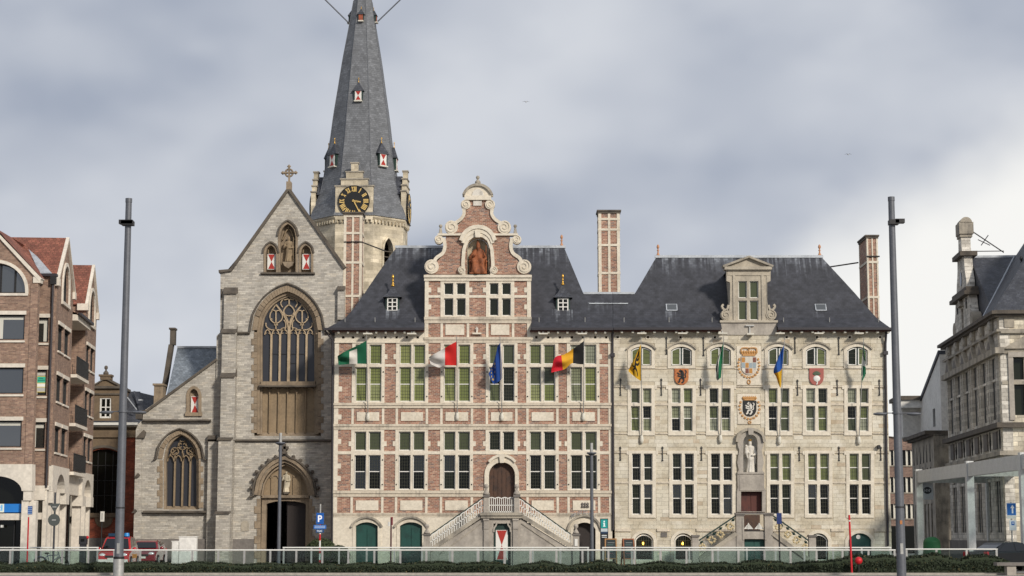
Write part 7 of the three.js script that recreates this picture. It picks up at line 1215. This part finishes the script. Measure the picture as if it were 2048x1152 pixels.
// ================= signs =================
const canvasTex = (w, h, fn) => { const c = document.createElement('canvas'); c.width = w; c.height = h; fn(c.getContext('2d'), w, h); const t = new THREE.CanvasTexture(c); t.colorSpace = THREE.SRGBColorSpace; return std({ map: t, roughness: 0.45 }); };
function plate(parent, name, x, y, w, h, z, m, back = M.galva) { const b = P(name, box0(x - w / 2, x + w / 2, y - h / 2, y + h / 2, z - 0.02, z), back, parent); P(name + '_face', new THREE.PlaneGeometry(w, h).translate(x, y, z + 0.003), m, b, true); return b; }
{ const D = 105, z = CAMZ - D, t = thing('parking_sign', 'blue parking sign with white P and taxi plates on a red and white post', 'sign', [GX(640, z), 0, z]), y = (p) => WY(p, z), k = D / FPX;
  for (let i = 0; i < 8; i++) P('post_band', cyl0(0.05, 0.05, 0.36, 10).translate(0, i * 0.36, 0), i % 2 ? M.white : M.sig, t);
  P('post', cyl0(0.05, 0.05, 0.6, 10).translate(0, 2.88, 0), M.galva, t);
  plate(t, 'parking_plate', 0, (y(1026) + y(1048)) / 2, 15 * k, 22 * k, 0.08, canvasTex(128, 180, (g) => { g.fillStyle = '#0d56a6'; g.fillRect(0, 0, 128, 180); g.fillStyle = '#fff'; g.font = 'bold 150px sans-serif'; g.fillText('P', 14, 146); }));
  plate(t, 'direction_plate', 0, (y(1050) + y(1058)) / 2, 25 * k, 8 * k, 0.08, canvasTex(256, 80, (g) => { g.fillStyle = '#1760ae'; g.fillRect(0, 0, 256, 80); g.fillStyle = '#cfdcea'; for (let r = 0; r < 2; r++) for (let i = 0; i < 12; i++) g.fillRect(22 + i * 18, 16 + r * 30, 11, 16); }));
  plate(t, 'taxi_plate', 0, (y(1059) + y(1065)) / 2, 16 * k, 6.5 * k, 0.08, canvasTex(160, 64, (g) => { g.fillStyle = '#12406f'; g.fillRect(0, 0, 160, 64); g.fillStyle = '#dfe6ee'; g.font = 'bold 50px sans-serif'; g.fillText('TAXI', 16, 50); })); }
{ const D = 110, z = CAMZ - D, t = thing('information_sign', 'tall dark panel with a teal information board by the arched doorway', 'sign', [GX(1208.5, z), 0, z]), y = (p) => WY(p, z), k = D / FPX;
  P('panel', box0(-8 * k, 8 * k, 0, y(1037), -0.08, 0), M.black, t);
  plate(t, 'teal_board', 0, (y(1039) + y(1056)) / 2, 13.5 * k, 17 * k, 0.03, canvasTex(128, 160, (g) => { g.fillStyle = '#14938f'; g.fillRect(0, 0, 128, 160); g.fillStyle = '#e8f3f0'; g.fillRect(52, 62, 26, 66); g.fillRect(42, 62, 30, 14); g.fillRect(42, 120, 46, 14); g.beginPath(); g.arc(65, 38, 15, 0, 7); g.fill(); }));
  plate(t, 'notice_board', 0, (y(1057) + y(1067)) / 2, 13.5 * k, 10 * k, 0.03, canvasTex(128, 96, (g) => { g.fillStyle = '#b9c2c4'; g.fillRect(0, 0, 128, 60); g.fillStyle = '#1d3550'; g.fillRect(0, 60, 128, 36); }));
  plate(t, 'opening_board', 0, (y(1069) + y(1077)) / 2, 12 * k, 8 * k, 0.03, canvasTex(96, 64, (g) => { g.fillStyle = '#14181a'; g.fillRect(0, 0, 96, 64); g.fillStyle = '#c8ccca'; g.fillRect(8, 8, 80, 18); g.fillRect(8, 40, 80, 10); })); }
for (const [px, D, tilt, label] of [[1221, 106, 0, 'menu chalkboard with pale wooden frame next to the information sign'], [1256, 106, 0.25, 'menu chalkboard with reddish wooden frame in front of the cellar window']]) {
  const z = CAMZ - D, t = thing('chalkboard', label, 'chalkboard', [GX(px, z), 0, z], undefined, tilt), wood = plain(tilt ? 0x9a6040 : 0xa98055, 0.7), H = 1.55;
  const mk = (s, par) => { const lean = (y) => s * (0.3 - 0.26 * y / H), bar = (x0, y0, x1, y1, w) => rod0([x0, y0, lean(y0)], [x1, y1, lean(y1)], w, w, 4); P('frame', [bar(-0.33, 0, -0.3, H, 0.045), bar(0.33, 0, 0.3, H, 0.045), bar(-0.3, H - 0.04, 0.3, H - 0.04, 0.04), bar(-0.32, 0.42, 0.32, 0.42, 0.03)], wood, par); const b = P('board', faces([[[-0.3, 0.44, lean(0.44)], [0.3, 0.44, lean(0.44)], [0.28, H - 0.06, lean(H - 0.06)], [-0.28, H - 0.06, lean(H - 0.06)]]]), plain(0x2c3336, 0.85), par); for (let i = 0; i < 6; i++) { const y = 0.7 + i * 0.12; P('chalk_line', box0(-0.22 + 0.05 * hash(i, 3), 0.12 + 0.1 * hash(i, 5), y, y + 0.03, lean(y) + s * 0.012, lean(y) + s * 0.016), plain([0x7d5057, 0x5f7a74, 0x8b8f8c][i % 3], 0.9), b); } };
  mk(1, t); mk(-1, t);
}
{ const D = 96, z = CAMZ - D, k = D / FPX, y = (p) => WY(p, z), t = thing('one_way_sign', 'blue one-way sign with white upward arrow and a small plate below, on a post', 'sign', [GX(2024, z), 0, z]);
  P('post', cyl0(0.04, 0.04, y(1004), 10), M.galva, t);
  plate(t, 'arrow_plate', 0, (y(1006) + y(1031)) / 2, 19 * k, 25 * k, 0.06, canvasTex(128, 168, (g) => { g.fillStyle = '#e8eef2'; g.fillRect(0, 0, 128, 168); g.fillStyle = '#1668b8'; g.fillRect(5, 5, 118, 158); g.fillStyle = '#f4f6f6'; g.fillRect(68, 50, 20, 88); g.beginPath(); g.moveTo(50, 70); g.lineTo(78, 24); g.lineTo(106, 70); g.fill(); }));
  plate(t, 'name_plate', 0, (y(1032) + y(1037)) / 2, 18 * k, 5.5 * k, 0.06, M.white); plate(t, 'small_plate', 0.05, (y(1040) + y(1061)) / 2, 14 * k, 20 * k, 0.06, canvasTex(96, 140, (g) => { g.fillStyle = '#d8dde0'; g.fillRect(0, 0, 96, 140); g.fillStyle = '#1c5fae'; g.fillRect(26, 18, 44, 52); g.fillStyle = '#dfe5ea'; g.beginPath(); g.arc(50, 40, 10, 0, 7); g.fill(); })); }
{ const D = 89, z = CAMZ - D, t = thing('street_name_sign', 'small blue plate on a red post in front of the white arcade column', 'sign', [GX(56, z), 0, z]); P('post', cyl0(0.035, 0.035, 2.6, 10), M.sig, t); plate(t, 'blue_plate', 0.07, 2.92, 0.22, 0.4, 0.05, canvasTex(64, 112, (g) => { g.fillStyle = '#2a4f8f'; g.fillRect(0, 0, 64, 112); g.fillStyle = '#9db6d6'; for (let i = 0; i < 4; i++) for (let j = 0; j < 3; j++) g.fillRect(8 + j * 18, 12 + i * 26, 12, 14); })); }
{ const D = 92, z = CAMZ - D, k = D / FPX, t = thing('traffic_sign', 'dark backs of a triangular and a round traffic sign on one post', 'sign', [GX(108, z), 0, z]), y = (p) => WY(p, z), grey = plain(0x4a4f4c, 0.6);
  P('post', cyl0(0.05, 0.05, y(985), 10), plain(0x3a3c40, 0.6), t); P('triangle_back', ext0([[-11 * k, y(1007)], [11 * k, y(1007)], [0, y(1025)]], 0.06, 0.085), grey, t); P('round_back', new THREE.CylinderGeometry(12 * k, 12 * k, 0.025, 24).rotateX(Math.PI / 2).translate(0, y(1040), 0.1), grey, t); P('clamp', [box0(-0.1, 0.1, y(1014) - 0.03, y(1014) + 0.03, -0.06, 0.12), box0(-0.1, 0.1, y(1040) - 0.03, y(1040) + 0.03, -0.06, 0.12)], M.galva, t); }
{ const D = 101, z = CAMZ - D, k = D / FPX, t = thing('notice_sign', 'small white notice on a thin dark post beside the old house', 'sign', [GX(203, z), 0, z]), y = (p) => WY(p, z); P('post', cyl0(0.03, 0.03, y(1025), 8), M.blackIron, t); plate(t, 'white_plate', 0.03, (y(1023) + y(1043)) / 2, 8 * k, 20 * k, 0.05, canvasTex(64, 128, (g) => { g.fillStyle = '#cfcabf'; g.fillRect(0, 0, 64, 128); g.fillStyle = '#6c6a66'; g.fillRect(20, 20, 12, 84); })); }
{ const D = 100, z = CAMZ - D, t = thing('parking_meter', 'dark ticket machine with a red light in front of the red brick wall', 'ticket machine', [GX(167, z), 0, z]); P('column', [box0(-0.16, 0.16, 0, 1.25, -0.14, 0.14), box0(-0.2, 0.2, 1.25, 1.7, -0.17, 0.17)], plain(0x2a2b2e, 0.6), t); P('red_light', new THREE.SphereGeometry(0.09, 10, 8).translate(0.22, 1.62, 0.05), M.sig, t); P('screen', box0(-0.1, 0.1, 1.4, 1.55, 0.17, 0.18), M.glassD, t); }
{ const D = 100, z = CAMZ - D, t = thing('bus_stop_sign', 'narrow dark blue sign on a dark post by the cream house stairs', 'sign', [GX(1558.5, z), 0, z]), y = (p) => WY(p, z); P('post', cyl0(0.045, 0.045, y(1048), 10), M.blackIron, t); P('sign_box', box0(-0.12, 0.14, y(1048), y(1026), -0.08, 0.08), plain(0x1a2f66, 0.4), t); }
{ const D = 83, z = CAMZ - D, t = thing('marker_post', 'thin leaning red marker post standing in the hedge', 'post', [GX(1702, z), 0, z]), y = (p) => WY(p, z); P('post', rod0([0, 0, 0], [-0.06, y(1030), 0], 0.045), M.sig, t); P('post_band', cyl0(0.05, 0.05, 0.06, 10).translate(-0.05, y(1043), 0), M.white, t); }
{ const D = 83.2, z = CAMZ - D, t = thing('red_ball_marker', 'round red marker on a short stem in the hedge', 'marker', [GX(1716, z), 0, z]); P('ball', new THREE.SphereGeometry(0.17, 16, 12).translate(0, 0.62, 0), M.sig, t); P('stem', cyl0(0.03, 0.03, 0.5, 8), M.blackIron, t); }
{ const D = 108, z = CAMZ - D, t = thing('red_pole', 'thin dark red pole standing between the two green doors', 'post', [GX(782, z), 0, z]), y = (p) => WY(p, z); P('pole', cyl0(0.05, 0.045, y(1036), 10), plain(0x4a1a20, 0.5), t); P('pole_tip', box0(-0.03, 0.1, y(1050), y(1034), -0.02, 0.02), plain(0x7a2028, 0.5), t); P('door_number', box0(-0.22, -0.08, y(1052), y(1044), -0.5, -0.46), M.white, t); }
for (const [px, w, h, label] of [[377, 1.05, 1.62, 'larger pale grey utility cabinet against the church wall'], [352, 0.4, 1.35, 'narrow pale grey utility cabinet beside the larger one']]) { const D = 112.5, z = CAMZ - D, t = thing('utility_cabinet', label, 'cabinet', [GX(px, z), 0, z]); P('cabinet', box0(-w / 2, w / 2, 0.05, h, -0.2, 0.2), M.render, t); P('cabinet_base', box0(-w / 2 + 0.03, w / 2 - 0.03, 0, 0.06, -0.18, 0.18), M.plinth, t); P('lid', box0(-w / 2 - 0.03, w / 2 + 0.03, h, h + 0.05, -0.23, 0.23), M.render, t); for (const s of w > 0.6 ? [-1, 1] : [0]) P('cabinet_door', box0(s < 0 ? -w / 2 + 0.04 : s ? 0.015 : -w / 2 + 0.04, s > 0 ? w / 2 - 0.04 : s ? -0.015 : w / 2 - 0.04, 0.12, h - 0.06, 0.2, 0.215), M.render, t); }
{ const D = 110, z = CAMZ - D, t = thing('green_container', 'small bright green container at the mouth of the side street', 'container', [GX(1863, z), 0, z]); P('container_body', new THREE.CylinderGeometry(0.5, 0.55, 1.3, 16).translate(0, 0.65, 0), plain(0x1d5f33, 0.6), t); P('container_lid', new THREE.SphereGeometry(0.5, 16, 8, 0, 6.29, 0, Math.PI / 2).scale(1, 0.7, 1).translate(0, 1.3, 0), plain(0x1d5f33, 0.6), t); }
{ const D = 82, z = CAMZ - D, t = thing('bench', 'low dark grey concrete bench in front of the pergola', 'bench', [GX(2050, z), 0, z]); P('seat', box0(-1.35, 1.6, 0.42, 0.56, -0.3, 0.3), M.plinth, t); for (const x of [-0.7, 1.0]) P('leg', box0(x - 0.2, x + 0.2, 0, 0.42, -0.22, 0.22), M.stair, t); }
{ const D = 92, z = CAMZ - D, t = thing('bicycle', 'dark blue bicycle standing behind the glass balustrade near the traffic sign backs', 'bicycle', [GX(104, z), 0, z], undefined, 0.35), ink = plain(0x26324a, 0.5);
  for (const x of [-0.52, 0.52]) { const w = P('wheel', new THREE.TorusGeometry(0.32, 0.022, 6, 28).translate(x, 0.34, 0), M.rubber, t); P('spokes', Array.from({ length: 8 }, (_, k) => rod0([x, 0.34, 0], [x + 0.31 * Math.cos(k * 0.785), 0.34 + 0.31 * Math.sin(k * 0.785), 0], 0.004)), M.galva, w); }
  P('bicycle_frame', [rod0([-0.52, 0.34, 0], [-0.08, 0.34, 0], 0.018), rod0([-0.08, 0.34, 0], [-0.2, 0.82, 0], 0.02), rod0([-0.52, 0.34, 0], [-0.18, 0.74, 0], 0.014), rod0([-0.18, 0.74, 0], [0.34, 0.78, 0], 0.02), rod0([-0.08, 0.34, 0], [0.36, 0.7, 0], 0.022), rod0([0.52, 0.34, 0], [0.33, 0.92, 0], 0.018)], ink, t);
  P('handlebar', [rod0([0.33, 0.96, -0.26], [0.33, 0.96, 0.26], 0.015), rod0([0.33, 0.92, 0], [0.33, 0.97, 0], 0.018)], M.galva, t); P('saddle', new THREE.SphereGeometry(0.13, 10, 6).scale(1, 0.35, 0.6).translate(-0.21, 0.86, 0), M.rubber, t); P('crank', [new THREE.CylinderGeometry(0.09, 0.09, 0.02, 14).rotateX(Math.PI / 2).translate(-0.08, 0.34, 0.04), rod0([-0.08, 0.34, 0.06], [-0.02, 0.19, 0.06], 0.012)], M.galva, t); P('mudguard', new THREE.TorusGeometry(0.36, 0.02, 4, 16, 2.2).rotateZ(0.5).translate(-0.52, 0.34, 0), ink, t); }
// ================= flags =================
function flag(label, base, tip, grid, paint, zTip = 1.5) {   // grid: rows of pixel points from hoist to fly, top row first
  const zb = 0.12, b = V(WX(...base, zb), WY(base[1], zb), zb), e = V(WX(...tip, zTip), WY(tip[1], zTip), zTip), t = thing('flag', label, 'flag', [b.x, b.y, b.z], 'flags on the two fronts');
  const d = e.clone().sub(b); P('flagpole', rod0([0, 0, 0], [d.x, d.y, d.z], 0.03, 0.022), M.galva, t);
  P('pole_socket', lathe0([[0.001, -0.28], [0.09, -0.24], [0.13, -0.08], [0.1, 0.16], [0.05, 0.24], [0.001, 0.25]], 10).translate(0, 0, 0), M.offwhite, t);
  const R = grid.length, C = grid[0].length, nu = 28, nv = 14, pos = [], uv = [], idx = [], zAt = (y) => zb + (zTip - zb) * clamp((y - b.y) / (e.y - b.y));
  const cols = grid.map((row) => new THREE.CatmullRomCurve3(row.map(([x, y]) => V(x, y, 0)), false, 'centripetal'));
  for (let i = 0; i <= nu; i++) {
    const s = i / nu, ctrl = cols.map((c) => c.getPoint(s)), cv = ctrl.length > 2 ? new THREE.CatmullRomCurve3(ctrl) : null;
    for (let j = 0; j <= nv; j++) { const v = j / nv, p = cv ? cv.getPoint(v) : ctrl[0].clone().lerp(ctrl[1], v), y0 = WY(p.y, 1.2), z = zAt(y0) + 0.16 * s * Math.sin(s * 9 + v * 5) + 0.06 * Math.sin(v * 11 + s * 4) * s; pos.push(WX(p.x, p.y, z) - b.x, WY(p.y, z) - b.y, z - b.z); uv.push(s, 1 - v); }
  }
  for (let i = 0; i < nu; i++) for (let j = 0; j < nv; j++) { const a = i * (nv + 1) + j, c = a + nv + 1; idx.push(a, a + 1, c, c, a + 1, c + 1); }
  const g = new THREE.BufferGeometry(); g.setAttribute('position', new THREE.Float32BufferAttribute(pos, 3)); g.setAttribute('uv', new THREE.Float32BufferAttribute(uv, 2)); g.setIndex(idx); g.computeVertexNormals();
  const m = canvasTex(256, 160, paint); m.side = THREE.DoubleSide; m.roughness = 0.85; P('cloth', g, m, t, true);
}
const stripes = (...c) => (g, w, h) => c.forEach(([col, a, b]) => { g.fillStyle = col; g.fillRect(a * w, 0, (b - a) * w + 1, h); });
const lionPaint = (g, w, h, col) => { g.strokeStyle = col; g.lineCap = 'round'; const L = (pts, t) => { g.lineWidth = t; g.beginPath(); pts.forEach(([x, y], i) => i ? g.lineTo(x * w, y * h) : g.moveTo(x * w, y * h)); g.stroke(); }; L([[0.42, 0.2], [0.55, 0.38], [0.5, 0.62]], 34); L([[0.3, 0.2], [0.45, 0.25]], 26); L([[0.5, 0.35], [0.3, 0.4], [0.22, 0.32]], 13); L([[0.5, 0.5], [0.3, 0.55], [0.2, 0.5]], 13); L([[0.5, 0.62], [0.35, 0.75], [0.3, 0.88]], 15); L([[0.52, 0.62], [0.66, 0.75], [0.58, 0.9]], 15); L([[0.56, 0.6], [0.76, 0.5], [0.72, 0.25], [0.82, 0.15]], 10); };
flag('green and white flag flying over the first window from the church', [736, 833], [733, 671], [[[733.6, 681], [717, 690], [702, 697], [688, 704], [675, 712]], [[734.5, 728], [718, 727.5], [702, 728], [688, 729], [677, 730]]], (g, w, h) => { stripes(['#0d5a3c', 0, 0.3], ['#cfcabf', 0.3, 0.56], ['#0d5a3c', 0.56, 1])(g, w, h); g.fillStyle = '#0d5a3c'; g.fillRect(0.3 * w, 0, 0.3 * w, 0.16 * h); });
flag('red and white flag under the scrolled gable', [914.5, 832], [913.5, 671], [[[913, 683], [900, 690], [888, 697], [872, 706], [857.6, 714]], [[913.5, 731], [900, 730.5], [888, 731], [878, 735], [861, 728]], [[913.5, 731], [900, 731], [888, 731], [880, 741], [868, 741]]].slice(0, 2), stripes(['#c8211c', 0, 0.46], ['#c4bfb9', 0.46, 1]));
flag('dark blue flag with a yellow star hanging limp', [1004, 833], [1000, 672], [[[1000.5, 684], [999, 687], [997, 690], [995, 694]], [[1003, 720], [997, 722], [991, 725], [986, 728]], [[1004, 757], [996, 764], [988, 768], [977, 748]]], (g, w, h) => { g.fillStyle = '#143f86'; g.fillRect(0, 0, w, h); g.fillStyle = '#d8b240'; for (let k = 0; k < 12; k++) { g.beginPath(); g.arc(w * 0.78 + Math.cos(k / 12 * 6.28) * 34, h * 0.72 + Math.sin(k / 12 * 6.28) * 34, 5, 0, 7); g.fill(); } });
flag('black, yellow and red flag', [1167, 833], [1168, 671], [[[1168.8, 681], [1156, 691], [1144, 699], [1128, 709], [1111, 714], [1103, 738]], [[1168.5, 729], [1156, 728], [1143.5, 727], [1130, 738], [1116, 742], [1102.5, 745]]], stripes(['#191817', 0, 0.36], ['#d9a022', 0.36, 0.66], ['#c2182a', 0.66, 1]));
flag('yellow flag with a black lion', [1283.5, 878], [1282, 674], [[[1282.3, 687], [1279, 694], [1276, 701], [1272, 709]], [[1283, 725], [1275, 727], [1267, 730], [1259, 736]], [[1283.5, 763], [1274, 757], [1265, 750], [1256.5, 742]]], (g, w, h) => { g.fillStyle = '#c79a1c'; g.fillRect(0, 0, w, h); lionPaint(g, w, h, '#1a1712'); });
flag('green flag with black and white pattern hanging limp', [1441, 877], [1447.5, 673], [[[1447, 686], [1445, 690], [1443, 695], [1441, 700]], [[1445, 720], [1441, 723], [1436, 727], [1432, 730]], [[1442, 755], [1438.5, 758], [1435, 761], [1431, 752]]], stripes(['#1c6b46', 0, 0.55], ['#c8c8c0', 0.55, 0.7], ['#1b1b1b', 0.7, 0.88], ['#c8c8c0', 0.88, 1]));
flag('blue and yellow flag hanging limp', [1559, 880], [1569, 675], [[[1568.5, 689], [1566, 694], [1563, 700], [1560, 706]], [[1565, 728], [1560, 732], [1553, 738], [1547, 744]], [[1563, 762], [1561, 776], [1557, 768], [1552, 752]]], (g, w, h) => { g.fillStyle = '#1d4f9a'; g.fillRect(0, 0, w, h); g.fillStyle = '#c79a1c'; g.fillRect(0, h * 0.62, w, h); });
flag('green and white flag hanging limp beside the downpipe', [1718, 880], [1727.5, 675], [[[1727, 686], [1727.5, 690], [1728, 696], [1727, 702]], [[1724, 718], [1728, 722], [1731, 727], [1728, 732]], [[1722, 752], [1727, 750], [1732, 746], [1723, 766]]], (g, w, h) => { g.fillStyle = '#12593c'; g.fillRect(0, 0, w, h); g.fillStyle = '#c9c9c1'; g.fillRect(0, h * 0.4, w, h * 0.28); });
// ================= gulls =================
for (const [px, py, D, label] of [[1052, 204, 150, 'small gull gliding above the scrolled gable'], [1696, 309, 150, 'small gull gliding above the stone house chimney']]) {
  const z = CAMZ - D, t = thing('gull', label, 'bird', [WX(px, py, z), WY(py, z), z], 'gulls in the sky'), s = 1;
  const g = []; for (const k of [-1, 1]) { const a = k * s; g.push([[0, 0.02, 0.04], [a * 0.1, 0.07, 0.05], [a * 0.1, 0.06, -0.04], [0, 0.02, -0.05]], [[a * 0.1, 0.07, 0.05], [a * 0.24, 0.02, 0.03], [a * 0.24, 0.02, -0.02], [a * 0.1, 0.06, -0.04]], [[a * 0.24, 0.02, 0.03], [a * 0.34, -0.02, 0], [a * 0.34, -0.02, 0], [a * 0.24, 0.02, -0.02]]); }
  P('wings', faces(g), std({ color: 0x6b6c70, roughness: 0.8, side: THREE.DoubleSide }), t); P('body', new THREE.SphereGeometry(0.06, 8, 6).scale(0.8, 0.7, 2.4), M.white, t);
}
renderer.render(scene, camera);
